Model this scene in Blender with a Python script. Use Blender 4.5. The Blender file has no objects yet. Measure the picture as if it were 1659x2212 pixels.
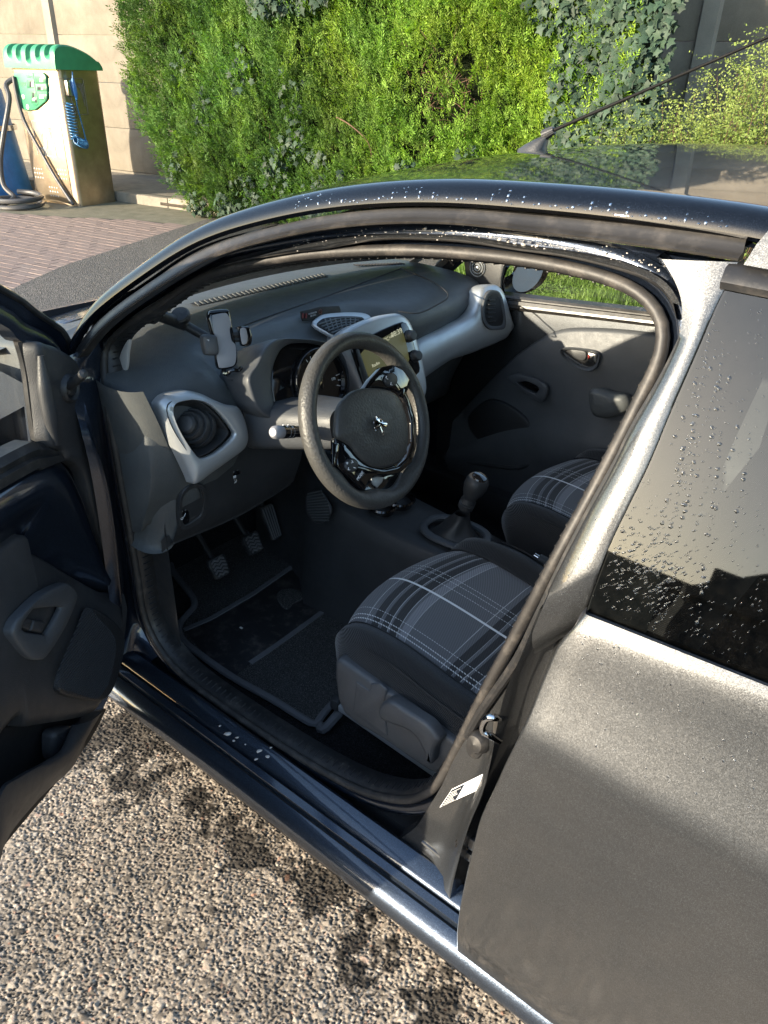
import bpy, bmesh, math, random
import numpy as np
from mathutils import Vector, Matrix
random.seed(7); RNG = np.random.default_rng(7)
SC = bpy.context.scene
COL = SC.collection

# ---------------------------------------------------------------- camera
# car frame: x forward from the front axle, y to the car's left, z up, metres
CAM_POS = np.array([-1.87404, 1.47552, 1.54940]); YAW, PITCH, ROLL, FL = 2.4883665, 0.5267377, 0.0346763, 1618.744
IW, IH = 1659.0, 2212.0
def cam_axes():
    fh = np.array([math.sin(YAW), math.cos(YAW), 0]); r0 = np.array([math.cos(YAW), -math.sin(YAW), 0])
    f = fh*math.cos(PITCH)+np.array([0, 0, -math.sin(PITCH)]); u0 = np.cross(r0, f)
    r = r0*math.cos(ROLL)+u0*math.sin(ROLL); u = np.cross(r, f)
    return r, u, f
CR, CU, CF = cam_axes()
cam = bpy.data.objects.new('camera', bpy.data.cameras.new('camera')); COL.objects.link(cam)
M = Matrix.Identity(4)
for i in range(3):
    M[i][0], M[i][1], M[i][2], M[i][3] = CR[i], CU[i], -CF[i], CAM_POS[i]
cam.matrix_world = M
cam.data.sensor_fit = 'VERTICAL'; cam.data.sensor_height = 24.0; cam.data.lens = FL/IH*24.0
cam.data.clip_start = 0.05; cam.data.clip_end = 400
SC.camera = cam

# ---------------------------------------------------------------- light
SUN_AZ, SUN_EL = math.radians(22.0), math.radians(14.0)      # azimuth from +y towards +x
sunward = Vector((math.sin(SUN_AZ)*math.cos(SUN_EL), math.cos(SUN_AZ)*math.cos(SUN_EL), math.sin(SUN_EL)))
world = bpy.data.worlds.new('World'); SC.world = world; world.use_nodes = True
wn = world.node_tree; bg = wn.nodes['Background']
sky = wn.nodes.new('ShaderNodeTexSky'); sky.sky_type = 'NISHITA'; sky.sun_disc = False
sky.sun_elevation = SUN_EL; sky.sun_rotation = SUN_AZ; sky.air_density = 1.0; sky.dust_density = 0.7
wn.links.new(sky.outputs[0], bg.inputs[0]); bg.inputs[1].default_value = 0.15
sl = bpy.data.lights.new('sun', 'SUN'); sl.energy = 3.8; sl.angle = math.radians(0.55); sl.color = (1.0, 0.86, 0.66)
so = bpy.data.objects.new('sun', sl); COL.objects.link(so)
so.rotation_euler = sunward.to_track_quat('Z', 'Y').to_euler(); so.location = (0, 6, 8)
SC.view_settings.view_transform = 'Standard'; SC.view_settings.look = 'None'
SC.view_settings.exposure = 1.85; SC.view_settings.gamma = 1.0; SC.view_settings.use_curve_mapping = False
SC.render.resolution_x, SC.render.resolution_y = 768, 1024

# ---------------------------------------------------------------- reading positions off known planes
def ray(u, v): return CR*(u-IW/2)/FL + CU*(IH/2-v)/FL + CF
def PL(u, v, p0, n):
    d = ray(u, v); p0 = np.asarray(p0, float); n = np.asarray(n, float)
    return CAM_POS + d*(n@(p0-CAM_POS))/(n@d)
def Zp(u, v, z): return PL(u, v, (0, 0, z), (0, 0, 1))
def Yp(u, v, y): return PL(u, v, (0, y, 0), (0, 1, 0))
def Xp(u, v, x): return PL(u, v, (x, 0, 0), (1, 0, 0))
TUM = 0.356                                            # tumblehome of the side above the belt line
def body_y(z): return 0.745 - TUM*max(0.0, z-0.95)
def Sp(u, v, o):                                       # car side, o metres inboard of the outer skin
    p = PL(u, v, (0, 0.745-o, 0.95), (0, 1, TUM))
    if p[2] < 0.95: p = Yp(u, v, 0.745-o)
    return p
def SP(pts, o): return [Sp(u, v, o) for u, v in pts]

# ---------------------------------------------------------------- mesh helpers
def catmull(P, closed=False, k=8):
    P = [np.asarray(p, float) for p in P]; n = len(P); out = []
    rng = range(n if closed else n-1)
    for i in rng:
        if closed: a, b, c, d = P[(i-1) % n], P[i], P[(i+1) % n], P[(i+2) % n]
        else: a, b, c, d = P[max(i-1, 0)], P[i], P[i+1], P[min(i+2, n-1)]
        for j in range(k):
            t = j/k
            out.append(0.5*((2*b)+(c-a)*t+(2*a-5*b+4*c-d)*t*t+(3*b-a-3*c+d)*t**3))
    if not closed: out.append(P[-1])
    return out
def rs(P, n, closed=False, smooth=True):
    """resample a polyline to n points of equal spacing"""
    Q = catmull(P, closed) if smooth else [np.asarray(p, float) for p in P]
    if closed: Q = Q+[Q[0]]
    Q = np.array(Q); L = np.r_[0, np.cumsum(np.linalg.norm(np.diff(Q, axis=0), axis=1))]
    t = np.linspace(0, L[-1], n+1)[:-1] if closed else np.linspace(0, L[-1], n)
    return np.stack([np.interp(t, L, Q[:, i]) for i in range(Q.shape[1])], 1)
def sm(P, n, it=40):
    Q = rs(P, n)
    for _ in range(it): Q[1:-1] = Q[1:-1]*.5+(Q[:-2]+Q[2:])*.25
    return Q
class MB:
    """collects pieces and builds ONE mesh object"""
    def __init__(s): s.V = []; s.F = []; s.UV = {}
    def add(s, V, F):
        b = len(s.V); s.V += [tuple(map(float, v)) for v in V]; s.F += [tuple(i+b for i in f) for f in F]; return s
    def grid(s, G, cu=False, cv=False):
        G = [np.asarray(r) for r in G]; n, m = len(G), len(G[0])
        F = [(i*m+j, i*m+(j+1) % m, ((i+1) % n)*m+(j+1) % m, ((i+1) % n)*m+j)
             for i in range(n if cu else n-1) for j in range(m if cv else m-1)]
        return s.add([p for r in G for p in r], F)
    def loft(s, curves, n=60, closed=False, smooth=True):
        return s.grid([rs(c, n, closed, smooth) for c in curves], cv=closed)
    def tube(s, P, r, k=10, closed=False, n=None, cap=True, smooth=True, flat=1.0, upv=None):
        Q = rs(P, n or max(12, len(P)*4), closed, smooth) if n != 0 else np.array(P, float)
        n_ = len(Q); T = np.roll(Q, -1, 0)-np.roll(Q, 1, 0)
        if not closed: T[0] = Q[1]-Q[0]; T[-1] = Q[-1]-Q[-2]
        T /= np.linalg.norm(T, axis=1)[:, None]+1e-12
        ref = np.array(upv if upv is not None else (0.13, 0.21, 0.97), float)
        if abs(T[0]@ref)/np.linalg.norm(ref) > .95: ref = np.array([1., .1, .05])
        N = ref-T[0]*(ref@T[0]); N /= np.linalg.norm(N); rings = []
        rad = np.interp(np.linspace(0, 1, n_), np.linspace(0, 1, len(r)), r) if hasattr(r, '__len__') else [r]*n_
        for i in range(n_):
            if upv is not None: N = ref-T[i]*(ref@T[i])
            else: N = N-T[i]*(N@T[i])
            N = N/(np.linalg.norm(N)+1e-12); B = np.cross(T[i], N)
            rings.append([Q[i]+rad[i]*(math.cos(a)*N+flat*math.sin(a)*B) for a in np.linspace(0, 2*math.pi, k, endpoint=False)])
        b = len(s.V); s.grid(rings, cu=closed, cv=True)
        if cap and not closed:
            s.F.append(tuple(b+i for i in range(k))[::-1]); s.F.append(tuple(b+(n_-1)*k+i for i in range(k)))
        return s
    def lathe(s, prof, c, axis=(0, 0, 1), k=24, a0=0, a1=2*math.pi):
        ax = Vector(axis).normalized(); q = ax.to_track_quat('Z', 'Y').to_matrix(); q = np.array(q); c = np.asarray(c, float)
        full = abs(a1-a0-2*math.pi) < 1e-6
        ang = np.linspace(a0, a1, k, endpoint=not full)
        G = [[c+q@np.array([r*math.cos(a), r*math.sin(a), h]) for a in ang] for r, h in prof]
        return s.grid(G, cv=full)
    def box(s, c, size, bev=0.0, rot=None, seg=2):
        bm = bmesh.new(); bmesh.ops.create_cube(bm, size=1.0)
        for v in bm.verts: v.co = Vector((v.co.x*size[0], v.co.y*size[1], v.co.z*size[2]))
        if bev > 0: bmesh.ops.bevel(bm, geom=bm.edges[:], offset=bev, segments=seg, profile=.5, affect='EDGES')
        R = rot if rot is not None else np.eye(3); c = np.asarray(c, float)
        bm.verts.index_update()
        V = [c+R@np.array(v.co) for v in bm.verts]; F = [tuple(v.index for v in f.verts) for f in bm.faces]
        bm.free(); return s.add(V, F)
    def plate(s, outline, nrm, th, bev=0.004, n=None, smooth=True, dome=0.0):
        """a slab from a closed outline: back at the outline minus nothing, front th along nrm, rounded rim"""
        nv = np.asarray(nrm, float); nv = nv/np.linalg.norm(nv)
        P = rs(outline, n or max(24, len(outline)*4), True, smooth); c = P.mean(0)
        e = np.roll(P, -1, 0)-np.roll(P, 1, 0); inn = np.cross(nv, e); inn /= np.linalg.norm(inn, axis=1)[:, None]+1e-12
        if ((c-P)*inn).sum() < 0: inn = -inn
        rings = [P, P+nv*(th-bev), P+nv*(th-bev*.3)+inn*bev*.3, P+nv*th+inn*bev]
        b = len(s.V); s.grid(rings, cv=True); m = len(P)
        if dome:
            R0 = rings[-1]
            for f, h in ((.8, .45), (.55, .8), (.28, .96)):
                R1 = c+(R0-c)*f+nv*((th-(c-P.mean(0))@nv)*(1-f)*0+dome*h)
                s.V += [tuple(p) for p in R1]
            for q in range(3, 6):
                for j in range(m):
                    s.F.append((b+q*m+j, b+q*m+(j+1) % m, b+(q+1)*m+(j+1) % m, b+(q+1)*m+j))
            ci = len(s.V); s.V.append(tuple(c+nv*(th+dome)))
            for j in range(m): s.F.append((b+6*m+j, b+6*m+(j+1) % m, ci))
        else: s.F.append(tuple(b+3*m+i for i in range(m)))
        s.F.append(tuple(b+i for i in range(m))[::-1]); return s
    def ring(s, outer, inner, nrm, th, n=72, bulge=.3, inset=.0, smooth=True):
        """a frame between two closed outlines, th thick along nrm, softly rounded"""
        nv = np.asarray(nrm, float); nv = nv/np.linalg.norm(nv)
        O = rs(outer, n, True, smooth); I = rs(inner, n*2, True, smooth); c = I.mean(0)
        # match every outer point with the inner point in the same direction
        k0 = int(np.argmin([np.linalg.norm((p-c)/np.linalg.norm(p-c)-(O[0]-c)/np.linalg.norm(O[0]-c)) for p in I]))
        I = np.roll(I, -k0, 0)
        if np.cross(O[1]-O[0], O[0]-c)@nv*(np.cross(I[1]-I[0], I[0]-c)@nv) < 0: I = np.roll(I[::-1], 1, 0)
        I = I[::2]
        L = []
        for t, h in ((0, 0), (0, .6), (.03, .88), (.10, 1), (.5, 1+bulge*.12), (.90, 1), (.97, .9), (1, .7), (1, .45-inset)):
            L.append(O*(1-t)+I*t+nv*th*h)
        return s.grid(L, cv=True)
    def build(s, name, mat, parent=None, ang=38, smooth=True, uv=None):
        me = bpy.data.meshes.new(name); me.from_pydata(s.V, [], s.F); me.update()
        bm = bmesh.new(); bm.from_mesh(me); bmesh.ops.recalc_face_normals(bm, faces=bm.faces[:]); bm.to_mesh(me); bm.free()
        if smooth:
            me.polygons.foreach_set('use_smooth', [True]*len(me.polygons))
            me.set_sharp_from_angle(angle=math.radians(ang))
        if mat is not None: me.materials.append(mat)
        if uv is not None:
            l = me.uv_layers.new(name='UVMap'); vi = np.zeros(len(me.loops), int); me.loops.foreach_get('vertex_index', vi)
            l.data.foreach_set('uv', np.asarray(uv, float)[vi].ravel())
        o = bpy.data.objects.new(name, me); COL.objects.link(o)
        if parent is not None: attach(o, parent)
        return o
def attach(o, parent):
    o.parent = parent
    o.matrix_parent_inverse = Matrix.Translation(-Vector(world_loc(parent)))
def world_loc(p):
    v = Vector(p.location)
    return v if p.parent is None else Vector((0, 0, 0)) if p.type != 'EMPTY' else v
def thing(name, label, cat, loc, group=None):
    o = bpy.data.objects.new(name, None); COL.objects.link(o); o.location = loc; o.empty_display_size = .1
    o['label'] = label; o['category'] = cat
    if group: o['group'] = group
    return o
def tag(o, label, cat, group=None):
    o['label'] = label; o['category'] = cat
    if group: o['group'] = group
    return o
def mesh_np(name, V, F4, mat, parent=None, colors=None, smooth=False, tri=False):
    """fast mesh from numpy arrays (all quads or all triangles), optional per-vertex colour"""
    k = F4.shape[1]; me = bpy.data.meshes.new(name)
    me.vertices.add(len(V)); me.vertices.foreach_set('co', np.asarray(V, np.float32).ravel())
    me.loops.add(F4.size); me.loops.foreach_set('vertex_index', F4.astype(np.int32).ravel())
    me.polygons.add(len(F4)); me.polygons.foreach_set('loop_start', np.arange(0, F4.size, k, dtype=np.int32))
    me.update(calc_edges=True)
    if smooth: me.polygons.foreach_set('use_smooth', np.ones(len(F4), bool))
    if colors is not None:
        a = me.color_attributes.new('tint', 'FLOAT_COLOR', 'POINT')
        a.data.foreach_set('color', np.c_[colors, np.ones(len(V))].astype(np.float32).ravel())
    me.validate(); me.materials.append(mat)
    o = bpy.data.objects.new(name, me); COL.objects.link(o)
    if parent is not None: attach(o, parent)
    return o
def text(name, s, size, origin, right, up, mat, parent, depth=.0004, align='CENTER'):
    cu = bpy.data.curves.new(name, 'FONT'); cu.body = s; cu.size = size; cu.align_x = align; cu.align_y = 'CENTER'; cu.extrude = depth; cu.resolution_u = 2
    tmp = bpy.data.objects.new(name, cu); me = bpy.data.meshes.new_from_object(tmp)
    bpy.data.objects.remove(tmp); bpy.data.curves.remove(cu)
    r = np.asarray(right, float); r /= np.linalg.norm(r); u = np.asarray(up, float); u = u-r*(u@r); u /= np.linalg.norm(u); nn = np.cross(r, u)
    Mx = Matrix.Identity(4)
    for i in range(3): Mx[i][0], Mx[i][1], Mx[i][2], Mx[i][3] = r[i], u[i], nn[i], origin[i]
    me.transform(Mx); me.name = name; me.materials.clear(); me.materials.append(mat)
    o = bpy.data.objects.new(name, me); COL.objects.link(o)
    if parent is not None: attach(o, parent)
    return o
# ---------------------------------------------------------------- materials
class NT:
    def __init__(s, name):
        s.m = bpy.data.materials.new(name); s.m.use_nodes = True; s.t = s.m.node_tree; s.b = s.t.nodes['Principled BSDF']
        s.out = s.t.nodes['Material Output']
    def n(s, typ, **kw):
        nd = s.t.nodes.new('ShaderNode'+typ)
        for k, v in kw.items():
            if k.startswith('i_'):
                key = k[2:]; key = int(key) if key.isdigit() else key.replace('_', ' ')
                nd.inputs[key].default_value = v
            else: setattr(nd, k, v)
        return nd
    def l(s, a, b): s.t.links.new(a, b)
    def coord(s, scale=(1, 1, 1), which='Object', rot=(0, 0, 0)):
        c = s.n('TexCoord'); mp = s.n('Mapping'); mp.inputs['Scale'].default_value = scale; mp.inputs['Rotation'].default_value = rot
        s.l(c.outputs[which], mp.inputs[0]); return mp.outputs[0]
    def noise(s, vec, scale, detail=4, rough=.55, dist=0.0):
        nd = s.n('TexNoise'); nd.inputs['Scale'].default_value = scale; nd.inputs['Detail'].default_value = detail
        nd.inputs['Roughness'].default_value = rough; nd.inputs['Distortion'].default_value = dist; s.l(vec, nd.inputs['Vector']); return nd
    def ramp(s, fac, stops, interp='LINEAR'):
        r = s.n('ValToRGB'); r.color_ramp.interpolation = interp; e = r.color_ramp.elements
        while len(e) < len(stops): e.new(0.5)
        for i, (p, c) in enumerate(stops):
            e[i].position = p; e[i].color = (*c, 1) if hasattr(c, '__len__') else (c, c, c, 1)
        s.l(fac, r.inputs[0]); return r.outputs[0]
    def mix(s, fac, a, b, typ='MIX'):
        m = s.n('MixRGB', blend_type=typ)
        for i, x in enumerate((fac, a, b)):
            if hasattr(x, 'is_linked') or hasattr(x, 'node'): s.l(x, m.inputs[i])
            elif i == 0: m.inputs[0].default_value = x
            else: m.inputs[i].default_value = (*x, 1)
        return m.outputs[0]
    def math(s, op, a, b=0.0, c=0.0):
        m = s.n('Math', operation=op)
        for i, x in enumerate((a, b, c)):
            if hasattr(x, 'node'): s.l(x, m.inputs[i])
            else: m.inputs[i].default_value = x
        return m.outputs[0]
    def bump(s, h, strength=.3, dist=.002, normal=None):
        b = s.n('Bump'); b.inputs['Strength'].default_value = strength; b.inputs['Distance'].default_value = dist; s.l(h, b.inputs['Height'])
        if normal is not None: s.l(normal, b.inputs['Normal'])
        return b.outputs[0]
    def set(s, **kw):
        for k, v in kw.items():
            k = k.replace('_', ' ')
            if hasattr(v, 'node'): s.l(v, s.b.inputs[k])
            else: s.b.inputs[k].default_value = (*v, 1) if hasattr(v, '__len__') and len(v) == 3 else v
        return s

def m_plain(name, col, rough=.5, metal=0.0, var=.15, grain=0.0, gs=900, coat=0.0, dust=0.0, spec=.5):
    t = NT(name); c = t.coord()
    nz = t.noise(c, 9, 5)
    dark = tuple(x*(1-var) for x in col); lite = tuple(min(1, x*(1+var)) for x in col)
    base = t.ramp(nz.outputs[0], [(.3, dark), (.7, lite)])
    if dust:
        d = t.noise(c, 30, 6, .7); dm = t.ramp(d.outputs[0], [(.5, 0.0), (.8, 1.0)])
        base = t.mix(t.math('MULTIPLY', dm, dust), base, (.24, .21, .18))
    t.set(Base_Color=base, Metallic=metal, Coat_Weight=coat, Specular_IOR_Level=spec)
    rn = t.noise(c, 40, 4); t.set(Roughness=t.ramp(rn.outputs[0], [(.25, max(0, rough-.07)), (.75, min(1, rough+.07))]))
    if grain:
        g = t.noise(c, gs, 3, .6); v = t.n('TexVoronoi'); v.inputs['Scale'].default_value = gs*.55; t.l(c, v.inputs['Vector'])
        hh = t.math('ADD', g.outputs[0], v.outputs[0]); t.set(Normal=t.bump(hh, grain, .0012))
    return t.m
def m_paint(name, col=(.135, .15, .17), dirt=.25, rough=.34, cr=(.03, .09), ob=.06, metal=.72):
    t = NT(name); c = t.coord()
    v = t.n('TexVoronoi'); v.inputs['Scale'].default_value = 1300; t.l(c, v.inputs['Vector'])
    fl = t.ramp(v.outputs['Color'], [(.0, tuple(x*.55 for x in col)), (.62, col), (.97, tuple(min(1, x*2.0) for x in col))])
    dn = t.noise(c, 3.2, 3, .5); dm = t.ramp(dn.outputs[0], [(.42, 0.0), (.75, dirt)])
    base = t.mix(dm, fl, (.21, .19, .165))                         # a film of road dirt
    sub = t.n('VectorMath', operation='SUBTRACT'); t.l(v.outputs['Color'], sub.inputs[0]); sub.inputs[1].default_value = (.5, .5, .5)
    sc = t.n('VectorMath', operation='SCALE'); t.l(sub.outputs[0], sc.inputs[0]); sc.inputs['Scale'].default_value = .13
    ge = t.n('NewGeometry'); ad = t.n('VectorMath', operation='ADD'); t.l(ge.outputs['Normal'], ad.inputs[0]); t.l(sc.outputs[0], ad.inputs[1])
    nm = t.n('VectorMath', operation='NORMALIZE'); t.l(ad.outputs[0], nm.inputs[0])
    t.set(Base_Color=base, Metallic=metal, Roughness=rough, Normal=nm.outputs[0], Coat_Weight=1.0, Coat_Roughness=.06, Coat_IOR=1.6)
    op = t.noise(c, 260, 3); t.set(Coat_Roughness=t.ramp(dn.outputs[0], [(.4, cr[0]), (.75, cr[1])]))
    t.l(t.bump(op.outputs[0], ob, .001), t.b.inputs['Coat Normal'])
    return t.m
def m_glass(name, tint=(.93, .95, .94), film=(.008, .06)):
    t = NT(name); t.t.nodes.remove(t.b)
    tr = t.n('BsdfTransparent'); tr.inputs[0].default_value = (*tint, 1); gl = t.n('BsdfGlossy'); gl.inputs['Roughness'].default_value = .02; gl.inputs[0].default_value = (.9, .95, 1, 1)
    df = t.n('BsdfDiffuse'); df.inputs[0].default_value = (.30, .28, .25, 1)
    fr = t.n('LayerWeight'); fr.inputs[0].default_value = .5; mx = t.n('MixShader')
    c = t.coord(); dn = t.noise(c, 60, 7, .75); film = t.ramp(dn.outputs[0], [(.4, film[0]), (.8, film[1])])
    m0 = t.n('MixShader'); t.l(film, m0.inputs[0]); t.l(tr.outputs[0], m0.inputs[1]); t.l(df.outputs[0], m0.inputs[2])
    t.l(t.math('MULTIPLY_ADD', t.math('POWER', fr.outputs['Facing'], 5.0), .95, .045), mx.inputs[0]); t.l(m0.outputs[0], mx.inputs[1]); t.l(gl.outputs[0], mx.inputs[2])
    t.l(mx.outputs[0], t.out.inputs[0]); return t.m
def m_emit(name, col, s):
    t = NT(name); t.set(Base_Color=(0.01, .01, .01), Emission_Color=col, Emission_Strength=s); return t.m
def m_leaf(name, cols, rough=.6, trans=.25):
    """foliage: the per-vertex tint multiplies a mottled green"""
    t = NT(name); c = t.coord(); a = t.n('Attribute', attribute_name='tint')
    n = t.noise(c, 2.2, 4); base = t.ramp(n.outputs[0], [(.32, cols[0]), (.5, cols[1]), (.7, cols[2])])
    col = t.mix(1.0, base, a.outputs['Color'], 'MULTIPLY')
    t.set(Base_Color=col, Roughness=rough, Specular_IOR_Level=.3)
    tl = t.n('BsdfTranslucent'); t.l(t.mix(1.0, col, (1.3, 1.35, .5), 'MULTIPLY'), tl.inputs[0])
    mx = t.n('MixShader'); mx.inputs[0].default_value = trans; t.l(t.b.outputs[0], mx.inputs[1]); t.l(tl.outputs[0], mx.inputs[2]); t.l(mx.outputs[0], t.out.inputs[0])
    return t.m

MAT = {}
MAT['paint'] = m_paint('metallic_paint', (.040, .043, .047), dirt=.08, rough=.42, metal=.6, ob=.10)
MAT['darkened_roof_paint'] = m_paint('darkened_roof_paint', (.004, .0055, .009), rough=.36, dirt=.0, cr=(.0, .012), ob=.012, metal=.0)  # same car paint; the dark sky it mirrors is put into the colour
MAT['darkened_roof_paint'].node_tree.nodes['Principled BSDF'].inputs['Specular IOR Level'].default_value = .02
MAT['darkened_roof_paint'].node_tree.nodes['Principled BSDF'].inputs['Coat IOR'].default_value = 1.42
MAT['dark_paint'] = m_paint('car_paint_darkened', (.020, .030, .052), rough=.3, dirt=.05)  # same car paint; shade and reflections put into a darker, bluer colour
MAT['sky_tinted_paint'] = m_paint('sky_tinted_paint', (.032, .045, .068), rough=.3, dirt=.05, cr=(.0, .04))  # same car paint; the sill's blue sky reflection put into its colour
MAT['rubber'] = m_plain('black_rubber', (.016, .016, .017), .48, var=.25, grain=.08, gs=300, dust=.25)
MAT['seal'] = m_plain('dusty_seal_rubber', (.027, .025, .024), .55, var=.15, grain=.05, gs=500, dust=.35)
MAT['strip'] = m_plain('roof_strip_plastic', (.026, .024, .022), .34, var=.22, grain=.04, gs=300, dust=.22)
MAT['dash'] = m_plain('dashboard_plastic', (.075, .081, .083), .5, var=.12, grain=.30, gs=620, dust=.12)
MAT['plastic'] = m_plain('dark_plastic', (.030, .031, .033), .48, var=.15, grain=.22, gs=700, dust=.05)
MAT['door_trim'] = m_plain('door_trim_plastic', (.032, .033, .036), .5, var=.15, grain=.25, gs=700, dust=.06)
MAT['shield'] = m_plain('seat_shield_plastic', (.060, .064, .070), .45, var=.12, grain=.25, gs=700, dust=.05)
MAT['leatherette'] = m_plain('wheel_leather', (.060, .058, .054), .42, var=.12, grain=.5, gs=330, dust=.05)
MAT['silver'] = m_plain('satin_silver_trim', (.48, .50, .51), .40, metal=.55, var=.06, grain=.03, gs=900)
MAT['chrome'] = m_plain('chrome', (.7, .7, .7), .1, metal=1.0, var=.05)
MAT['zinc'] = m_plain('zinc_steel', (.5, .48, .45), .32, metal=1.0, var=.2)
MAT['gloss'] = m_plain('gloss_black', (.006, .006, .007), .06, var=.1, coat=.5)
MAT['black'] = m_plain('matt_black', (.006, .006, .007), .7)
MAT['trim_grey'] = m_plain('pale_pillar_trim', (.42, .40, .38), .6, var=.05, grain=.05, gs=500)
MAT['grey_pad'] = m_plain('grey_silicone', (.29, .29, .31), .5, var=.04, grain=.04, gs=500)
MAT['red_plastic'] = m_plain('red_plastic', (.35, .03, .02), .5)
MAT['aerial'] = m_plain('aerial_black', (.006, .006, .006), .7, spec=.15)
MAT['white'] = m_plain('white_print', (.75, .75, .75), .5)
MAT['red_print'] = m_emit('red_lamp', (1, .06, .02), .010)
MAT['amber'] = m_emit('amber_lamp', (1, .25, .05), .008)
MAT['screen'] = m_emit('lit_screen', (.21, .21, .085), .10)
MAT['screen_text'] = m_emit('screen_text', (.85, .85, .6), .16)
MAT['glass'] = m_glass('clear_glass')
MAT['tinted'] = m_glass('tinted_glass', (.20, .22, .22), (.001, .012))
MAT['rail_grey'] = m_plain('rail_grey', (.42, .43, .44), .4, metal=.4)
MAT['headliner'] = m_plain('headliner', (.30, .29, .27), .9)
MAT['stainless'] = None
def m_stainless():
    t = NT('brushed_stainless'); c = t.coord((1, 1, 60)); n = t.noise(c, 14, 4, .6); c2 = t.coord(); n2 = t.noise(c2, 7, 6, .65)
    t.set(Base_Color=t.ramp(n2.outputs[0], [(.3, (.34, .275, .20)), (.7, (.48, .395, .29))]), Metallic=.9,
          Roughness=t.ramp(n.outputs[0], [(.3, .30), (.7, .46)]), Normal=t.bump(n.outputs[0], .06, .002)); return t.m
MAT['stainless'] = m_stainless()
MAT['green'] = m_plain('green_moulded_plastic', (.045, .27, .13), .42, var=.12, grain=.05, gs=200)
MAT['green_dark'] = m_plain('dark_green_plastic', (.025, .15, .075), .45, var=.12)
MAT['blue'] = m_plain('blue_painted_metal', (.03, .16, .42), .38, var=.15)
MAT['blue_hose'] = m_plain('blue_coiled_hose', (.04, .17, .36), .35)
MAT['hose'] = m_plain('grey_hose_rubber', (.055, .056, .06), .5, var=.15, grain=.1, gs=200)
MAT['etch'] = m_plain('etched_white', (.62, .6, .56), .6)
MAT['tyre'] = m_plain('tyre_rubber', (.012, .012, .012), .8, grain=.2, gs=200)

def m_fabric(name, col, scale, rough=.85, strength=.6, twill=False):
    t = NT(name); c = t.coord()
    w = t.n('TexWave', wave_type='BANDS', bands_direction='DIAGONAL'); w.inputs['Scale'].default_value = scale; w.inputs['Distortion'].default_value = .4; t.l(c, w.inputs['Vector'])
    n = t.noise(c, scale*2.2, 3)
    h = t.math('ADD', w.outputs['Fac'], t.math('MULTIPLY', n.outputs[0], .8))
    t.set(Base_Color=t.ramp(w.outputs['Fac'], [(.2, tuple(x*.55 for x in col)), (.8, tuple(x*1.3 for x in col))]), Roughness=rough, Specular_IOR_Level=.25,
          Normal=t.bump(h, strength, .0015), Sheen_Weight=.25, Sheen_Roughness=.5); return t.m
MAT['fabric'] = m_fabric('black_seat_fabric', (.017, .017, .018), 170)

def m_plaid():
    """woven check on the seat insert; uv in metres: u across (0 at the left edge), v along from the front"""
    t = NT('plaid_seat_fabric'); uv = t.n('UVMap'); sx = t.n('SeparateXYZ'); t.l(uv.outputs[0], sx.inputs[0]); U_, V_ = sx.outputs[0], sx.outputs[1]
    w = t.n('TexWave', wave_type='BANDS', bands_direction='DIAGONAL'); w.inputs['Scale'].default_value = 115; t.l(uv.outputs[0], w.inputs['Vector'])
    def lines(co, period, lst, bg_):
        f = t.math('FRACT', t.math('DIVIDE', co, period)); st = [(0.0, bg_)]
        for p, wd, val in lst: st += [(p/period, val), ((p+wd)/period, bg_)]
        return t.ramp(f, st, 'CONSTANT')
    # stripes running front to back
    A = lines(U_, .40, [(.020, .0022, .75), (.034, .0022, .75), (.060, .0022, .7), (.190, .0058, .85), (.232, .0020, .6), (.252, .0020, .6), (.266, .0020, .6)], .0)
    # bands running across
    thin = [(.020, .0016, .40), (.054, .0016, .36), (.078, .0016, .36), (.104, .0016, .36), (.132, .0016, .34)]
    B = lines(V_, .230, thin, .0)
    D = lines(V_, .230, [(.036, .018, .22), (.062, .016, .22), (.084, .020, .22), (.112, .020, 1.75)], 1.0)
    dash = t.math('GREATER_THAN', t.math('FRACT', t.math('MULTIPLY', t.math('ADD', V_, U_), 140)), .35)
    base = t.ramp(w.outputs['Fac'], [(.2, (.085, .086, .092)), (.8, (.15, .151, .16))])
    base = t.mix(1.0, base, D, 'MULTIPLY')
    la = t.math('MULTIPLY', A, t.math('MAXIMUM', dash, t.math('GREATER_THAN', A, .8)))
    lm = t.math('MAXIMUM', la, B)
    col = t.mix(lm, base, (.84, .84, .83))
    t.set(Base_Color=col, Roughness=.82, Specular_IOR_Level=.2, Normal=t.bump(w.outputs['Fac'], .35, .001), Sheen_Weight=.2); return t.m
MAT['plaid'] = m_plaid()
def m_carpet(name, col):
    t = NT(name); c = t.coord(); n = t.noise(c, 330, 5, .8); n2 = t.noise(c, 45, 5, .7)
    b = t.ramp(n.outputs[0], [(.38, tuple(x*.3 for x in col)), (.55, col), (.68, tuple(x*3.2 for x in col))])
    t.set(Base_Color=t.mix(t.ramp(n2.outputs[0], [(.5, 0.0), (.8, .3)]), b, (.06, .055, .05)), Roughness=.95, Specular_IOR_Level=.1, Normal=t.bump(n.outputs[0], 1.0, .006)); return t.m
MAT['carpet'] = m_carpet('dark_carpet', (.030, .030, .032))
MAT['mat_carpet'] = m_carpet('mat_carpet', (.10, .098, .095))
MAT['mat_edge'] = m_plain('mat_binding', (.12, .12, .125), .8, grain=.4, gs=300)
MAT['mat_rubber'] = m_plain('mat_heel_rubber', (.022, .022, .024), .40, var=.3, dust=.5)
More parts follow.
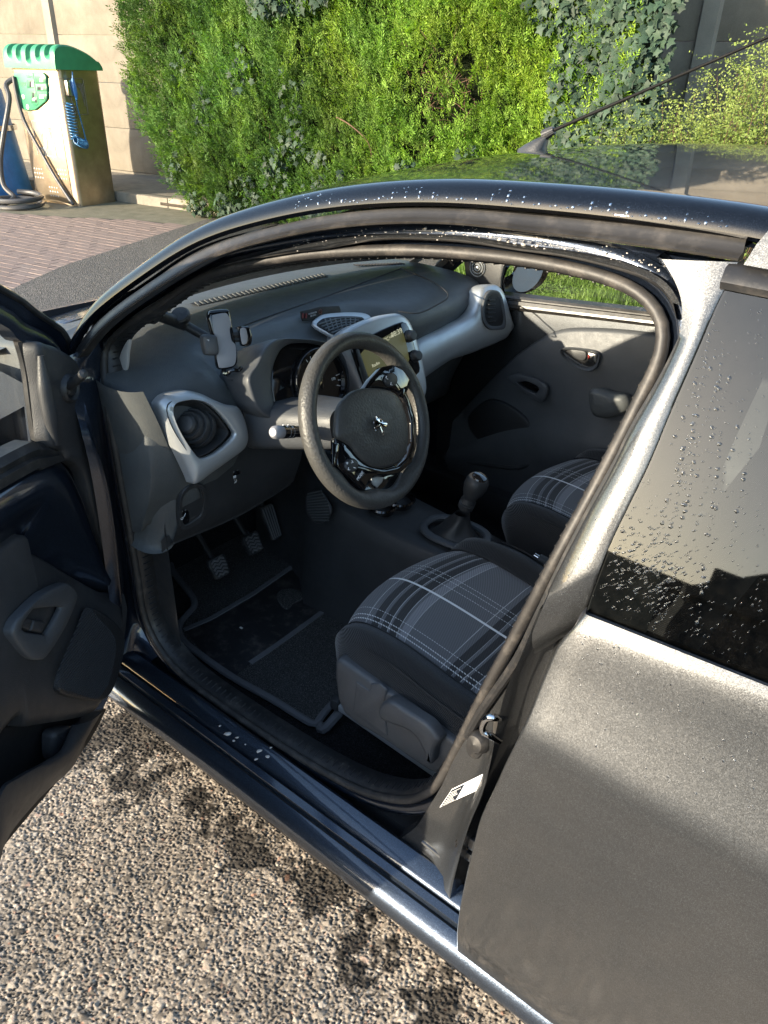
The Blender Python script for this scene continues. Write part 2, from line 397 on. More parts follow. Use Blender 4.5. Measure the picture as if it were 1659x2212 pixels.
def m_mesh(name, col, sc, axis=(0, 0, 1)):
    t = NT(name); c = t.coord(); v = t.n('TexVoronoi'); v.inputs['Scale'].default_value = sc; v.inputs['Randomness'].default_value = .15; t.l(c, v.inputs['Vector'])
    t.set(Base_Color=t.ramp(v.outputs[0], [(.2, (.002, .002, .002)), (.5, col)]), Roughness=.5, Normal=t.bump(v.outputs[0], .6, .002)); return t.m
MAT['grille_mesh'] = m_mesh('speaker_mesh', (.02, .021, .024), 260)

# ground, wall, kerb
def m_asphalt():
    t = NT('asphalt'); c = t.coord(); v = t.n('TexVoronoi'); v.inputs['Scale'].default_value = 120; t.l(c, v.inputs['Vector'])
    n = t.noise(c, 45, 6, .7); n2 = t.noise(c, .8, 5, .6); a = t.n('Attribute', attribute_name='tint')
    stone = t.ramp(v.outputs['Color'], [(.1, (.07, .065, .06)), (.5, (.14, .13, .12)), (.9, (.24, .22, .20))])
    b = t.mix(t.ramp(n.outputs[0], [(.45, 0.0), (.65, .65)]), stone, (.055, .054, .054))
    b = t.mix(t.ramp(n2.outputs[0], [(.35, .0), (.7, .35)]), b, (.08, .078, .076))
    h = t.math('ADD', v.outputs[0], n.outputs[0])
    t.set(Base_Color=b, Roughness=.85, Specular_IOR_Level=.3, Normal=t.bump(h, .8, .012)); return t.m
MAT['asphalt'] = m_asphalt()
def m_chip():
    t = NT('asphalt_chippings'); c = t.coord(); a = t.n('Attribute', attribute_name='tint'); n = t.noise(c, 420, 4, .7)
    t.set(Base_Color=t.mix(1.0, a.outputs['Color'], t.ramp(n.outputs[0], [(.3, .65), (.7, 1.2)]), 'MULTIPLY'), Roughness=.75, Specular_IOR_Level=.35, Normal=t.bump(n.outputs[0], .35, .002)); return t.m
MAT['chip'] = m_chip()
def m_concrete(name, c1, c2, stain=(.10, .10, .09), sc=1.0):
    t = NT(name); c = t.coord(); n = t.noise(c, 3*sc, 8, .65, .3); n2 = t.noise(c, 160*sc, 4, .6); c3 = t.coord((1.2, 1.2, .16)); n3 = t.noise(c3, 5*sc, 6, .7)
    b = t.ramp(n.outputs[0], [(.28, c1), (.7, c2)]); b = t.mix(t.ramp(n3.outputs[0], [(.55, 0.0), (.82, .4)]), b, stain)
    v = t.n('TexVoronoi'); v.inputs['Scale'].default_value = 38*sc; t.l(c, v.inputs['Vector']); pit = t.ramp(v.outputs[0], [(.03, 0.0), (.10, 1.0)])
    b = t.mix(1.0, b, t.ramp(n2.outputs[0], [(.3, .85), (.7, 1.1)]), 'MULTIPLY')
    t.set(Base_Color=b, Roughness=.88, Specular_IOR_Level=.25, Normal=t.bump(t.math('ADD', n2.outputs[0], t.math('MULTIPLY', pit, .5)), .35, .004)); return t.m
MAT['wall'] = m_concrete('wall_concrete', (.155, .137, .110), (.245, .22, .178), (.085, .076, .062))
MAT['pilaster'] = m_concrete('post_concrete', (.23, .21, .175), (.31, .285, .24), (.14, .13, .12))
MAT['kerb'] = m_concrete('kerb_concrete', (.17, .155, .125), (.30, .27, .22), (.09, .085, .075), 2)
MAT['footway'] = m_concrete('footway_concrete', (.16, .145, .12), (.25, .225, .185), (.09, .085, .075), 2)
MAT['apron'] = m_concrete('mossy_concrete', (.12, .12, .085), (.22, .20, .15), (.07, .08, .05), 2)
def m_brick():
    t = NT('paving_brick'); c = t.coord(); oi = t.n('ObjectInfo'); n = t.noise(c, 60, 5, .7); a = t.n('Attribute', attribute_name='tint')
    b = t.ramp(oi.outputs['Random'], [(0.0, (.20, .145, .125)), (.4, (.25, .18, .155)), (.75, (.22, .175, .155)), (1.0, (.29, .21, .175))])
    t.set(Base_Color=t.mix(t.ramp(n.outputs[0], [(.42, .0), (.72, .55)]), b, (.17, .15, .135)), Roughness=.8, Normal=t.bump(n.outputs[0], .5, .004)); return t.m
MAT['brick'] = m_brick()
MAT['joint'] = m_plain('joint_sand', (.055, .048, .042), .95, var=.3)
MAT['soil'] = m_plain('soil', (.045, .036, .026), .95, var=.4)
MAT['thuja'] = m_leaf('thuja_foliage', ((.080, .165, .036), (.13, .235, .048), (.21, .31, .056)), .6, .35)
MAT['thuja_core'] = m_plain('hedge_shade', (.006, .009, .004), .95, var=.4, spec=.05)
MAT['ivy'] = m_leaf('ivy_leaf', ((.018, .036, .022), (.028, .052, .032), (.042, .07, .042)), .6, .08)
MAT['shrub'] = m_leaf('shrub_leaf', ((.125, .18, .045), (.19, .25, .062), (.27, .315, .10)), .55, .3)
MAT['grass'] = m_leaf('grass_blade', ((.07, .14, .022), (.11, .19, .032), (.17, .24, .05)), .5, .3)
MAT['twig'] = m_plain('brown_twig', (.11, .062, .038), .8, var=.3)
# ================================================================ THE PLACE
def structure(o): o['kind'] = 'structure'; return o
E_ = np.array([.989, .15, 0.0]); N_ = np.array([-.15, .989, 0.0]); W0 = np.array([9.4, -5.93, 0.0])
def wl(s, d, z=0.0): return W0+E_*s+N_*d+np.array([0, 0, z])          # along the wall, out from it, up
RW = np.array([E_, N_, [0, 0, 1]]).T                                   # wall-aligned box rotation

# ---- far ground, one sheet to the horizon
m = MB(); m.grid([[(x, y, -.006) for y in (-90, -12, -6, 0, 6, 20, 90)] for x in (-90, -20, -6, 0, 6, 20, 90)])
structure(m.build('asphalt_ground', MAT['asphalt'], smooth=False))

# ---- near ground: loose-textured asphalt with its chippings as real relief
def chippings(x0, x1, y0, y1, st, cell=.0050):
    nx, ny = int((x1-x0)/st), int((y1-y0)/st)
    X, Y = np.meshgrid(np.linspace(x0, x1, nx), np.linspace(y0, y1, ny), indexing='ij')
    gx, gy = int((x1-x0)/cell)+3, int((y1-y0)/cell)+3
    px = RNG.random((gx, gy)); py = RNG.random((gx, gy)); rad = cell*(.42+.5*RNG.random((gx, gy))**1.5); hh = .0011+.0023*RNG.random((gx, gy))
    el = .6+.8*RNG.random((gx, gy)); th = RNG.random((gx, gy))*np.pi; tx = RNG.normal(0, .22, (gx, gy)); ty = RNG.normal(0, .22, (gx, gy))
    tone = RNG.random((gx, gy))
    cx = ((X-x0)/cell).astype(int)+1; cy = ((Y-y0)/cell).astype(int)+1
    H = np.zeros_like(X); T = np.full_like(X, .0)
    fx, fy = (X-x0)/cell+1, (Y-y0)/cell+1
    for dx in (-1, 0, 1):
        for dy in (-1, 0, 1):
            i = np.clip(cx+dx, 0, gx-1); j = np.clip(cy+dy, 0, gy-1)
            ax = (fx-(i+px[i, j]))*cell; ay = (fy-(j+py[i, j]))*cell
            c_, s_ = np.cos(th[i, j]), np.sin(th[i, j]); bx = ax*c_+ay*s_; by = (-ax*s_+ay*c_)*el[i, j]
            q = (bx*bx+by*by)/rad[i, j]**2
            h = hh[i, j]*np.clip(1.0-q, 0, 1)**.4+(tx[i, j]*bx+ty[i, j]*by)*(q < 1)*.7
            up = h > H; H = np.where(up, h, H); T = np.where(up, tone[i, j], T)
    low = sum(a*np.sin(X*f+p)*np.sin(Y*g+p2) for a, f, g, p, p2 in ((.0016, 9, 7, 0, 1), (.0011, 21, 17, 2, .4), (.0007, 47, 53, 1, 2)))
    return X, Y, H+low+RNG.normal(0, .00022, X.shape), T, H
X, Y, H, T, HS = chippings(-2.55, -.25, .58, 1.72, .0023, .0046)
_, _, H2, T2, HS2 = chippings(-2.55, -.25, .58, 1.72, .0023, .0105)
big = (HS2 > .0012) & (np.sin(T2*977) > .78); H = np.where(big & (HS2*.75+.0006 > HS), HS2*.75+.0006+(H-HS), H); HS = np.where(big, np.maximum(HS, HS2*.9), HS); T = np.where(big, T2, T)
tone = np.stack([np.interp(T, [0, .12, .3, .6, .85, .97, 1], c) for c in ((.10, .22, .29, .36, .46, .60, .44), (.092, .20, .262, .325, .42, .56, .26), (.082, .175, .228, .28, .37, .50, .19))], -1)
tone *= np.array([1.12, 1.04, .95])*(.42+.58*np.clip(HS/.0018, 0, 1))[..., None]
def vnoise(cell):
    nx, ny = int(2.4/cell)+3, int(1.3/cell)+3; R_ = RNG.random((nx, ny)); fx, fy = (X+2.6)/cell, (Y-.5)/cell; i, j = fx.astype(int), fy.astype(int); a, b = fx-i, fy-j
    a, b = a*a*(3-2*a), b*b*(3-2*b)
    return (R_[i, j]*(1-a)+R_[i+1, j]*a)*(1-b)+(R_[i, j+1]*(1-a)+R_[i+1, j+1]*a)*b
n1, n2, n3 = vnoise(.09), vnoise(.03), vnoise(.011); wet = np.zeros_like(X)
for (u, v, r, k) in ((255, 1570, .085, .85), (290, 1640, .075, .85), (340, 1680, .055, .9), (415, 1718, .042, .97), (512, 1800, .030, .9), (550, 1830, .034, .9), (672, 1905, .040, .85), (715, 1950, .05, .9), (770, 2020, .055, .95), (815, 2060, .045, .9), (925, 2150, .05, .95), (985, 2185, .05, .85), (1040, 2205, .04, .8), (600, 2130, .05, .3)):
    c = Zp(u, v, 0); d = np.hypot((X-c[0])*.7, Y-c[1])/(r*1.15)+(n1-.5)*1.8+(n2-.5)*2.0+(n3-.5)*1.3
    wet = np.maximum(wet, k*np.clip((.95-d)*2.2, 0, 1))
tone *= (1-.88*wet)[..., None]; tone *= (.86+.28*vnoise(.35))[..., None]
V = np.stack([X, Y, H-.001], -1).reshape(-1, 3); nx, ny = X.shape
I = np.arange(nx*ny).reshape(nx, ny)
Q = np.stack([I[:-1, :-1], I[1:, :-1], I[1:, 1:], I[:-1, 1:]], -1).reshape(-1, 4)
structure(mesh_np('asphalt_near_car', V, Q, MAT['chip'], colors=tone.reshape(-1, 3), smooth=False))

# ---- concrete post-and-panel wall
wall = thing('concrete_panel_wall', 'tall pale concrete wall of stacked panels between posts behind the hedge', 'wall', wl(0, 0, 0))
posts = [-13.1+2.32*i for i in range(11)]
me_panel = {}
for i in range(len(posts)-1):
    for j, z0 in enumerate((.02, .165, .755, 1.345, 1.935, 2.525, 3.115)):
        h = .14 if j == 0 else .586
        if j not in me_panel:
            m = MB(); m.box((0, 0, 0), (2.31, .06, h), .006); o = m.build('wall_panel', MAT['wall'], wall); me_panel[j] = o.data
        else:
            o = bpy.data.objects.new('wall_panel', me_panel[j]); COL.objects.link(o); attach(o, wall)
        o.location = wl(posts[i]+1.16, -.03+random.uniform(-.002, .002), z0+h/2); o.rotation_euler = (random.uniform(-.003, .003), 0, math.atan2(.15, .989))
mp = None
for s in posts:
    if mp is None:
        m = MB(); P = [(-.10, 0), (-.075, .055), (.075, .055), (.10, 0), (.10, -.09), (-.10, -.09)]
        m.grid([[(x, y, z) for x, y in P] for z in (-.05, 3.85)], cv=True); o = m.build('wall_post', MAT['pilaster'], wall, smooth=False); mp = o.data
    else: o = bpy.data.objects.new('wall_post', mp); COL.objects.link(o); attach(o, wall)
    o.location = wl(s, .0, 0); o.rotation_euler = (0, 0, math.atan2(.15, .989))

# ---- raised footway and kerb stones
m = MB(); m.grid([[wl(s, d, .128+random.uniform(-.002, .002)) for d in (1.36, .8, .01)] for s in np.linspace(-14, 6, 21)])
fw = structure(m.build('footway', MAT['footway'], smooth=False))
kb = None
for k in range(22):
    s = -13.2+k*.92
    if kb is None:
        m = MB(); m.box((0, 0, 0), (.91, .15, .30), .012); kb0 = m.build('kerb_stone', MAT['kerb'], fw); kb = kb0.data; o = kb0
    else: o = bpy.data.objects.new('kerb_stone', kb); COL.objects.link(o); attach(o, fw)
    o.location = wl(s, 1.435, -.017+random.uniform(-.006, .006)); o.rotation_euler = (0, 0, math.atan2(.15, .989)+random.uniform(-.004, .004))
# long slot in the kerb face (water outlet)
m = MB(); m.box(wl(-2.75, 1.512, .055), (.5, .012, .035), .004, RW); m.build('kerb_slot', MAT['soil'], fw)

# ---- mossy concrete apron in front of the kerb
edge = [Zp(u, v, .004) for u, v in ((-160, 462), (30, 461), (160, 470), (230, 472), (300, 476), (360, 482), (425, 489), (520, 500))]
m = MB(); kerbline = [wl((p-W0)@E_, 1.50, .012) for p in edge]; m.loft([edge, kerbline], 40, smooth=False)
structure(m.build('concrete_apron', MAT['apron'], smooth=False))

# ---- brick paving: bricks laid one by one
bond = [Zp(u, v, 0) for u, v in ((-60, 668), (0, 641), (70, 607), (140, 576), (235, 545), (330, 513), (440, 478), (540, 446))]
bx = np.array([p[0] for p in edge]); 
def inside(p):
    s, d = (p-W0)@E_, (p-W0)@N_
    es = [(q-W0)@E_ for q in edge]; ed = [(q-W0)@N_ for q in edge]
    if d < np.interp(-s, [-x for x in es], ed)+.03: return False
    bs = [(q-W0)@N_ for q in bond]; bb = [(q-W0)@E_ for q in bond]
    return s > np.interp(d, bs[::-1], bb[::-1])-.10
m = MB(); m.loft([[p+np.array([0, 0, .0]) for p in edge], [p*np.array([1, 1, 0]) for p in bond]], 40, smooth=False)
pav = structure(m.build('brick_paving', MAT['joint'], smooth=False)); 
L_, B_ = .205, .102; cand = []
for r in range(-2, 62):
    for k in range(-6, 40):
        s = -5.5+k*L_+(L_/2 if r % 2 else 0)+.0; d = 1.9+r*B_
        p = wl(s, d, 0)
        if inside(p): cand.append((np.linalg.norm(p-CAM_POS), s, d))
cand.sort(key=lambda c: c[0]); print('bricks', len(cand))
m = MB(); m.box((0, 0, 0), (L_-.006, B_-.006, .03), .002, seg=1); ob = m.build('brick', MAT['brick'], pav, smooth=False)
rest = MB()
for i, (_, s, d) in enumerate(cand):
    p = wl(s, d, -.006+random.uniform(-.0012, .0012))
    vis = Vector(p)-Vector(CAM_POS); z = vis.dot(Vector(CF)); u = IW/2+FL*vis.dot(Vector(CR))/z; v = IH/2-FL*vis.dot(Vector(CU))/z
    if i < 300:
        o = ob if i == 0 else bpy.data.objects.new('brick', ob.data)
        if i: COL.objects.link(o); attach(o, pav)
        o.location = p; o.rotation_euler = (random.uniform(-.005, .005), random.uniform(-.004, .004), math.atan2(.15, .989)+random.uniform(-.01, .01))
    else: rest.box(p, (L_-.007, B_-.007, .03), 0, RW)
if rest.V:
    o = rest.build('far_bricks', MAT['brick'], pav, smooth=False); o['kind'] = 'stuff'

bz = [p*np.array([1, 1, 0])+np.array([0, 0, .0125]) for p in bond]
m = MB(); m.loft([bz, [p-E_*1.6+N_*0 for p in bz], [np.array([1.25+.05*i, -.9-.62*i, .001]) for i in range(len(bz))]], 40, smooth=False); structure(m.build('asphalt_lane', MAT['asphalt'], smooth=False))
# ---- foliage builders
def sprays(base, dirs, up, length, nleaf, wid, col, flat=.75):
    """feathery sprays: a bent stem with leaflets on both sides; arrays over N sprays -> quads"""
    N = len(base); d = dirs/np.linalg.norm(dirs, axis=1)[:, None]
    side = np.cross(d, up); side /= np.linalg.norm(side, axis=1)[:, None]+1e-9; nn = np.cross(side, d)
    Vs = []; Cs = []; tl = np.linspace(.12, 1.0, nleaf)
    for i, t in enumerate(tl):
        sg = 1 if i % 2 else -1
        if i == nleaf-1: ld = d; ll = length*.30
        else:
            ld = d*.72+side*sg*.62+nn*RNG.normal(0, .25, (N, 1)); ll = length*(.46-.26*t)*(.8+.4*RNG.random(N))
        ld = ld/np.linalg.norm(ld, axis=1)[:, None]
        o = base+d*(length*t)[:, None]-nn*(length*.18*t*t)[:, None]
        w = np.cross(ld, nn+side*RNG.normal(0, .4, (N, 1))); w /= np.linalg.norm(w, axis=1)[:, None]+1e-9; w = w*(wid*(.7+.5*RNG.random(N)))[:, None]
        mid = o+ld*(ll*.45)[:, None]; tip = o+ld*ll[:, None]
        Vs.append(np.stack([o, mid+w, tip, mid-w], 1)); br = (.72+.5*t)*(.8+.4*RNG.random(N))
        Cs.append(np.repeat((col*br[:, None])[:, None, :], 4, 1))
    V = np.concatenate(Vs, 0).reshape(-1, 3); C = np.concatenate(Cs, 0).reshape(-1, 3)
    return V, C
def quads(n): return np.arange(n).reshape(-1, 4)
def leaves(c, nrm, rot, size, col, shape='ivy'):
    """flat lobed leaves as triangle fans"""
    if shape == 'ivy': prof = [(0, -.45), (.34, -.52), (.30, -.18), (.62, .02), (.26, .22), (0, .72), (-.26, .22), (-.62, .02), (-.30, -.18), (-.34, -.52)]
    else: prof = [(0, -.5), (.26, -.2), (.28, .12), (0, .5), (-.28, .12), (-.26, -.2)]
    prof = np.array(prof); N = len(c); n = nrm/np.linalg.norm(nrm, axis=1)[:, None]
    ref = np.tile(np.array([0, 0, -1.0]), (N, 1)); a = ref-n*(ref*n).sum(1)[:, None]; a /= np.linalg.norm(a, axis=1)[:, None]+1e-9; b = np.cross(n, a)
    cs, sn = np.cos(rot)[:, None], np.sin(rot)[:, None]; A = a*cs+b*sn; Bx = -a*sn+b*cs
    K = len(prof); V = np.zeros((N, K+1, 3)); V[:, 0] = c+n*(size*.06)[:, None]
    for i, (x, y) in enumerate(prof): V[:, i+1] = c+(Bx*x+A*y)*size[:, None]-n*(size*.10*(x*x+y*y))[:, None]
    base = (np.arange(N)*(K+1))[:, None]
    F = np.concatenate([np.stack([base[:, 0], base[:, 0]+1+i, base[:, 0]+1+(i+1) % K], 1) for i in range(K)], 0)
    C = np.repeat((col*(.75+.5*RNG.random((N, 1))))[:, None, :], K+1, 1)
    return V.reshape(-1, 3), F, C.reshape(-1, 3)

# ---- clipped conifer hedge
hedge = thing('conifer_hedge', 'tall dense green conifer hedge growing between the wall and the car', 'hedge', wl(-5.5, .9, 0))
zs = np.array([0, .2, .35, .7, 1.05, 1.6, 2.2, 3.3])
s_left = np.interp(zs, [0, .34, 1.06, 2.18, 3.3], [-3.35, -3.0, -2.62, -2.52, -2.6])      # leaning end by the air pump
s_right = np.full_like(zs, -8.25)
front = np.interp(zs, [0, .3, .8, 1.6, 3.3], [1.70, 1.84, 1.92, 1.88, 1.72])
def hp(s, z, extra=0.0):
    bul = .09*np.sin(s*3.1+z*1.7)+.06*np.sin(s*7.3-z*4.1)+.04*np.sin(z*9+s*13)
    return wl(s, np.interp(z, zs, front)+bul*(.6)+extra, z)
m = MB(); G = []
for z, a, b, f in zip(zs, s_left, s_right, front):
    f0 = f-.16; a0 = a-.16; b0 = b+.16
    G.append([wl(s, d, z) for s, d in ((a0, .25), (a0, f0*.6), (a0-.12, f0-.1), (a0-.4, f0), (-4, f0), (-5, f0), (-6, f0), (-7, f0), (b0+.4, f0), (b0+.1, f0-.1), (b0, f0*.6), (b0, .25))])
m.grid(G, cv=True); m.F.append(tuple(range(len(m.V)-12, len(m.V)))); m.build('shaded_core', MAT['thuja_core'], hedge, smooth=False)  # solid core; shade deep in the hedge put into its near-black colour
pts, nr, cols = [], [], []
def put(p, n, c): pts.append(p); nr.append(n); cols.append(c)
def hue(s, z):
    k = np.clip((-s-4.6)/2.4, 0, 1)*np.clip(.35+z*.5, 0, 1); pt = .5+.5*math.sin(s*2.3+z*1.1)*math.sin(s*.9-z*2.7)
    g = np.array([.78, .86, .95])*(1-k)+np.array([1.62, 1.5, 1.0])*k
    return g*(.72+.5*pt)*random.uniform(.55, 1.25)
N1 = 21000
for _ in range(N1):
    z = 2.75*random.random()**.9 if _ < 19500 else random.uniform(2.6, 3.3); a = np.interp(z, zs, s_left); s = a-.05-(a+8.25)*random.random()
    # a thin bare hollow with branches in the right half of the hedge
    if ((s+6.55)/.42)**2+((z-1.42)/.34)**2 < 1 and random.random() < .72: continue
    put(hp(s, z, .03-random.random()**1.4*.24), N_*1.15+E_*random.gauss(0, .25)+np.array([0, 0, random.gauss(.15, .3)]), hue(s, z))
for _ in range(3600):                                                    # the free end facing the pump
    z = 2.9*random.random(); a = np.interp(z, zs, s_left); d = .2+1.6*random.random(); f = np.interp(z, zs, front)
    d = min(d, f-.02); ed = max(0, (d-(f-.35))/.35)
    put(wl(a-.18*ed*ed+.05*math.sin(z*11+d*7)-random.random()**2*.12, d, z), E_+N_*(.3+ed)+np.array([0, 0, random.gauss(.1, .3)]), hue(a, z)*np.array([1.15, 1.1, .9]))
pts = np.array(pts); nr = np.array(nr); cols = np.array(cols); Np = len(pts)
dirs = nr*.75+np.stack([RNG.normal(0, .35, Np), RNG.normal(0, .35, Np), RNG.normal(.75, .45, Np)], 1)
upv = nr+RNG.normal(0, .35, (Np, 3))
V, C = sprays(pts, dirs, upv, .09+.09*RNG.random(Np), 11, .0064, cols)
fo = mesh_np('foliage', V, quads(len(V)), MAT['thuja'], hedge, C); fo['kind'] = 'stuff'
# a scatter of long stray shoots and brown twigs
tw = MB()
for _ in range(46):
    a = random.random()*2*math.pi; r = random.random()**.5
    p = hp(-6.55+.40*r*math.cos(a), 1.42+.34*r*math.sin(a), -.10); q = p+N_*random.uniform(.02, .12)+np.array([random.gauss(0, .14), 0, random.gauss(.12, .16)])
    tw.tube([p-N_*.1, (p+q)/2+np.array([0, 0, random.gauss(0, .03)]), q], [.006, .002], 5, n=6)
for _ in range(26):
    s = random.uniform(-8, -3); z = random.uniform(.3, 2.4); p = hp(s, z, -.05); q = p+N_*random.uniform(.04, .16)+np.array([random.gauss(0, .12), 0, random.gauss(.05, .12)])
    tw.tube([p, (p+q)/2+np.array([0, 0, .03]), q], [.004, .0015], 5, n=6)
b = hp(-5.75, 1.02, .05); tw.tube([b+E_*.30+np.array([0, 0, .16]), b+E_*.1+np.array([0, 0, .11])+N_*.08, b-E_*.12+np.array([0, 0, -.02])+N_*.10, b-E_*.14+np.array([0, 0, -.16])+N_*.04], [.007, .004], 6, n=14)
tw.build('twig', MAT['twig'], hedge)
tr = MB()
for s in (-3.6, -4.4, -5.3, -6.2, -7.1, -7.9): tr.tube([wl(s, .95, -.02), wl(s+.03, .93, 1.2), wl(s, .95, 2.6)], [.06, .03], 8, n=8)
tr.build('trunk', MAT['twig'], hedge)

# ---- ivy growing through the hedge
ivy = thing('ivy', 'dark grey-green ivy hanging over the hedge and trailing through its face', 'climbing plant', wl(-6, 1.9, 0))
c, n_, sz = [], [], []
def ivy_patch(s0, z0, rs_, rz, num, out=.03, size=(.045, .085)):
    for _ in range(num):
        a = random.random()*2*math.pi; r = random.random()**.6; s = s0+rs_*r*math.cos(a); z = z0+rz*r*math.sin(a)
        if z < .03: continue
        c.append(hp(s, z, out+random.uniform(-.02, .07))); n_.append(N_+np.array([random.gauss(0, .45), 0, random.gauss(.25, .4)])); sz.append(random.uniform(*size))
ivy_patch(-8.1, 1.7, .50, 1.6, 1900, .05); ivy_patch(-7.75, 2.4, .6, .55, 700, .06)   # curtain at the right end
ivy_patch(-4.95, 2.35, .62, .30, 420, .08); ivy_patch(-4.7, 2.15, .30, .16, 90, .06)      # mass over the top
for s0, z0, k in ((-4.3, 1.55, 34), (-3.45, 1.5, 16), (-3.7, 1.15, 16), (-4.9, .95, 34), (-4.65, .62, 46), (-5.2, .7, 40), (-4.2, .35, 42), (-5.6, .50, 34), (-4.9, 1.35, 20), (-3.2, .55, 26), (-5.0, .3, 40), (-6.3, .62, 60), (-3.9, .12, 80), (-3.4, .10, 60), (-6.9, .8, 50)):
    ivy_patch(s0, z0, .16, .24, k, .025, (.04, .075))
c = np.array(c); n_ = np.array(n_); sz = np.array(sz); cl = np.tile(np.array([[1.0, 1.0, 1.0]]), (len(c), 1))*(.8+.55*RNG.random((len(c), 1)))
V, F, C = leaves(c, n_, RNG.normal(0, .6, len(c)), sz, cl)
o = mesh_np('ivy_foliage', V, F, MAT['ivy'], ivy, C); o['kind'] = 'stuff'

# ---- golden small-leaved shrub at the right, behind the roof
shrub = thing('golden_shrub', 'loose yellow-green small-leaved shrub with arching shoots before the wall at right', 'shrub', wl(-9.4, 2.0, 0))
st = MB(); lc, ln, ls = [], [], []
for k in range(1150):
    s0 = random.uniform(-11.4, -8.3); d0 = random.uniform(1.5, 2.7); h = random.uniform(1.2, 1.95)*float(np.interp(-s0, [8.3, 8.7, 9.1, 9.6, 11.5], [.66, .76, .92, 1.04, 1.08]))
    b = wl(s0, d0, random.uniform(.1, .5)); tip = b+np.array([random.gauss(0, .20), random.gauss(.05, .16), 0]); tip[2] = h
    mid = (b+tip)/2+np.array([random.gauss(0, .05), random.gauss(0, .05), .08]); Pth = rs([b, mid, tip], 34)
    if k % 3 == 0: st.tube(Pth[::6], [.004, .0015], 4, n=8, cap=False)
    for i in range(5, 34):
        for sg in (-1, 1):
            ax = random.random()*6.28; o_ = np.array([math.cos(ax), math.sin(ax), random.gauss(.2, .3)])
            lc.append(Pth[i]+o_*.012); ln.append(o_*.5+np.array([0, .3, .8])); ls.append(random.uniform(.014, .026))
            if i % 3 == 0:                                   # short side shoots
                for q in range(1, 6): lc.append(Pth[i]+o_*.018*q+RNG.normal(0, .005, 3)); ln.append(RNG.normal(0, 1, 3)+np.array([0, .4, .6])); ls.append(random.uniform(.012, .022))
lc = np.array(lc); ln = np.array(ln); ls = np.array(ls); cl = np.ones((len(lc), 3))*(.75+.6*RNG.random((len(lc), 1)))
V, F, C = leaves(lc, ln, RNG.random(len(lc))*6.28, ls, cl, 'oval'); o = mesh_np('shrub_foliage', V, F, MAT['shrub'], shrub, C); o['kind'] = 'stuff'
st.build('stem', MAT['twig'], shrub)

# ---- grass strip on the far side of the car
gz = [(-3.6, -2.6), (2.9, -2.6), (2.2, -3.6), (1.9, -5.0), (-3.6, -6.3)]
m = MB(); m.V = [(x, y, .004) for x, y in gz]; m.F = [tuple(range(len(gz)))]
structure(m.build('grass_verge', MAT['soil'], smooth=False))
Ng = 60000; gx = RNG.uniform(-1.6, 2.3, Ng); gy = RNG.uniform(-5.6, -2.7, Ng); gx = np.minimum(gx, 2.75+(gy+2.6)*.45+RNG.normal(0, .05, Ng)); gb = np.stack([gx, gy, np.zeros(Ng)], 1)
hgt = (.05+.07*RNG.random(Ng))*(.7+.6*np.sin(gx*5)*np.sin(gy*4)**2+.3); tip = gb+np.stack([RNG.normal(0, .035, Ng), RNG.normal(0, .035, Ng), hgt], 1)
w = RNG.normal(0, 1, (Ng, 3)); w[:, 2] = 0; w /= np.linalg.norm(w, axis=1)[:, None]; w *= (.0026+.003*RNG.random(Ng))[:, None]
mid = gb*.5+tip*.5+np.array([0, 0, .012]); V = np.stack([gb-w, gb+w, mid+w*.8, mid-w*.8, mid+w*.8, tip, mid-w*.8, mid-w*.8], 1)
V = np.stack([gb-w*.7, mid-w, tip, mid+w], 1).reshape(-1, 3); C = np.repeat(np.ones((Ng, 1))*(.7+.6*RNG.random((Ng, 1))), 4, 0)*np.ones((1, 3))
nc = 9000; cc = np.stack([RNG.uniform(-1.6, 2.0, nc), RNG.uniform(-5.6, -3.2, nc), .04+.05*RNG.random(nc)], 1)
g = mesh_np('grass', V, quads(len(V)), MAT['grass'], None, C); g['kind'] = 'stuff'
V, F, C = leaves(cc, RNG.normal(0, .35, (nc, 3))+np.array([0, .3, 1]), RNG.random(nc)*6.28, .014+.016*RNG.random(nc), np.ones((nc, 3)), 'oval')
g = mesh_np('clover', V, F, MAT['grass'], None, C); g['kind'] = 'stuff'
# ================================================================ air pump, vacuum
pc_s, pc_d = -1.32, 1.83; PW, PD = .84, .60
pump = thing('air_pump', 'stainless steel tyre air pump with a green ribbed hood beside the kerb', 'air pump', wl(pc_s, pc_d, 0))
def pp(s, d, z): return wl(pc_s+s, pc_d+d, z)                         # pump frame: s along the wall, d towards the yard
def rrect(hw, hd, r, z, k=5):
    out = []
    for cx, cy, a0 in ((hw-r, hd-r, 0), (-hw+r, hd-r, 90), (-hw+r, -hd+r, 180), (hw-r, -hd+r, 270)):
        for i in range(k+1):
            a = math.radians(a0+90*i/k); out.append(pp(cx+r*math.cos(a), cy+r*math.sin(a), z))
    return out
m = MB(); m.grid([rrect(PW/2, PD/2, .05, z) for z in (0.01, .5, 1.0, 1.50)], cv=True); m.build('cabinet', MAT['stainless'], pump)
m = MB(); m.grid([rrect(PW/2-.004, PD/2-.004, .05, z) for z in (0, .03)], cv=True); m.build('plinth', MAT['black'], pump)
# cabinet door on the yard side, edges proud
m = MB(); m.box(pp(.03, PD/2+.004, .72), (PW-.17, .008, 1.38), .003, RW); m.build('service_panel', MAT['stainless'], pump)
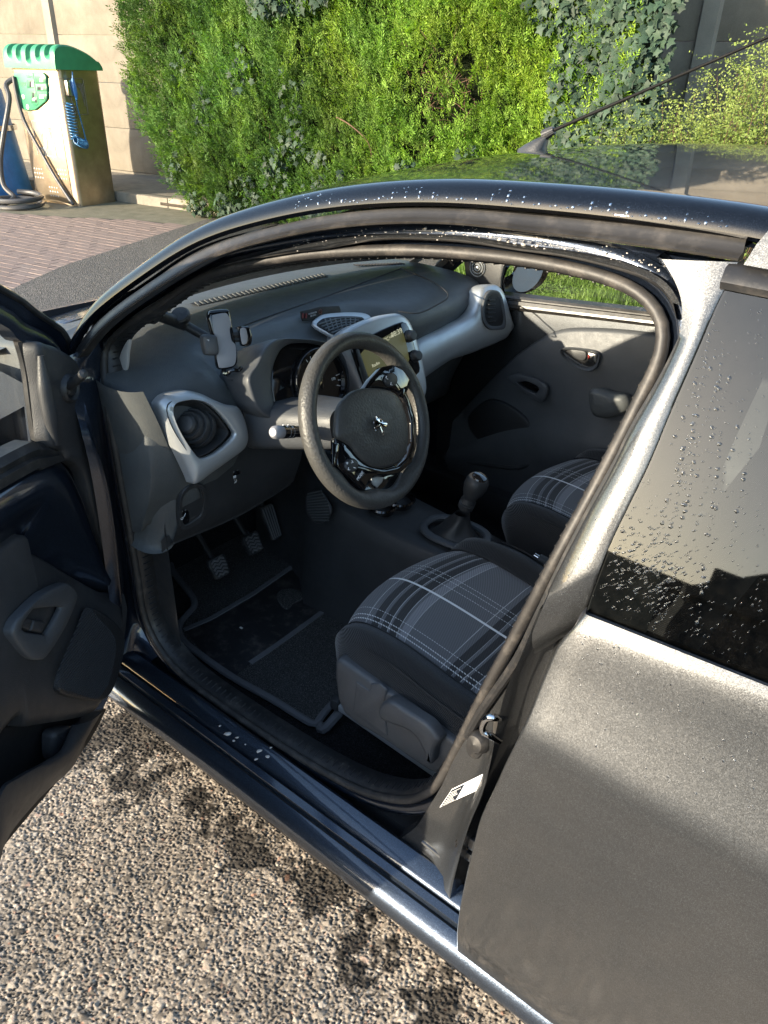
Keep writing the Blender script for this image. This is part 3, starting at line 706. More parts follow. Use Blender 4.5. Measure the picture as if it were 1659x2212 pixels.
# hood: rounded front, sloping to the back, five finger grooves at the front edge
hpf = rs([np.array([d, z, 0]) for d, z in ((-.335, 1.50), (-.335, 1.53), (-.29, 1.59), (-.16, 1.67), (0, 1.725), (.12, 1.75), (.22, 1.752), (.285, 1.738), (.33, 1.705), (.35, 1.65), (.356, 1.59), (.358, 1.54), (.358, 1.50))], 44)
G = []
for i, q in enumerate(hpf):
    t_ = hpf[min(i+1, 43)]-hpf[max(i-1, 0)]; nrm_ = np.array([-t_[1], t_[0]]); nrm_ /= np.linalg.norm(nrm_); row = []
    for g in np.linspace(-1, 1, 81):
        dep = 0.0
        for gc in (-.72, -.37, 0, .37, .72):
            x = (g-gc)/.088; end = 40.5-3.2*abs(gc); w = np.clip((i-21)/5, 0, 1)*np.clip((end-i)/2.0, 0, 1)
            if abs(x) < 1: dep = max(dep, (.05*(1-x*x)**.5*w))
        er = max(0, (abs(g)-.93)/.07)
        row.append(pp(g*(PW/2+.03), q[0]+nrm_[0]*(-dep if nrm_[1] > -9 else dep), q[1]-.02*er**2*(q[1] > 1.6)) if False else pp(g*(PW/2+.03), q[0]-abs(nrm_[0])*dep, q[1]-abs(nrm_[1])*dep-.02*er**2*(q[1] > 1.6)))
    G.append(row)
m = MB(); m.grid(G)
for e in (0, -1):
    side = [r[e] for r in G]; b = len(m.V); m.V += [tuple(p) for p in side]; m.F.append(tuple(range(b, b+len(side))))
m.build('hood', MAT['green'], pump, ang=50)
# green control plate
fn = N_; F0 = pp(0, PD/2+.008, 0)
def fp(u, v, o=0.0): return PL(u, v, F0+fn*o, fn)
ctl = [fp(*p) for p in ((33, 157), (66, 157), (96, 157), (102, 163), (105, 185), (106, 203), (102, 219), (80, 237), (61, 239), (51, 234), (42, 203))]
m = MB(); m.plate(ctl, fn, .03, .008, n=90, smooth=False); cp = m.build('control_plate', MAT['green'], pump)
def q_(u0, v0, u1, v1, o): return [fp(u0, v0, o), fp(u1, v0, o), fp(u1, v1, o), fp(u0, v1, o)]
for r_ in ((58.5, 172.5, 73.5, 190), (76, 165, 99, 181), (80, 186, 101, 197), (83, 203.5, 101, 215), (68, 198, 76, 212), (67.5, 209, 80, 223)):
    m = MB(); m.plate(q_(*r_, .030), fn, .002, .001, smooth=False); m.build('control_recess', MAT['green_dark'], cp)
for r_, mt in (((64, 176, 68, 188), 'black'), ((68.5, 177, 73, 188), 'etch'), ((86, 169, 93, 177), 'etch'), ((81, 188, 88, 194), 'black'), ((89, 189, 93, 194), 'etch'), ((85, 205, 95, 213), 'etch'), ((70, 200, 73, 212), 'black'), ((70, 211, 76, 217), 'etch'), ((76, 215, 79, 221), 'black')):
    m = MB(); m.plate(q_(*r_, .032), fn, .002, .001, smooth=False); m.build('coin_slot', MAT[mt], cp)
m = MB(); m.tube([fp(71.5, 158, .030), fp(76, 188, .030), fp(82, 220, .030), fp(80, 227, .030), fp(73, 226, .030)], .005, 5, n=30); m.build('groove', MAT['green_dark'], cp)
for u, v, mt in ((50.7, 209.6, 'zinc'), (60.4, 231, 'etch')):
    m = MB(); m.lathe([(.028, 0), (.026, .006), (.018, .007), (0, .007)], fp(u, v, .03), fn, 16); m.build('lock', MAT[mt], cp)
rt = -E_
text('lettering', 'Tiger', .078, fp(47.5, 180, .031), rt, (0, 0, 1), MAT['green_dark'], cp)
text('lettering', 'Libre', .048, fp(64, 165.5, .031), rt, (0, 0, 1), MAT['green_dark'], cp)
# etched tyre pictogram, front and side
def pictogram(P0, r, n, mat, par):
    r = np.array(r); up = np.array([0, 0, 1.]); n = np.array(n); m = MB()
    q = lambda a, b: P0+r*a+up*b+n*.003
    m.tube([q(-.17, -.19), q(-.17, .19), q(.02, .19), q(.15, .19), q(.17, .17), q(.17, -.19), q(-.0, -.19)], .0045, 4, n=0, smooth=False)
    for k in range(5): m.tube([q(-.0+.03*k, .12-.01*k), q(.05+.025*k, .14-.0*k), q(.12+.005*k, .06-.04*k)], .004, 4, n=5)
    m.tube([q(.0+.045*math.cos(a), -.02+.085*math.sin(a)) for a in np.linspace(0, 6.28, 18)], .005, 4, n=0, closed=False)
    for k in range(4): m.tube([q(-.15+.035*k, -.10), q(-.09+.03*k, -.13), q(-.07+.025*k, -.19)], .0045, 4, n=5)
    m.build('tyre_pictogram', mat, par)
pictogram(fp(96, 300, .0), rt, fn, MAT['etch'], pump)
S0 = pp(-PW/2-.001, 0, 0); sn = -E_
def sp_(u, v, o=0.0): return PL(u, v, S0+sn*o, sn)
pictogram(sp_(160, 209), N_*-1, sn, MAT['kerb'], pump)
m = MB()
for (a, b, k) in ((-.26, .42, 5), (.18, .40, 5), (-.05, .20, 5)):      # small vent holes low on the door
    for i in range(4):
        for j in range(3): m.lathe([(.0, .0), (.009, .0), (.009, .004), (0, .004)], pp(a+.045*i, PD/2+.008, b-.05*j), N_, 8)
m.build('vent_hole', MAT['etch'], pump)
m = MB()
for k in range(5):
    for d in (-.12, .10): m.box(pp(-PW/2-.003, d, 1.42-k*.02), (.006, .11, .006), 0, RW)
m.build('louvre', MAT['stainless'], pump)
# nozzle holder with blue inflator and coiled blue hose
m = MB(); m.box(sp_(146, 190)+sn*.03, (.05, .09, .16), .008, RW); hb = m.build('nozzle_holder', MAT['zinc'], pump)
nz = thing('inflator', 'blue tyre inflator with coiled hose hanging on the side of the air pump', 'tyre inflator', sp_(152, 190)+sn*.06)
m = MB(); a = sp_(150, 182)+sn*.07; m.tube([a+np.array([0, 0, .06]), a, sp_(155, 205)+sn*.07, sp_(158, 214)+sn*.06], [.016, .028, .026, .012], 8, n=12); m.tube([a+np.array([0, 0, .04]), a+np.array([0, 0, .13])+N_*-.01], .008, 6, n=4); m.build('handle', MAT['blue'], nz)
top = sp_(143, 222)+sn*.05; bot = sp_(156, 300)+sn*.05; P = []
for t in np.linspace(0, 1, 12*14):
    c = top+(bot-top)*t+N_*(-.0)*t; r_ = .052*(.8+.2*math.sin(t*3)); a = t*12*2*math.pi
    P.append(c+N_*r_*math.cos(a)+sn*(.045*math.sin(a)))
for t in np.linspace(0, 1, 9*12):
    c = bot+np.array([0, 0, -.06*math.sin(t*1.6)])-N_*.16*t; a = t*9*2*math.pi+0
    P.append(c+np.array([0, 0, .05*math.cos(a)])+sn*(.045*math.sin(a)))
e = P[-1]; 
m = MB(); m.tube(P, .0058, 5, n=0); m.tube([e, e+np.array([0, 0, .15])+N_*.02, sp_(163, 235)+sn*.04, sp_(158, 214)+sn*.05], .0075, 5, n=24); m.build('coiled_hose', MAT['blue_hose'], nz)
# long grey hose with its coil on the ground
hs = thing('air_hose', 'thick grey hose looping from the pump down to a coil on the bricks', 'hose', Zp(40, 445, .03))
c0 = Zp(42, 443, .03); P = [pp(PW/2-.02, PD/2-.05, 1.40), pp(PW/2+.06, PD/2+.06, 1.32), fp(20, 215, .12), fp(8, 290, .25), fp(1, 350, .30), fp(8, 400, .32), fp(30, 428, .35)]
P += [c0+np.array([.30*math.cos(a), .26*math.sin(a), .012*(a-2)]) for a in np.linspace(1.2, 12.0, 34)]
m = MB(); m.tube(P, .030, 9, n=150); m.build('hose', MAT['hose'], hs)
tl = thing('air_line', 'dark flat hose slanting across the front of the air pump', 'hose', pp(0, PD/2, .6))
m = MB(); m.tube([fp(29, 165, .05), fp(36, 205, .06), fp(52, 260, .05), fp(85, 322, .04), fp(120, 384, .04), fp(158, 442, .035)], .021, 8, n=40); m.build('hose', MAT['hose'], tl)
# blue vacuum post at the left edge
vc = Zp(-24, 432, 0)+np.array([.3, -.25, 0]); vac = thing('vacuum_cleaner', 'blue tapered vacuum cleaner drum cut off by the left edge', 'vacuum cleaner', vc)
m = MB(); m.lathe([(.0, .02), (.46, .02), (.47, .04), (.33, 1.25), (.30, 1.30), (0, 1.34)], vc, (0, 0, 1), 40); m.build('drum', MAT['blue'], vac)
m = MB(); m.lathe([(.418, .80), (.43, .80), (.425, .86), (.41, .86)], vc, (0, 0, 1), 40); m.build('steel_band', MAT['chrome'], vac)
m = MB(); m.lathe([(.48, .0), (.49, .02), (.48, .05), (.46, .05)], vc, (0, 0, 1), 40); m.build('base_ring', MAT['black'], vac)
v2 = thing('washer_post', 'tall steel washer post just beyond the left edge, throwing its shadow on the wall', 'washer post', (9.42, -3.95, 0))
m = MB(); m.box((9.42, -3.95, .85), (.42, .42, 1.7), .03, RW); m.build('post', MAT['stainless'], v2)
m = MB(); m.box((9.42, -3.95, 1.8), (.52, .52, .20), .06, RW); m.build('hood', MAT['green'], v2)
m = MB(); m.tube([(9.60, -3.9, 1.45), (9.74, -3.88, 1.25), (9.76, -3.88, .8), (9.66, -3.88, .35), (9.62, -3.9, .9), (9.60, -3.9, 1.2)], .025, 8, n=50); m.build('hose', MAT['hose'], v2)
# ================================================================ THE CAR: body
car = thing('hatchback_car', 'wet dark grey hatchback parked with its driver door wide open', 'car', (-1.05, 0, 0))
def mir(P): return [np.array([p[0], -p[1], p[2]]) for p in P]
def arr(P): return np.array(P)

# edge of the roof and A-pillar skin, from the pillar foot to the rear
Hpx = [(152, 757), (160, 722), (184, 688), (248, 636), (313, 590), (392, 536), (460, 505), (540, 482), (640, 458), (720, 446), (810, 438), (915, 435), (1015, 438), (1117, 448), (1220, 456), (1322, 467), (1475, 488), (1659, 516)]
Hed = SP(Hpx, 0.0); x_, z_ = Hed[-1][0], Hed[-1][2]
Hed += [np.array([x, body_y(z), z]) for x, z in ((-1.9, 1.392), (-2.2, 1.378), (-2.55, 1.355), (-2.8, 1.315))]
ST = sm(Hed, 110, 12)
ET = np.gradient(ST, axis=0); EN = np.stack([-ET[:, 2], np.zeros(len(ST)), ET[:, 0]], 1); EN /= np.linalg.norm(EN, axis=1)[:, None]; EN *= np.sign(EN[:, 2:3])
SW, SH_ = .036, .027
SHD = ST+EN*SH_+np.array([0, -SW, 0])                                    # top of the rolled shoulder
def shoulder(i, a): return ST[i]+EN[i]*SH_*math.sin(a)+np.array([0, -SW*(1-math.cos(a)), 0])
def section(e, t):
    x, y, z = e; f = np.clip((x+1.02)/.62, 0, 1)                       # 0 on the roof, 1 at the screen foot
    bow = .05+.10*f; h = .014*(1-f)+.016*f
    rear = np.clip((-2.5-x)/.3, 0, 1)
    a = min(1.0, abs(t))
    return np.array([x+(bow*(1-f*0) if x > -1.3 else bow*max(0, (x+1.9)/.6))*(1-a*a)-rear*.08*(1-a*a), y*t, z+h*(1-a**2.3)])
xs = ST[:, 0]; iw = int(np.argmin(abs(xs+1.0)))                         # header of the windscreen
def strip(i0, i1, ts): return [[section(SHD[i], t) for t in ts] for i in range(i0, i1)]
AR = np.radians([0, 12, 25, 40, 55, 72, 90])
m = MB(); G = [[ST[i]+np.array([0, -.012, -.006])]+[shoulder(i, a) for a in AR]+[section(SHD[i], .985), section(SHD[i], .96)] for i in range(0, iw+1)]; m.grid(G); m.build('pillar_skin', MAT['darkened_roof_paint'], car, ang=60)
m = MB(); m.grid([[p*np.array([1, -1, 1]) for p in r] for r in G]); m.build('pillar_skin', MAT['darkened_roof_paint'], car, ang=60)
tr_ = [.985, .96, .93, .9, .84, .76, .66, .54, .4, .25, .1]; tr_ = tr_+[0]+[-t for t in tr_[::-1]]
G = strip(iw, len(ST), tr_); Ls = [[ST[i]+np.array([0, -.012, -.006])]+[shoulder(i, a) for a in AR] for i in range(iw, len(ST))]; G0 = G; G = [l+r+[p*np.array([1, -1, 1]) for p in l[::-1]] for l, r in zip(Ls, G)]
m = MB(); m.grid(G); roof = m.build('roof', MAT['darkened_roof_paint'], car, ang=60)
m = MB()                                                               # headliner under it, closing the cabin
m.grid([[p+np.array([0, -.03*np.sign(p[1]) if abs(p[1]) > .4 else 0, -.045]) for p in r] for r in G0]); m.build('headliner', MAT['headliner'], car, ang=60)
tg = np.linspace(.96, -.96, 25); G = strip(0, iw+1, tg)
m = MB(); m.grid(G); m.build('windscreen', MAT['glass'], car, ang=60)
m = MB()                                                               # dark printed border round the glass, 2 mm inside it
for a, b in ((.96, .90), (-.90, -.96)): m.grid([[section(SHD[i], t)+np.array([-.002, 0, -.003]) for t in np.linspace(a, b, 3)] for i in range(0, iw+1)])
m.grid([[section(SHD[i], t)+np.array([-.002, 0, -.003]) for t in tg] for i in range(iw-5, iw+1)])
m.grid([[section(SHD[i], t)+np.array([-.002, 0, -.003]) for t in tg] for i in range(0, 5)]); m.build('screen_border', MAT['black'], car)
# aerial
ab = section(ST[int(np.argmin(abs(xs+1.14)))], 0.0); ab = PL(1156, 318, (ab[0], 0, 1.40), (0, 1, 0))
def ay(u, v): return Yp(u, v, 0.0)
m = MB(); b0, b1 = ay(1120, 322), ay(1176, 318); tip = ay(1187, 284)
G = []
for t, w, in ((0, .004), (.25, .018), (.55, .026), (.85, .024), (1.0, .014)):
    base = b0+(b1-b0)*t; top = base+(tip-b1)*(t**.8)*.86+(tip-b0-(tip-b1))*0
    G.append([base+np.array([0, w, -.012]), base+np.array([0, w*.8, 0]), (base+top)/2+np.array([0, w*.6, 0]), top+np.array([0, w*.25, 0]), top+np.array([0, -w*.25, 0]), (base+top)/2-np.array([0, w*.6, 0]), base-np.array([0, w*.8, 0]), base+np.array([0, -w, -.012])])
m.grid(G); m.F.append(tuple(range(len(m.V)-8, len(m.V)))); an = m.build('aerial_base', MAT['plastic'], car, ang=60)
m = MB(); p1 = ay(1174, 293); p2 = ay(1197, 281); m.tube([p1, p1*.5+p2*.5, p2], [.010, .009, .0065], 12, n=6); 
for k in range(8):
    a = k*math.pi/4; ax = (p2-p1)/np.linalg.norm(p2-p1); s1 = np.cross(ax, (0, 1, 0)); s1 /= np.linalg.norm(s1); s2 = np.cross(ax, s1); o_ = (s1*math.cos(a)+s2*math.sin(a))
    m.tube([p1+o_*.0098, p2+o_*.0066], .0012, 4, n=0)
m.build('aerial_collar', MAT['plastic'], an)
m = MB(); e1 = ay(1659, 80); e2 = e1+(e1-p2)*.12; m.tube([p2, e1, e2], [.0034, .0022], 8, n=20, smooth=False)
for k in range(150):                                                    # the wire wound round the rod
    pass
m.build('aerial_rod', MAT['aerial'], an)

# ---- door aperture: strip under the roof, channel, flange, seal
G1 = [(157, 768), (172, 730), (200, 702), (262, 651), (330, 606), (400, 558), (470, 524), (550, 500), (650, 474), (730, 461), (810, 451), (915, 449), (1015, 451), (1117, 461), (1220, 470), (1322, 480), (1475, 497), (1612, 517)]
GM = [(164, 772), (184, 733), (212, 706), (274, 657), (338, 616), (410, 568), (480, 536), (560, 512), (655, 489), (730, 477), (810, 468), (915, 466), (1015, 469), (1117, 484), (1220, 493), (1322, 504), (1475, 524), (1604, 545)]
G3 = [(176, 772), (196, 736), (224, 710), (285, 663), (347, 623), (420, 577), (490, 546), (570, 524), (660, 503), (730, 493), (810, 485), (915, 483), (1015, 486), (1117, 502), (1220, 511), (1322, 525), (1475, 546), (1594, 565)]
F1 = [(222, 735), (240, 720), (300, 672), (370, 628), (440, 588), (510, 561), (590, 541), (680, 522), (740, 514), (810, 508), (915, 506), (1015, 511), (1117, 527), (1220, 540), (1322, 560), (1400, 586), (1446, 618), (1470, 660)]
n = 110
lo = lambda P, o, dz=0: [p+np.array([0, 0, dz]) for p in SP(P, o)]
m = MB(); g1, gm_, g3 = sm(SP(G1, .010), n), sm(SP(GM, .004), n), sm(SP(G3, .004), n); iy = np.array([0, 1, 0]); m.grid([g1-iy*.014, g1, g1*.5+gm_*.5-iy*.001, gm_-iy*.003, gm_*.7+g3*.3+iy*.001, gm_*.4+g3*.6+iy*.005, gm_*.12+g3*.88+iy*.003, g3-iy*.003, g3-iy*.018])
for e in (0, 1):                                                        # close the ends
    r = [m.V[i*n+(n-1 if e else 0)] for i in range(9)]; b = len(m.V); m.V += r; m.F.append(tuple(range(b, b+9)))
m.build('drip_strip', MAT['strip'], car, ang=50)
m = MB(); m.loft([[p+np.array([0, -.006, -.012]) for p in SP(Hpx, 0)], lo(G1, .030)], n); m.loft([lo(G3, .02), lo(G3, .060), [a*.5+b*.5 for a, b in zip(SP(G3, .075), SP(F1, .075))], lo(F1, .06)], n)
m.build('door_channel', MAT['dark_paint'], car, ang=50)
SEAL = [(225, 779), (234, 738), (269, 703), (333, 662), (421, 603), (509, 576), (626, 555), (702, 546), (810, 541), (900, 541), (1000, 547), (1100, 557), (1200, 573), (1300, 597), (1370, 627), (1412, 664), (1432, 712), (1424, 775), (1390, 850), (1335, 960), (1280, 1065), (1200, 1212), (1100, 1400), (1050, 1492), (1000, 1592), (962, 1666), (932, 1706), (888, 1726), (830, 1722), (760, 1698), (650, 1637), (500, 1538), (400, 1463), (345, 1400), (312, 1330), (298, 1250), (281, 1150), (263, 1050), (246, 950), (233, 870)]
SL = rs(SP(SEAL, .075), 220, True); OC = np.array([-1.05, .66, .80])
outw = SL-OC; outw[:, 1] = 0; tn = np.roll(SL, -1, 0)-np.roll(SL, 1, 0); nn = np.stack([tn[:, 2], np.zeros(len(tn)), -tn[:, 0]], 1); nn /= np.linalg.norm(nn, axis=1)[:, None]
nn *= np.sign((nn*outw).sum(1))[:, None]
def off(o, y): return SL+nn*o+np.array([0, y, 0])
low = np.clip((1.0-SL[:, 2])/.5, 0, 1)
m = MB(); m.tube(list(SL), .0086, 12, closed=True, n=0); seal = m.build('door_seal', MAT['seal'], car, ang=70)
m = MB(); m.grid([off(-.006, -.004), off(-.012, -.010), off(-.014, -.03), off(-.006, -.055)], cv=True)
sl_in = m.build('seal_lip', MAT['rubber'], seal, ang=60)
m = MB()                                                                # fine ribs on the inner lip
for i in range(0, 220):
    p = off(-.0125, -.012)[i]; q = off(-.0148, -.03)[i]; m.tube([p, q], .0016, 4, n=0)
o = m.build('seal_rib', MAT['rubber'], seal); o['kind'] = 'stuff'
m = MB(); m.grid([off(-.004, -.012), off(.011, -.008), off(.016, .000), off(.022, .004), off(.034, .002), off(.040, -.006)], cv=True); m.build('aperture_flange', MAT['dark_paint'], car, ang=60)
# flange highlight ridge along the top
F2 = [(224, 757), (238, 731), (278, 692), (340, 652), (425, 596), (510, 568), (626, 547), (702, 538), (810, 520), (915, 519), (1015, 526), (1117, 541), (1220, 556), (1322, 580), (1395, 606), (1440, 640), (1462, 690)]
m = MB(); m.loft([lo(F1, .062), lo(F1, .05), [a*.5+b*.5 for a, b in zip(SP(F1, .047), SP(F2, .047))], lo(F2, .056), lo(F2, .075)], n); m.build('roof_flange', MAT['paint'], car, ang=60)

# ---- B-pillar
Bi = [(1428, 548), (1468, 596), (1488, 640), (1487, 706), (1470, 750), (1433, 823), (1375, 922), (1337, 999), (1286, 1090), (1228, 1200), (1193, 1271), (1155, 1350), (1113, 1432), (1040, 1537), (1010, 1590), (981, 1640), (952, 1701), (925, 1745), (900, 1785), (865, 1812), (843, 1835), (838, 1852)]
Bo = [(1594, 566), (1584, 590), (1570, 615), (1545, 662), (1508, 750), (1446, 892), (1402, 999), (1358, 1090), (1314, 1182), (1274, 1288), (1255, 1330), (1233, 1362), (1201, 1400), (1169, 1473), (1128, 1573), (1087, 1657), (1057, 1725), (1034, 1775), (1016, 1848), (1002, 1907), (990, 1970), (987, 2010)]
ib = list(range(0, 11)); 
up_i, up_o = Bi[:13], Bo[:13]
pi, po = sm(SP(up_i, .05), 90, 6), sm(SP(up_o, .006), 90, 6)
fd = np.clip((np.arange(90)-66)/23., 0, 1)[:, None]**1.3; pi = pi-fd*np.array([0, .022, 0]); po = po-fd*np.array([0, .040, 0])
def mixc(t, dy): return pi*(1-t)+po*t+np.array([0, dy, 0])
m = MB(); m.grid([mixc(-.02, -.03), mixc(0, 0), mixc(.05, .026), mixc(.16, .034), mixc(.5, .022), mixc(.94, .004), mixc(1.0, .0), mixc(1.0, -.03)]); m.build('pillar_panel', MAT['paint'], car, ang=60)
li, lo_ = rs(SP(Bi[9:], .060), 80), rs(SP(Bo[9:], .03), 80)
RGx = [(1180, 1300), (1142, 1394), (1107, 1473), (1089, 1537), (1069, 1631), (1051, 1696), (1020, 1770), (995, 1850), (975, 1930), (965, 1985)]
rg = rs(SP(RGx, .035), 80)
def mj(a, b, t, dy): return a*(1-t)+b*t+np.array([0, dy, 0])
m = MB(); m.grid([mj(li, rg, -.05, -.02), mj(li, rg, 0, 0), mj(li, rg, .5, -.008), mj(li, rg, .80, -.002), mj(li, rg, .92, .012), mj(li, rg, 1.05, .016), mj(rg, lo_, .25, .004), mj(rg, lo_, .45, -.02), mj(rg, lo_, .75, -.028), mj(rg, lo_, 1.05, -.01)]); jamb = m.build('door_jamb', MAT['paint'], car, ang=60)
m = MB(); rr = rs(SP(Bi[1:15], .052), 60); m.tube(list(rr), .0075, 8, n=0); m.build('rubber_edge', MAT['rubber'], car)

# ---- rear door skin
def yprof(z): return float(np.interp(z, [.05, .14, .20, .28, .5, .65, .79, .815, .83, .87, .91, .945, .97, .985, 1.0], [.70, .755, .777, .790, .803, .8075, .8055, .8035, .798, .782, .768, .7585, .751, .744, .730]))
def Bp(u, v, o=0.0):
    y = .78
    for _ in range(12): p = Yp(u, v, y-o); y = .5*y+.5*yprof(p[2])
    return p
RD = [(1262, 1326), (1233, 1362), (1201, 1400), (1169, 1473), (1128, 1573), (1087, 1657), (1057, 1725), (1034, 1775), (1016, 1848), (1002, 1907), (990, 1970), (985, 2030), (987, 2066), (1004, 2094)]
fe = rs([Bp(*p) for p in RD], 60)
rows = []
for p in fe:
    z = p[2]; r = [np.array([x, yprof(z+.03*max(0, (p[0]-x-.4))*0)+0*x, z+(.045*(p[0]-x) if z > .94 else 0)*np.clip((z-.94)/.04, 0, 1)]) for x in np.linspace(p[0], -2.62, 30)]
    rows.append([r[0]+np.array([-.002, -.022, 0]), r[0]+np.array([.0005, -.006, 0]), r[0]+np.array([-.001, -.0015, 0])]+r[0:1][:0]+[r[0]+np.array([-.004, 0, 0])]+r[1:])
m = MB(); m.grid(rows); rdoor = m.build('rear_door', MAT['paint'], car, ang=50)
# belt rubber, window, frame
bw = rs([Sp(1262, 1322, .012), Sp(1659, 1478, .012)], 2, smooth=False); b0_, b1_ = bw[0], bw[1]; bd = (b1_-b0_)/(b1_[0]-b0_[0]); b2_ = b0_+bd*(-2.55-b0_[0])
m = MB(); m.grid([[p+np.array(o) for p in (b0_, b1_, b2_)] for o in ((0, .004, -.034), (0, .026, -.022), (0, .024, -.008), (0, .012, .004), (0, -.004, .006))]); m.build('belt_rubber', MAT['rubber'], rdoor, ang=50)
wp = [(1570, 615), (1545, 662), (1508, 750), (1446, 892), (1402, 999), (1358, 1090), (1314, 1182), (1274, 1288), (1264, 1320)]
wf = rs(SP(wp, .005), 30)[::-1]; zt = wf[-1][2]
Gw = []
for p in wf:
    f = (p[2]-wf[0][2])/(zt-wf[0][2]); xe = -2.42+.1*f
    Gw.append([np.array([x, body_y(p[2]+0)-.005, p[2]+(bd[2]*(x-p[0]))*(1-f)*.9-.02*f*max(0, (p[0]-x))]) for x in np.linspace(p[0]-.001, xe, 14)])
for r in Gw:
    for q in r: q[1] = body_y(q[2])-.005
m = MB(); m.grid(Gw); m.build('window', MAT['tinted'], rdoor, ang=60)
m = MB(); m.grid([[r[0]+np.array([0, -.004, 0]), r[0]+np.array([-.075, -.004, 0])] for r in Gw]); m.build('window_border', MAT['black'], rdoor)
top = [r for r in Gw[-1]]
m = MB(); m.grid([[p+np.array(o) for p in [top[0]+np.array([.006, 0, 0])]+top] for o in ((0, .006, -.004), (0, .010, .004), (0, .003, .018), (0, -.012, .022))]); m.build('frame_seal', MAT['rubber'], rdoor, ang=50)
m = MB(); m.grid([[p+np.array(o) for p in [top[0]+np.array([-.012, 0, 0])]+top[1:]] for o in ((0, -.004, .020), (0, .006, .024), (-.006, -.001, .045), (-.02, -.012, .075))]); m.build('frame_panel', MAT['paint'], rdoor, ang=50)

# ---- sill
prof = [(.655, .20), (.672, .232), (.682, .248), (.688, .259), (.695, .2625), (.726, .253), (.7315, .246), (.7335, .238), (.7365, .238), (.739, .247), (.7515, .2415), (.7545, .229), (.758, .228), (.7605, .234), (.776, .226), (.787, .213), (.7925, .196), (.7905, .183), (.780, .172), (.76, .162), (.70, .155)]
xs_ = [-.43, -.50, -.60, -.8, -1.0, -1.2, -1.4, -1.6, -2.0, -2.5]
m = MB(); m.grid([[(x, y, z+.10*max(0, (-.62-x)/-.19)**2*(1 if y < .73 else .25)*0) for y, z in prof] for x in xs_]); m.build('sill', MAT['sky_tinted_paint'], car, ang=40)
m = MB(); 
for (y, z) in ((.735, .2385), (.7562, .2285)): m.tube([(x, y, z) for x in xs_], .0022, 6, n=0)
m.build('sill_sealer', MAT['strip'], car)
# ---- front hinge pillar
HI = [(243, 716), (218, 768), (214, 850), (224, 950), (240, 1050), (257, 1150), (270, 1230), (280, 1310), (296, 1370), (330, 1425)]
HO = [(150, 770), (152, 840), (176, 930), (196, 1010), (212, 1100), (226, 1200), (236, 1280), (242, 1350), (240, 1440), (244, 1495)]
hi, ho = rs(SP(HI, .066), 60), rs(SP(HO, -.005), 60)
m = MB(); m.grid([mj(hi, ho, -.1, -.02), mj(hi, ho, 0, 0), mj(hi, ho, .25, -.008), mj(hi, ho, .55, -.012), mj(hi, ho, .8, -.002), mj(hi, ho, .95, .004), mj(hi, ho, 1.1, -.03), mj(hi, ho, 1.5, -.05)]); m.build('hinge_pillar', MAT['dark_paint'], car, ang=60)
m = MB(); c = Sp(238, 1147, .045); m.lathe([(0, .012), (.010, .012), (.012, .006), (.012, 0)], c, (0, 1, 0), 12); m.box(c+np.array([.018, -.002, -.006]), (.04, .01, .022), .004); m.build('door_check', MAT['zinc'], car)
# ---- bits on the jamb
def jp(u, v, o=.062): return Sp(u, v, o)
m = MB(); q = [jp(1082, 1553, .03), jp(1068, 1550, .012), jp(1052, 1552, .008), jp(1043, 1568, .008), jp(1044, 1580, .008), jp(1058, 1588, .012), jp(1078, 1600, .03)]
m.tube(q, .0058, 10, n=30); stk = m.build('striker', MAT['chrome'], jamb)
m = MB(); m.plate([jp(1070, 1545, .052), jp(1084, 1550, .046), jp(1082, 1590, .046), jp(1074, 1622, .046), jp(1066, 1612, .05)], (0, 1, 0), .006, .002, smooth=False); m.build('striker_plate', MAT['zinc'], jamb)
m = MB(); m.plate([jp(1022, 1585), jp(1036, 1574), jp(1054, 1590), jp(1056, 1612), jp(1038, 1634), jp(1020, 1626), jp(1014, 1606)], (0.1, 1, 0.1), .012, .004); m.build('bump_pad', MAT['rubber'], jamb)
m = MB(); m.lathe([(.020, 0), (.019, .008), (.014, .014), (0, .017)], jp(1036, 1601, .05), (.15, 1, .2), 20); m.build('bump_stop', MAT['rubber'], jamb)
# ---- print label on the jamb
sa, sb, sc_, sd = jp(956, 1737, .058), jp(983, 1697, .058), jp(1050, 1664, .05), jp(1036, 1700, .05)
def q4(a, b): return (sa*(1-a)+sd*a)*(1-b)+(sb*(1-a)+sc_*a)*b
m = MB(); m.grid([[q4(a, b)+np.array([0, .0095, 0]) for b in np.linspace(0, 1, 9)] for a in np.linspace(0, 1, 21)]); lab = m.build('print_label', MAT['white'], jamb)
m = MB(); m.grid([[q4(a, b)+np.array([0, .0110, 0]) for b in np.linspace(.05, .95, 9)] for a in np.linspace(.03, .45, 9)]); m.build('label_field', MAT['dark_paint'], lab)
m = MB()
for k in range(7): m.grid([[q4(a, .12+k*.11+j)+np.array([0, .0122, 0]) for j in (0, .03)] for a in (.07, .2, .40-.05*(k % 3))])
o = m.build('print_line', MAT['white'], lab); o['kind'] = 'stuff'
m = MB()
for k in range(9): m.grid([[q4(a, .12+k*.085+j)+np.array([0, .0103, 0]) for j in (0, .022)] for a in (.52, .9-.07*(k % 4))])
o = m.build('print_line', MAT['plastic'], lab); o['kind'] = 'stuff'
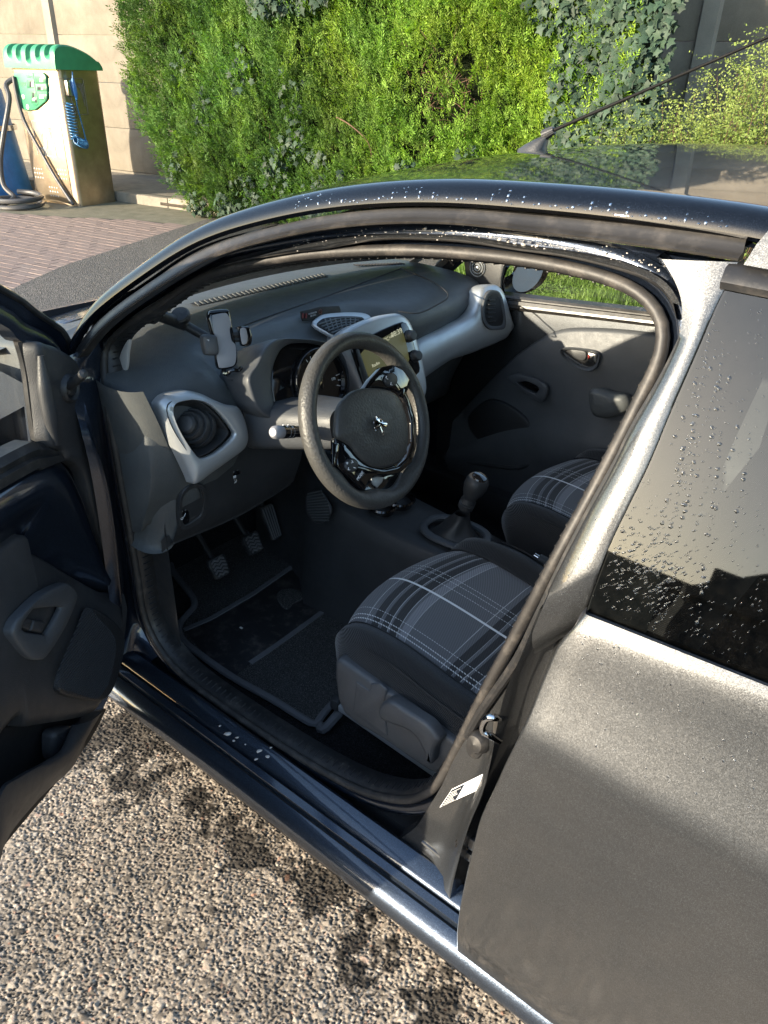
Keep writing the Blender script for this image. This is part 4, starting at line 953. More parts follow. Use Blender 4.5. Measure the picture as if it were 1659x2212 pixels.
# rear door hinge with its bolt, plug and pressed rib
c = jp(1002, 1819, .045); m = MB(); m.box(c+np.array([-.012, .0, .012]), (.034, .012, .03), .004); m.box(c+np.array([-.012, .0, -.026]), (.034, .010, .022), .004); m.build('rear_hinge', MAT['paint'], jamb)
m = MB(); m.lathe([(.013, .004), (.013, .008), (.0085, .008), (.0085, .016), (0, .017)], c, (0, 1, 0), 6); m.build('hinge_bolt', MAT['gloss'], jamb, ang=20)
c = jp(966, 1915, .052); m = MB(); m.lathe([(.024, -.004), (.024, .003), (.018, .007), (.012, .004), (.006, .004), (0, .005)], c, (0, 1, 0), 24); m.build('body_plug', MAT['paint'], jamb)
m = MB(); m.tube([jp(913, 1818, .058), jp(955, 1852, .054), jp(998, 1888, .050)], .0045, 8, n=20, upv=(0, 1, 0)); m.build('pressed_rib', MAT['paint'], jamb)

# ---- rest of the shell (bonnet, wings, far side, tail, underside)
G = []
for x, zc, ze, w in ((-.12, 1.0, .965, .70), (.1, .955, .92, .74), (.35, .89, .84, .75), (.55, .81, .76, .72), (.66, .72, .66, .66), (.70, .60, .56, .62)):
    G.append([np.array([x+(.06*(1-t*t)), w*t, ze+(zc-ze)*(1-abs(t)**2.4)]) for t in np.linspace(1, -1, 25)])
m = MB(); m.grid(G); m.build('bonnet', MAT['dark_paint'], car, ang=60)
m = MB(); m.grid([[section(SHD[0], t)+np.array([dx, 0, dz]) for t in np.linspace(1, -1, 25)] for dx, dz in ((.0, -.004), (.05, -.035), (.12, -.03))]); m.build('scuttle', MAT['strip'], car)
def side(sgn):
    G = []
    for x, zt_, w in ((-.44, .94, 1.0), (-.2, .95, 1.0), (0, .935, 1.0), (.3, .85, .98), (.55, .76, .94), (.70, .62, .82)):
        G.append([np.array([x, sgn*yprof(z)*w*(.97), z]) for z in np.linspace(zt_, .22, 12)])
    return G
m = MB(); m.grid(side(1)); m.build('front_wing', MAT['dark_paint'], car, ang=60)
m = MB(); m.grid(side(-1)); m.build('front_wing', MAT['dark_paint'], car, ang=60)
m = MB(); m.grid([[(.76-.12*(t*t), .66*t, z) for t in np.linspace(1, -1, 15)] for z in (.62, .45, .30, .2)]); m.build('front_bumper', MAT['dark_paint'], car, ang=60)
m = MB(); m.grid([[np.array([x, -yprof(z)*.985, z]) for z in np.linspace(.93, .2, 10)] for x in np.linspace(-.42, -2.8, 12)]); m.build('far_side_panel', MAT['paint'], car, ang=60)
m = MB(); m.grid([[np.array([x, yprof(z)*.985, z]) for z in np.linspace(.99, .2, 10)] for x in np.linspace(-2.6, -2.85, 4)]); m.build('rear_wing', MAT['paint'], car, ang=60)
m = MB(); m.grid([[(-2.62-.05*(1-t*t), .76*t, .985) for t in np.linspace(1, -1, 11)], [(-2.78-.1*(1-t*t), .52*t, 1.31) for t in np.linspace(1, -1, 11)]]); m.build('rear_screen', MAT['tinted'], car)
m = MB(); m.grid([[(x-.07*(1-t*t), w*t, z) for t in np.linspace(1, -1, 11)] for x, z, w in ((-2.62, .985, .76), (-2.86, .9, .78), (-2.9, .6, .78), (-2.86, .3, .74), (-2.7, .2, .7))]); m.build('tailgate', MAT['paint'], car)
m = MB(); m.grid([[(x, y, .158) for y in (.70, -.70)] for x in (.60, .42, -.42, -2.0, -2.8)]); m.build('underbody', MAT['black'], car)
def wheel(x, y):
    m = MB(); m.lathe([(.20, -.08), (.27, -.082), (.285, -.06), (.285, .06), (.27, .082), (.20, .08)], (x, y, .285), (0, 1, 0), 40); w = m.build('wheel', MAT['tyre'], car)
    m = MB(); s = 1 if y > 0 else -1; m.lathe([(.0, s*.05), (.05, s*.055), (.10, s*.03), (.17, s*.05), (.20, s*.075), (.205, s*.06), (.205, -s*.06)], (x, y, .285), (0, 1, 0), 40); m.build('rim', MAT['silver'], w)
for x in (0.0, -2.34):
    for y in (.70, -.70): wheel(x, y)
# ================================================================ THE CAR: cabin
def plate_on(fn, px, nrm, th, bev=.004, mat='plastic', name='panel', parent=None, smooth=True, dome=0.0, n=None, ang=50):
    m = MB(); m.plate([fn(u, v) for u, v in px], nrm, th, bev, n=n, smooth=smooth, dome=dome); return m.build(name, MAT[mat] if isinstance(mat, str) else mat, parent, ang=ang)

# ---- floor, bulkhead, tunnel
m = MB(); m.grid([[(x, y, z) for y in np.linspace(.66, -.66, 9)] for x, z in ((.12, .60), (.06, .48), (-.03, .30), (-.10, .195), (-.22, .165), (-.8, .162), (-1.5, .162), (-1.6, .30), (-2.5, .32))]); m.build('floor_carpet', MAT['carpet'], car, ang=70)
m = MB(); m.grid([[(x, .655, z) for x in np.linspace(-.05, -2.4, 12)] for z in (.16, .22, .245)]); m.grid([[(x, y, .2455) for x in np.linspace(-.45, -1.45, 12)] for y in (.655, .61)]);
m.grid([[(x, .610, z) for x in np.linspace(-.45, -1.45, 12)] for z in (.246, .2, .165)]); m.build('sill_trim', MAT['plastic'], car)
m = MB(); m.grid([[(x, .625+.02*max(0, (-.45-x)), z) for x in np.linspace(.05, -.60, 10)] for z in np.linspace(.17, .66, 6)]); m.build('kick_panel', MAT['plastic'], car)
m = MB(); m.grid([[(.10, y, z) for y in np.linspace(.7, -.7, 5)] for z in np.linspace(.3, .97, 4)]); m.build('bulkhead', MAT['black'], car)
# tunnel with console on top
def cons(x):
    zt = float(np.interp(-x, [.30, .50, .62, .72, .85, 1.05, 1.25, 1.6], [.62, .56, .525, .50, .485, .485, .44, .42])); w = float(np.interp(-x, [.3, .46, .58, .9, 1.2], [.035, .05, .122, .105, .10])); fl = float(np.interp(-x, [.46, .60], [.25, 1.0]))
    return [(x, s*(w+(y-w)*fl if y > w else y), z) for s, y, z in ((1, w+.075, .165), (1, w+.055, .25), (1, w+.025, .38), (1, w+.008, zt-.05), (1, w-.004, zt-.012), (1, w-.018, zt), (1, w*.4, zt-.004), (-1, w*.4, zt-.004), (-1, w-.018, zt), (-1, w-.004, zt-.012), (-1, w+.008, zt-.05), (-1, w+.025, .38), (-1, w+.055, .25), (-1, w+.075, .165))]
m = MB(); m.grid([cons(x) for x in (-.25, -.4, -.5, -.6, -.7, -.8, -.9, -1.0, -1.1, -1.25, -1.55)]); console = m.build('centre_console', MAT['plastic'], car, ang=60)
def Yc(u, v): return PL(u, v, (-.62, .165, .44), (0, 1, .22))
gp = [(661, 1078), (674, 1062), (693, 1059), (709, 1081), (718, 1104), (706, 1124), (683, 1130), (664, 1107)]
g = plate_on(Yc, gp, (0, 1, .22), .006, .004, 'plastic', 'footwell_vent', car)
for k in range(11):
    v = 1064+k*5.6; a, b = PL(664+max(0, k-6)*3, v+3, (-.62, .173, .44), (0, 1, .22)), PL(694+min(k, 5)*3.2, v-4+k*.8, (-.62, .173, .44), (0, 1, .22))
    m = MB(); m.tube([a, b], .0022, 5, n=0); m.build('rib', MAT['dash'], g)
def Zc(u, v): return Zp(u, v, .49)
m = MB()
for c, r in ((Zc(862, 1088), .042), (Zc(826, 1104), .036)): m.lathe([(r+.006, .004), (r+.003, .009), (r-.002, .006), (r-.006, -.06), (0, -.06)], c+np.array([0, 0, .012]), (0, 0, 1), 28)
m.build('cup_holder', MAT['gloss'], console); 
# gear lever
kb_ = np.array([-1.034, 0, .657]); sh = np.array([-1.004, 0, .565]); ax = kb_-sh; ax /= np.linalg.norm(ax)
lever = None
m = MB(); m.lathe([(.0125, -.056), (.0165, -.053), (.018, -.038), (.026, -.020), (.0305, .0), (.030, .015), (.025, .026), (.015, .032), (0, .034)], kb_, ax, 28); lever = m.build('gear_knob', MAT['plastic'], car)
m = MB(); m.lathe([(.020, .029), (.018, .0325), (.010, .0345), (0, .0352)], kb_, ax, 24); m.build('knob_cap', MAT['gloss'], lever)
m = MB(); m.lathe([(.021, -.074), (.021, -.060), (.018, -.058), (.021, -.053), (.0185, -.046), (.0175, -.038)], kb_, ax, 24); m.build('knob_collar', MAT['plastic'], lever)
bc = np.array([-.985, -.005, .486]); G = []
for t in np.linspace(0, 1, 9):
    c = sh*(1-t)+bc*t+np.array([0, 0, -.0])*t; row = []
    for a in np.linspace(0, 2*math.pi, 28, endpoint=False):
        f = 1+.13*math.sin(a*4+t*3)*math.sin(t*math.pi); rx, ry = (.020+.048*t**1.6)*f, (.020+.036*t**1.6)*f
        row.append(c+np.array([rx*math.cos(a), ry*math.sin(a), .006*math.sin(3*a+5*t)*math.sin(t*3.1)]))
    G.append(row)
m = MB(); m.grid(G, cv=True); m.build('gear_gaiter', MAT['plastic'], lever, ang=80)
m = MB(); m.tube([bc+np.array([.090*math.copysign(abs(math.cos(a))**.8, math.cos(a)), .062*math.copysign(abs(math.sin(a))**.8, math.sin(a)), .010]) for a in np.linspace(0, 2*math.pi, 32, endpoint=False)], .008, 8, closed=True, n=0, flat=1.5); m.build('gaiter_frame', MAT['shield'], console)
# handbrake
m = MB(); m.tube([(-1.62, 0, .44), (-1.42, 0, .485), (-1.28, 0, .515), (-1.235, .0, .524)], [.018, .02, .019, .013], 12, n=16); hb_ = m.build('handbrake', MAT['leatherette'], car)
m = MB(); m.tube([(-1.238, 0, .524), (-1.222, 0, .527)], .008, 10, n=0); m.build('release_button', MAT['chrome'], hb_)

# ---- dashboard body
PLt = [(.02, .955), (-.12, .985), (-.30, 1.0), (-.45, 1.0), (-.55, .995), (-.62, .98), (-.655, .95), (-.672, .90), (-.668, .82), (-.645, .745), (-.615, .69), (-.60, .655), (-.55, .640)]
PMd = [(.02, .960), (-.12, .99), (-.30, 1.005), (-.47, 1.003), (-.515, .997), (-.525, .975), (-.545, .955), (-.62, .940), (-.66, .90), (-.655, .82), (-.64, .76), (-.60, .70), (-.52, .68)]
PPs = [(.02, .960), (-.12, .99), (-.30, 1.005), (-.47, 1.003), (-.56, .998), (-.615, .985), (-.645, .95), (-.635, .89), (-.615, .80), (-.585, .72), (-.55, .64), (-.50, .57), (-.42, .54)]
def lerp(a, b, t): return [(p[0]*(1-t)+q[0]*t, p[1]*(1-t)+q[1]*t) for p, q in zip(a, b)]
stn = [(.665, PLt, -.012), (.655, PLt, 0), (.60, PLt, 0), (.50, PLt, 0), (.455, lerp(PLt, PMd, .15), 0), (.43, lerp(PLt, PMd, .85), 0), (.40, PMd, 0), (.2, PMd, 0), (-.10, PMd, 0), (-.155, lerp(PMd, PPs, .25), 0), (-.20, lerp(PMd, PPs, .8), 0), (-.25, PPs, 0), (-.45, PPs, 0), (-.60, PPs, 0), (-.66, lerp(PPs, PPs, 0), 0)]
G = []
for y, P, dz in stn:
    bow = .05*(1-(y/.7)**2)
    Q = rs([np.array([x+(bow if x > -.2 else bow*max(0, (x+.5)/.3)) + (.03*max(0, (abs(y)-.55)/.11)**2 if x < -.5 else 0), y, z+dz]) for x, z in P], 40)
    G.append(Q)
G = [[np.array([p[0]+.004, .668, p[2]*1.0-.006]) for p in G[0]]]+G+[[np.array([p[0]+.03, -.70, p[2]-.01]) for p in G[-1]]]
m = MB(); m.grid(G); b = len(m.V)
m.F.append(tuple(range(0, 40))); dash = m.build('dashboard', MAT['dash'], car, ang=60)
# seams in the pad
m = MB(); m.tube([Zp(u, v, z) for u, v, z in ((868, 580, 1.006), (930, 606, 1.006), (962, 628, 1.002), (967, 642, .998), (950, 655, .994), (905, 676, .992), (860, 672, 1.0))], .0022, 5, n=40); m.tube([Zp(u, v, 1.0055) for u, v in ((510, 708), (600, 676), (690, 645), (760, 620), (840, 590), (868, 580))], .002, 5, n=30); m.build('pad_seam', MAT['plastic'], dash)
# windscreen vent with its comb of fins
p0, p1 = Zp(420, 660, 1.004), Zp(703, 595, 1.006); dv = p1-p0; px_ = np.array([.018, 0, .001])
m = MB(); m.grid([[p0+np.array([.02, 0, .0022]), p1+np.array([.02, 0, .0022])], [p0+np.array([-.012, 0, .0022]), p1+np.array([-.012, 0, .0022])]]); dfv = m.build('screen_vent', MAT['black'], car)
for k in range(31):
    p = p0+dv*(k+.5)/31; m = MB(); m.V = [tuple(p+np.array(o)) for o in ((-.012, .004, .003), (-.012, -.005, .003), (.014, -.0055, .006), (.014, -.0035, .006), (-.012, .004, -.003), (-.012, -.005, -.003), (.014, -.0055, 0), (.014, -.0035, 0))]
    m.F = [(0, 1, 2, 3), (4, 7, 6, 5), (0, 4, 5, 1), (1, 5, 6, 2), (2, 6, 7, 3), (3, 7, 4, 0)]
    if k == 0: f0 = m.build('fin', MAT['dash'], dfv, smooth=False); f0p = p
    else: o = bpy.data.objects.new('fin', f0.data); COL.objects.link(o); attach(o, dfv); o.location = p-f0p
m = MB(); q0, q1 = Zp(770, 575, 1.006), Zp(868, 571, 1.004)
for k in range(16): p = q0+(q1-q0)*k/15; m.tube([p+np.array([.012, 0, .003]), p+np.array([-.012, 0, .003])], .0022, 5, n=0)
o = m.build('side_grille', MAT['black'], dash); o['kind'] = 'stuff'
# lit warning strip in the recess
ip = PL(690, 678, (-.528, 0, .968), (-1, 0, .35))
def IP(u, v, o=0): return PL(u, v, ip+np.array([-1, 0, .35])*o, (-1, 0, .35))
ind = plate_on(IP, [(648, 673), (690, 663), (733, 661), (735, 680), (690, 690), (650, 694)], (-1, 0, .35), .004, .001, 'black', 'warning_strip', car, smooth=False)
m = MB(); 
for u in (655, 662): m.tube([IP(u, 677, .006), IP(u-1, 687, .006)], .0022, 5, n=0)
m.build('belt_lamp', MAT['red_print'], ind)
text('print', 'PASSENGER\nAIR BAG', .006, IP(676, 679, .006), (0, -1, 0), (.3, 0, 1), MAT['grey_pad'], ind)
m = MB(); c = IP(692, 673, .006); m.tube([c+np.array([0, .006*math.cos(a), .006*math.sin(a)]) for a in np.linspace(0, 6.28, 14)], .0009, 4, n=0); m.tube([c+np.array([0, .004, .004]), c+np.array([0, -.004, -.004])], .0009, 4, n=0); m.build('airbag_lamp', MAT['amber'], ind)

# ---- driver's vent
vn = np.array([-.95, .10, .22]); vn /= np.linalg.norm(vn); vo = np.array([-.672, .585, .90])
def VP(u, v, o=0): return PL(u, v, vo+vn*o, vn)
out = [(327, 876), (334, 860), (347, 850), (368, 845), (392, 842), (421, 849), (448, 862), (474, 872), (498, 876), (509, 890), (516, 908), (521, 928), (522, 949), (512, 969), (480, 993), (439, 1022), (418, 1038), (404, 1042), (395, 1022), (368, 966), (345, 920)]
inn = [(361, 882), (368, 870), (385, 865), (406, 863), (433, 870), (462, 893), (488, 926), (491, 937), (477, 955), (447, 978), (421, 986), (406, 975), (380, 937), (365, 905)]
m = MB(); m.ring([VP(*p, -.012) for p in out], [VP(*p, .004) for p in inn], vn, .030, 96, .6); v1 = m.build('driver_vent', MAT['silver'], car, ang=70)
m = MB(); I_ = rs([VP(*p, .028) for p in inn], 60, True); cI = VP(418, 922, 0); m.grid([cI+(I_-cI)*s+vn*o for s, o in ((1.03, .0), (1.0, .001), (.92, -.010), (.74, -.03), (.66, -.05), (.1, -.052))], cv=True); m.build('vent_cup', MAT['plastic'], v1, ang=70)
bc_ = VP(417, 921, .0); e2_ = np.cross(vn, (0, 0, 1)); e2_ /= np.linalg.norm(e2_); e3_ = np.cross(e2_, vn); bax = np.array([-.34, .86, .58]); bax /= np.linalg.norm(bax)
m = MB(); m.lathe([(.0425, -.02), (.044, -.012), (.0425, -.004), (.038, -.006), (.036, .0), (.0385, .004), (.036, .010), (.030, .009), (.028, .014), (.0305, .018), (.027, .024), (.021, .022), (.019, .027), (.0205, .031), (.016, .036), (.008, .0375), (0, .037)], bc_+vn*.002, bax, 40); m.build('vent_louvre', MAT['plastic'], v1, ang=30)
# ---- lower dash details
ln_ = np.array([-.93, .05, -.2]); ln_ /= np.linalg.norm(ln_)
def LP(u, v, o=0): return PL(u, v, np.array([-.635, .5, .73])+ln_*o, ln_)
m = MB(); m.ring([LP(*p) for p in ((384, 1066), (403, 1043), (427, 1040), (437, 1051), (441, 1080), (436, 1112), (420, 1128), (388, 1140), (380, 1110))], [LP(*p) for p in ((389, 1070), (405, 1052), (422, 1049), (431, 1060), (433, 1082), (428, 1106), (414, 1118), (393, 1128), (387, 1106))], ln_, .012, 48); cub = m.build('switch_bezel', MAT['plastic'], car)
plate_on(lambda u, v: LP(u, v, .003), [(390, 1070), (405, 1053), (421, 1050), (430, 1062), (430, 1085), (405, 1096), (388, 1096)], ln_, .004, .003, 'dash', 'blank_cover', cub)
plate_on(lambda u, v: LP(u, v, .003), [(388, 1102), (404, 1100), (405, 1124), (391, 1130)], ln_, .008, .003, 'gloss', 'level_switch', cub)
plate_on(lambda u, v: LP(u, v, .003), [(408, 1098), (428, 1088), (427, 1106), (409, 1120)], ln_, .006, .003, 'dash', 'blank_switch', cub)
m = MB(); c = LP(393, 1120, .0125); m.tube([c+np.array([0, .003*math.cos(a), .003*math.sin(a)]) for a in np.linspace(0, 6.3, 10)], .0007, 4, n=0); c = LP(399, 1113, .0125); m.tube([c+np.array([0, .004, -.004]), c, c+np.array([0, -.003, .004])], .0007, 4, n=0); m.build('switch_symbol', MAT['white'], cub)
sw = plate_on(LP, [(500, 1019), (516, 1014), (522, 1040), (519, 1047), (502, 1052)], ln_, .006, .002, 'gloss', 'traction_switch', car)
m = MB(); c = LP(507, 1030, .007); m.box(c, (.001, .008, .006)); m.tube([c+np.array([-.001, .003, -.006]), c+np.array([-.001, 0, -.012]), c+np.array([-.001, .003, -.016])], .0007, 4, n=6); m.tube([c+np.array([-.001, -.002, -.006]), c+np.array([-.001, -.004, -.012]), c+np.array([-.001, -.001, -.016])], .0007, 4, n=6); m.build('switch_symbol', MAT['white'], sw)
# end cap of the dashboard, folded round towards the door
fold = rs([LP(*p) for p in ((309, 846), (345, 920), (372, 985), (403, 1043), (390, 1070), (384, 1110), (384, 1150), (372, 1182), (351, 1195))], 40); wall_ = rs([np.array([-.47, .668, z]) for z in (.985, .90, .80, .74, .70, .66, .63, .61, .60)], 40)
m = MB(); m.grid([fold*(1-t)+wall_*t+np.array([-.030*math.sin(t*3.14)*(1-t), .030*math.sin(t*3.14)*(1-t*.5), 0]) for t in np.linspace(0, 1, 10)]); m.build('end_cap', MAT['dash'], dash, ang=60)
m = MB(); ku = [LP(*p) for p in ((400, 1046), (440, 1020), (500, 985), (560, 955), (600, 940), (660, 930))]; kl = [LP(*p) for p in ((368, 1178), (416, 1159), (480, 1132), (537, 1104), (580, 1078), (628, 1047))]; m.loft([ku, [a*.5+b*.5+ln_*.010 for a, b in zip(ku, kl)], [a*.08+b*.92+ln_*.006 for a, b in zip(ku, kl)], [b-ln_*.004 for b in kl]], 40); m.build('knee_panel', MAT['plastic'], dash, ang=60)
m = MB(); e_ = [LP(*p) for p in ((351, 1193), (364, 1181), (416, 1159), (480, 1132), (537, 1104), (628, 1047))]; m.loft([[p+np.array([.0, 0, .03]) for p in e_], e_, [p+np.array([.10, 0, .02]) for p in e_], [p+np.array([.30, 0, .10]) for p in e_]], 30); m.build('knee_panel_edge', MAT['plastic'], dash)

# ---- instrument pod
pn = np.array([-.96, .06, .28]); pn /= np.linalg.norm(pn); po_ = np.array([-.735, .31, .94])
def PP(u, v, o=0): return PL(u, v, po_+pn*o, pn)
so_ = [(578, 904), (548, 880), (534, 845), (529, 815), (546, 790), (558, 765), (572, 746), (594, 733), (630, 732), (680, 736), (716, 748), (738, 775), (748, 830), (740, 885), (715, 915), (650, 918)]
si_ = [(596, 896), (584, 860), (580, 820), (583, 795), (592, 768), (606, 750), (630, 742), (675, 744), (708, 756), (728, 780), (737, 830), (730, 880), (708, 905), (650, 908)]
m = MB(); O_ = rs([PP(*p) for p in so_], 80, True); cO = PP(650, 825); m.grid([O_+pn*-.0, cO+(O_-cO)*1.0-pn*.02, cO+(O_-cO)*.92-pn*.09, cO+(O_-cO)*.80-pn*.17], cv=True); m.ring([PP(*p) for p in so_], [PP(*p, -.012) for p in si_], pn, .014, 80, .4); pod = m.build('instrument_pod', MAT['shield'], car, ang=70)
m = MB(); m.plate([PP(*p, -.02) for p in si_], pn, .010, .004, dome=.028); m.build('pod_lens', MAT['gloss'], pod, ang=80)
dc = PP(690, 826, .012); e2 = np.cross(pn, (0, 0, 1)); e2 /= np.linalg.norm(e2); e3 = np.cross(e2, pn)
m = MB(); m.lathe([(.078, -.03), (.080, .006), (.077, .012), (.071, .010), (.069, .0), (0, -.002)], dc, pn, 56); dial = m.build('speed_dial', MAT['gloss'], pod, ang=40)
m = MB()
for k in (9, 10, 11, 12, 13, 18, 19, 20):
    a = math.radians(225-k*12.3); r0 = .064; r1 = .057 if k % 2 else .053
    m.tube([dc+pn*.0022+(-e2*math.cos(a)*-1)*r0*-1+e3*math.sin(a)*r0, dc+pn*.0022+(e2*-1*math.cos(a)*-1)*r1*-1+e3*math.sin(a)*r1], .0008, 4, n=0)
m.build('dial_tick', MAT['white'], dial)
dr = np.array([0, -1, 0])
for s, a in (('130', 110), ('150', 60), ('170', -5)):
    an_ = math.radians(a); text('dial_number', s, .009, dc+pn*.0022+dr*.045*math.cos(an_)+e3*.045*math.sin(an_), dr, e3, MAT['white'], dial)
m = MB(); m.box(dc+pn*.002+dr*-.018+e3*-.0, (.001, .022, .03), 0); m.build('dial_display', MAT['amber'], dial)
# ribbed cheek beside the pod
for k in range(6):
    m = MB(); m.tube([PL(503+k*6.5, 818+k*5, (-.665, .46, .9), (-1, .3, .1)), PL(520+k*5.2, 860+k*5, (-.665, .46, .9), (-1, .3, .1)), PL(531+k*4.6, 912+k*1.0, (-.665, .46, .9), (-1, .3, .1))], .0042, 6, n=10); m.build('rib', MAT['plastic'], pod)

# ---- steering column and stalk
sc0, sc1 = np.array([-.915, .355, .905]), np.array([-.66, .355, .845]); ax_ = sc0-sc1; ax_ /= np.linalg.norm(ax_); u2 = np.cross(ax_, (0, 1, 0)); u2 /= np.linalg.norm(u2); u2 = u2*np.sign(u2[2])
G = []
for t, wy, hz, dn in ((0, .085, .06, 0), (.35, .08, .055, 0), (.75, .068, .05, 0), (1, .058, .045, 0)):
    c = sc1+(sc0-sc1)*t; G.append([c+np.array([0, 1, 0])*wy*math.copysign(abs(math.cos(a))**.6, math.cos(a))+u2*hz*math.copysign(abs(math.sin(a))**.6, math.sin(a)) for a in np.linspace(0, 2*math.pi, 32, endpoint=False)])
m = MB(); m.grid(G, cv=True); m.F.append(tuple(range(len(m.V)-32, len(m.V)))); colm = m.build('steering_column', MAT['shield'], car, ang=50)
s0, s1 = np.array([-.855, .415, .892]), Xp(590, 934, -.875); d_ = s1-s0
m = MB(); m.tube([s0, s0+d_*.5], [.014, .0115], 14, n=4); m.tube([s0+d_*.48, s0+d_*.8], .0135, 16, n=3); m.lathe([(.0128, 0), (.0135, .01), (.0125, .022), (.008, .028), (0, .0295)], s0+d_*.80, d_, 18); stk_ = m.build('light_stalk', MAT['gloss'], car)
m = MB(); m.lathe([(.0132, 0), (.0139, .01), (.0130, .0222), (.0085, .0284), (0, .030)], s0+d_*.80, d_, 18); m.build('stalk_cap', MAT['grey_pad'], stk_)
dn_ = d_/np.linalg.norm(d_); m = MB()
for t in (.56, .66): m.lathe([(.01365, 0), (.01385, .0005), (.01365, .001)], s0+d_*t, d_, 18)
for t, a in ((.60, 2.2), (.72, 2.0), (.60, 1.4), (.72, 1.3)):
    q = dn_; s_ = np.cross(q, (0, 0, 1)); s_ /= np.linalg.norm(s_); w_ = np.cross(s_, q); c = s0+d_*t+(-s_*math.cos(a)*-1+w_*math.sin(a))*.0138; m.box(c, (.003, .003, .002))
m.build('stalk_mark', MAT['white'], stk_)

# ---- steering wheel
WC = np.array([-.969, .355, .928]); tw_ = math.radians(24); WU = np.array([math.sin(tw_), 0, math.cos(tw_)]); WL = np.array([0, 1., 0]); WN = np.array([-math.cos(tw_), 0, math.sin(tw_)])
def WP(u, v, o=0): return PL(u, v, WC+WN*o, WN)
def wq(l, u, o=0): return WC+WL*l+WU*u+WN*o
m = MB(); G = []
for a in np.linspace(0, 2*math.pi, 96, endpoint=False):
    R_ = .1685; r1 = .0172; rad = WL*math.cos(a)+WU*math.sin(a)*(.985 if math.sin(a) < 0 else 1); c = WC+rad*R_; row = []
    # thumb bulges next to the spokes
    fat = 1+.22*sum(math.exp(-((math.atan2(math.sin(a-b_), math.cos(a-b_)))/.16)**2) for b_ in (2.55, .52+math.pi*1.0-.0))*0
    sk = sum(math.exp(-(math.atan2(math.sin(a-b_), math.cos(a-b_))/.20)**2) for b_ in (math.radians(-28), math.radians(148), math.radians(-72), math.radians(-112)))
    for b_ in np.linspace(0, 2*math.pi, 18, endpoint=False):
        cx, cz = math.cos(b_), math.sin(b_); inn_ = .010*sk*max(0, -cx)**1.5
        row.append(c+rad*(r1*cx-inn_)+WN*(r1*1.12*cz))
    G.append(row)
m.grid(G, cu=True, cv=True); sw_ = m.build('steering_wheel', MAT['leatherette'], car, ang=80)
pad = [(719, 940), (722, 892), (733, 868), (750, 851), (768, 842), (800, 839), (833, 844), (852, 856), (865, 882), (874, 914), (875, 957), (865, 989), (846, 1005), (817, 1012), (791, 1005), (768, 986), (750, 963), (724, 948)]
m = MB(); m.plate([WP(*p, .012) for p in pad], WN, .012, .006, n=80, dome=.014); air = m.build('airbag_pad', MAT['leatherette'], sw_, ang=80)
spk = [(714, 952), (722, 945), (748, 966), (766, 988), (790, 1008), (818, 1015), (848, 1008), (868, 990), (878, 958), (877, 914), (868, 880), (856, 855), (835, 843), (800, 838), (775, 845), (790, 822), (815, 795), (838, 790), (860, 800), (876, 822), (874, 838), (868, 850), (880, 880), (889, 915), (890, 960), (880, 1000), (858, 1020), (846, 1026), (800, 1030), (786, 1040), (776, 1062), (768, 1056), (745, 1034), (718, 1010), (715, 985)]
m = MB(); m.plate([WP(*p, .0) for p in spk], WN, .016, .004, n=160, smooth=False); spo = m.build('spoke_trim', MAT['gloss'], sw_, ang=50)
m = MB(); m.plate([WP(*p, -.014) for p in ((775, 1048), (800, 1026), (850, 1020), (862, 1036), (846, 1062), (812, 1080), (785, 1078))], WN, .008, .003); bsp = m.build('bottom_spoke', MAT['gloss'], sw_)
plate_on(lambda u, v: WP(u, v, -.005), [(800, 1034), (814, 1030), (827, 1031), (824, 1042), (813, 1054), (804, 1047)], WN, .003, .001, 'silver', 'spoke_badge', bsp, smooth=False)
def pod_btn(c, px, name):
    o = plate_on(lambda u, v: WP(u, v, .016), px, WN, .006, .003, 'plastic', name, spo); return o
def circ(u, v, ru, rv, n=14): return [(u+ru*math.cos(a), v+rv*math.sin(a)) for a in np.linspace(0, 2*math.pi, n, endpoint=False)]
b1 = pod_btn(0, circ(842, 821, 13.5, 15.5), 'phone_button'); b2 = pod_btn(0, circ(757, 1005, 14, 15), 'volume_button')
def stroke(px, r, mat, par, name, o=.0235):
    m = MB(); m.tube([WP(*p, o) for p in px], r, 5, n=0); return m.build(name, MAT[mat], par)
stroke([(835, 812), (834, 817), (838, 819)], .0011, 'white', b1, 'call_symbol'); stroke([(845, 826), (844, 831), (848, 832)], .0011, 'white', b1, 'end_symbol')
stroke([(760, 995), (763, 999), (759, 1000)], .0009, 'white', b2, 'arrow_symbol'); stroke([(753, 1010), (752, 1015), (756, 1015)], .0009, 'white', b2, 'arrow_symbol')
m = MB(); m.tube([WP(748, 1000, .0235), WP(752, 1000, .0235)], .001, 4, n=0); m.tube([WP(750, 998, .0235), WP(750, 1003, .0235)], .001, 4, n=0); m.build('plus_symbol', MAT['white'], b2); stroke([(764, 1010), (768, 1011)], .001, 'white', b2, 'minus_symbol')
mb_ = plate_on(lambda u, v: WP(u, v, .016), [(770, 1024), (783, 1018), (788, 1024), (776, 1036)], WN, .004, .002, 'plastic', 'mode_button', spo, smooth=False)
r_ = WP(783, 1021, .021)-WP(775, 1033, .021); text('button_print', 'MODE', .0085, WP(778, 1028, .0208), r_, np.cross(WN, r_), MAT['white'], mb_)
plate_on(lambda u, v: WP(u, v, .016), [(717, 955), (732, 958), (730, 985), (722, 1010), (717, 1005)], WN, .002, .001, 'gloss', 'side_key', spo, smooth=False)
plate_on(lambda u, v: WP(u, v, .016), [(861, 855), (868, 838), (873, 842), (870, 860)], WN, .004, .0015, 'gloss', 'side_key', spo, smooth=False)
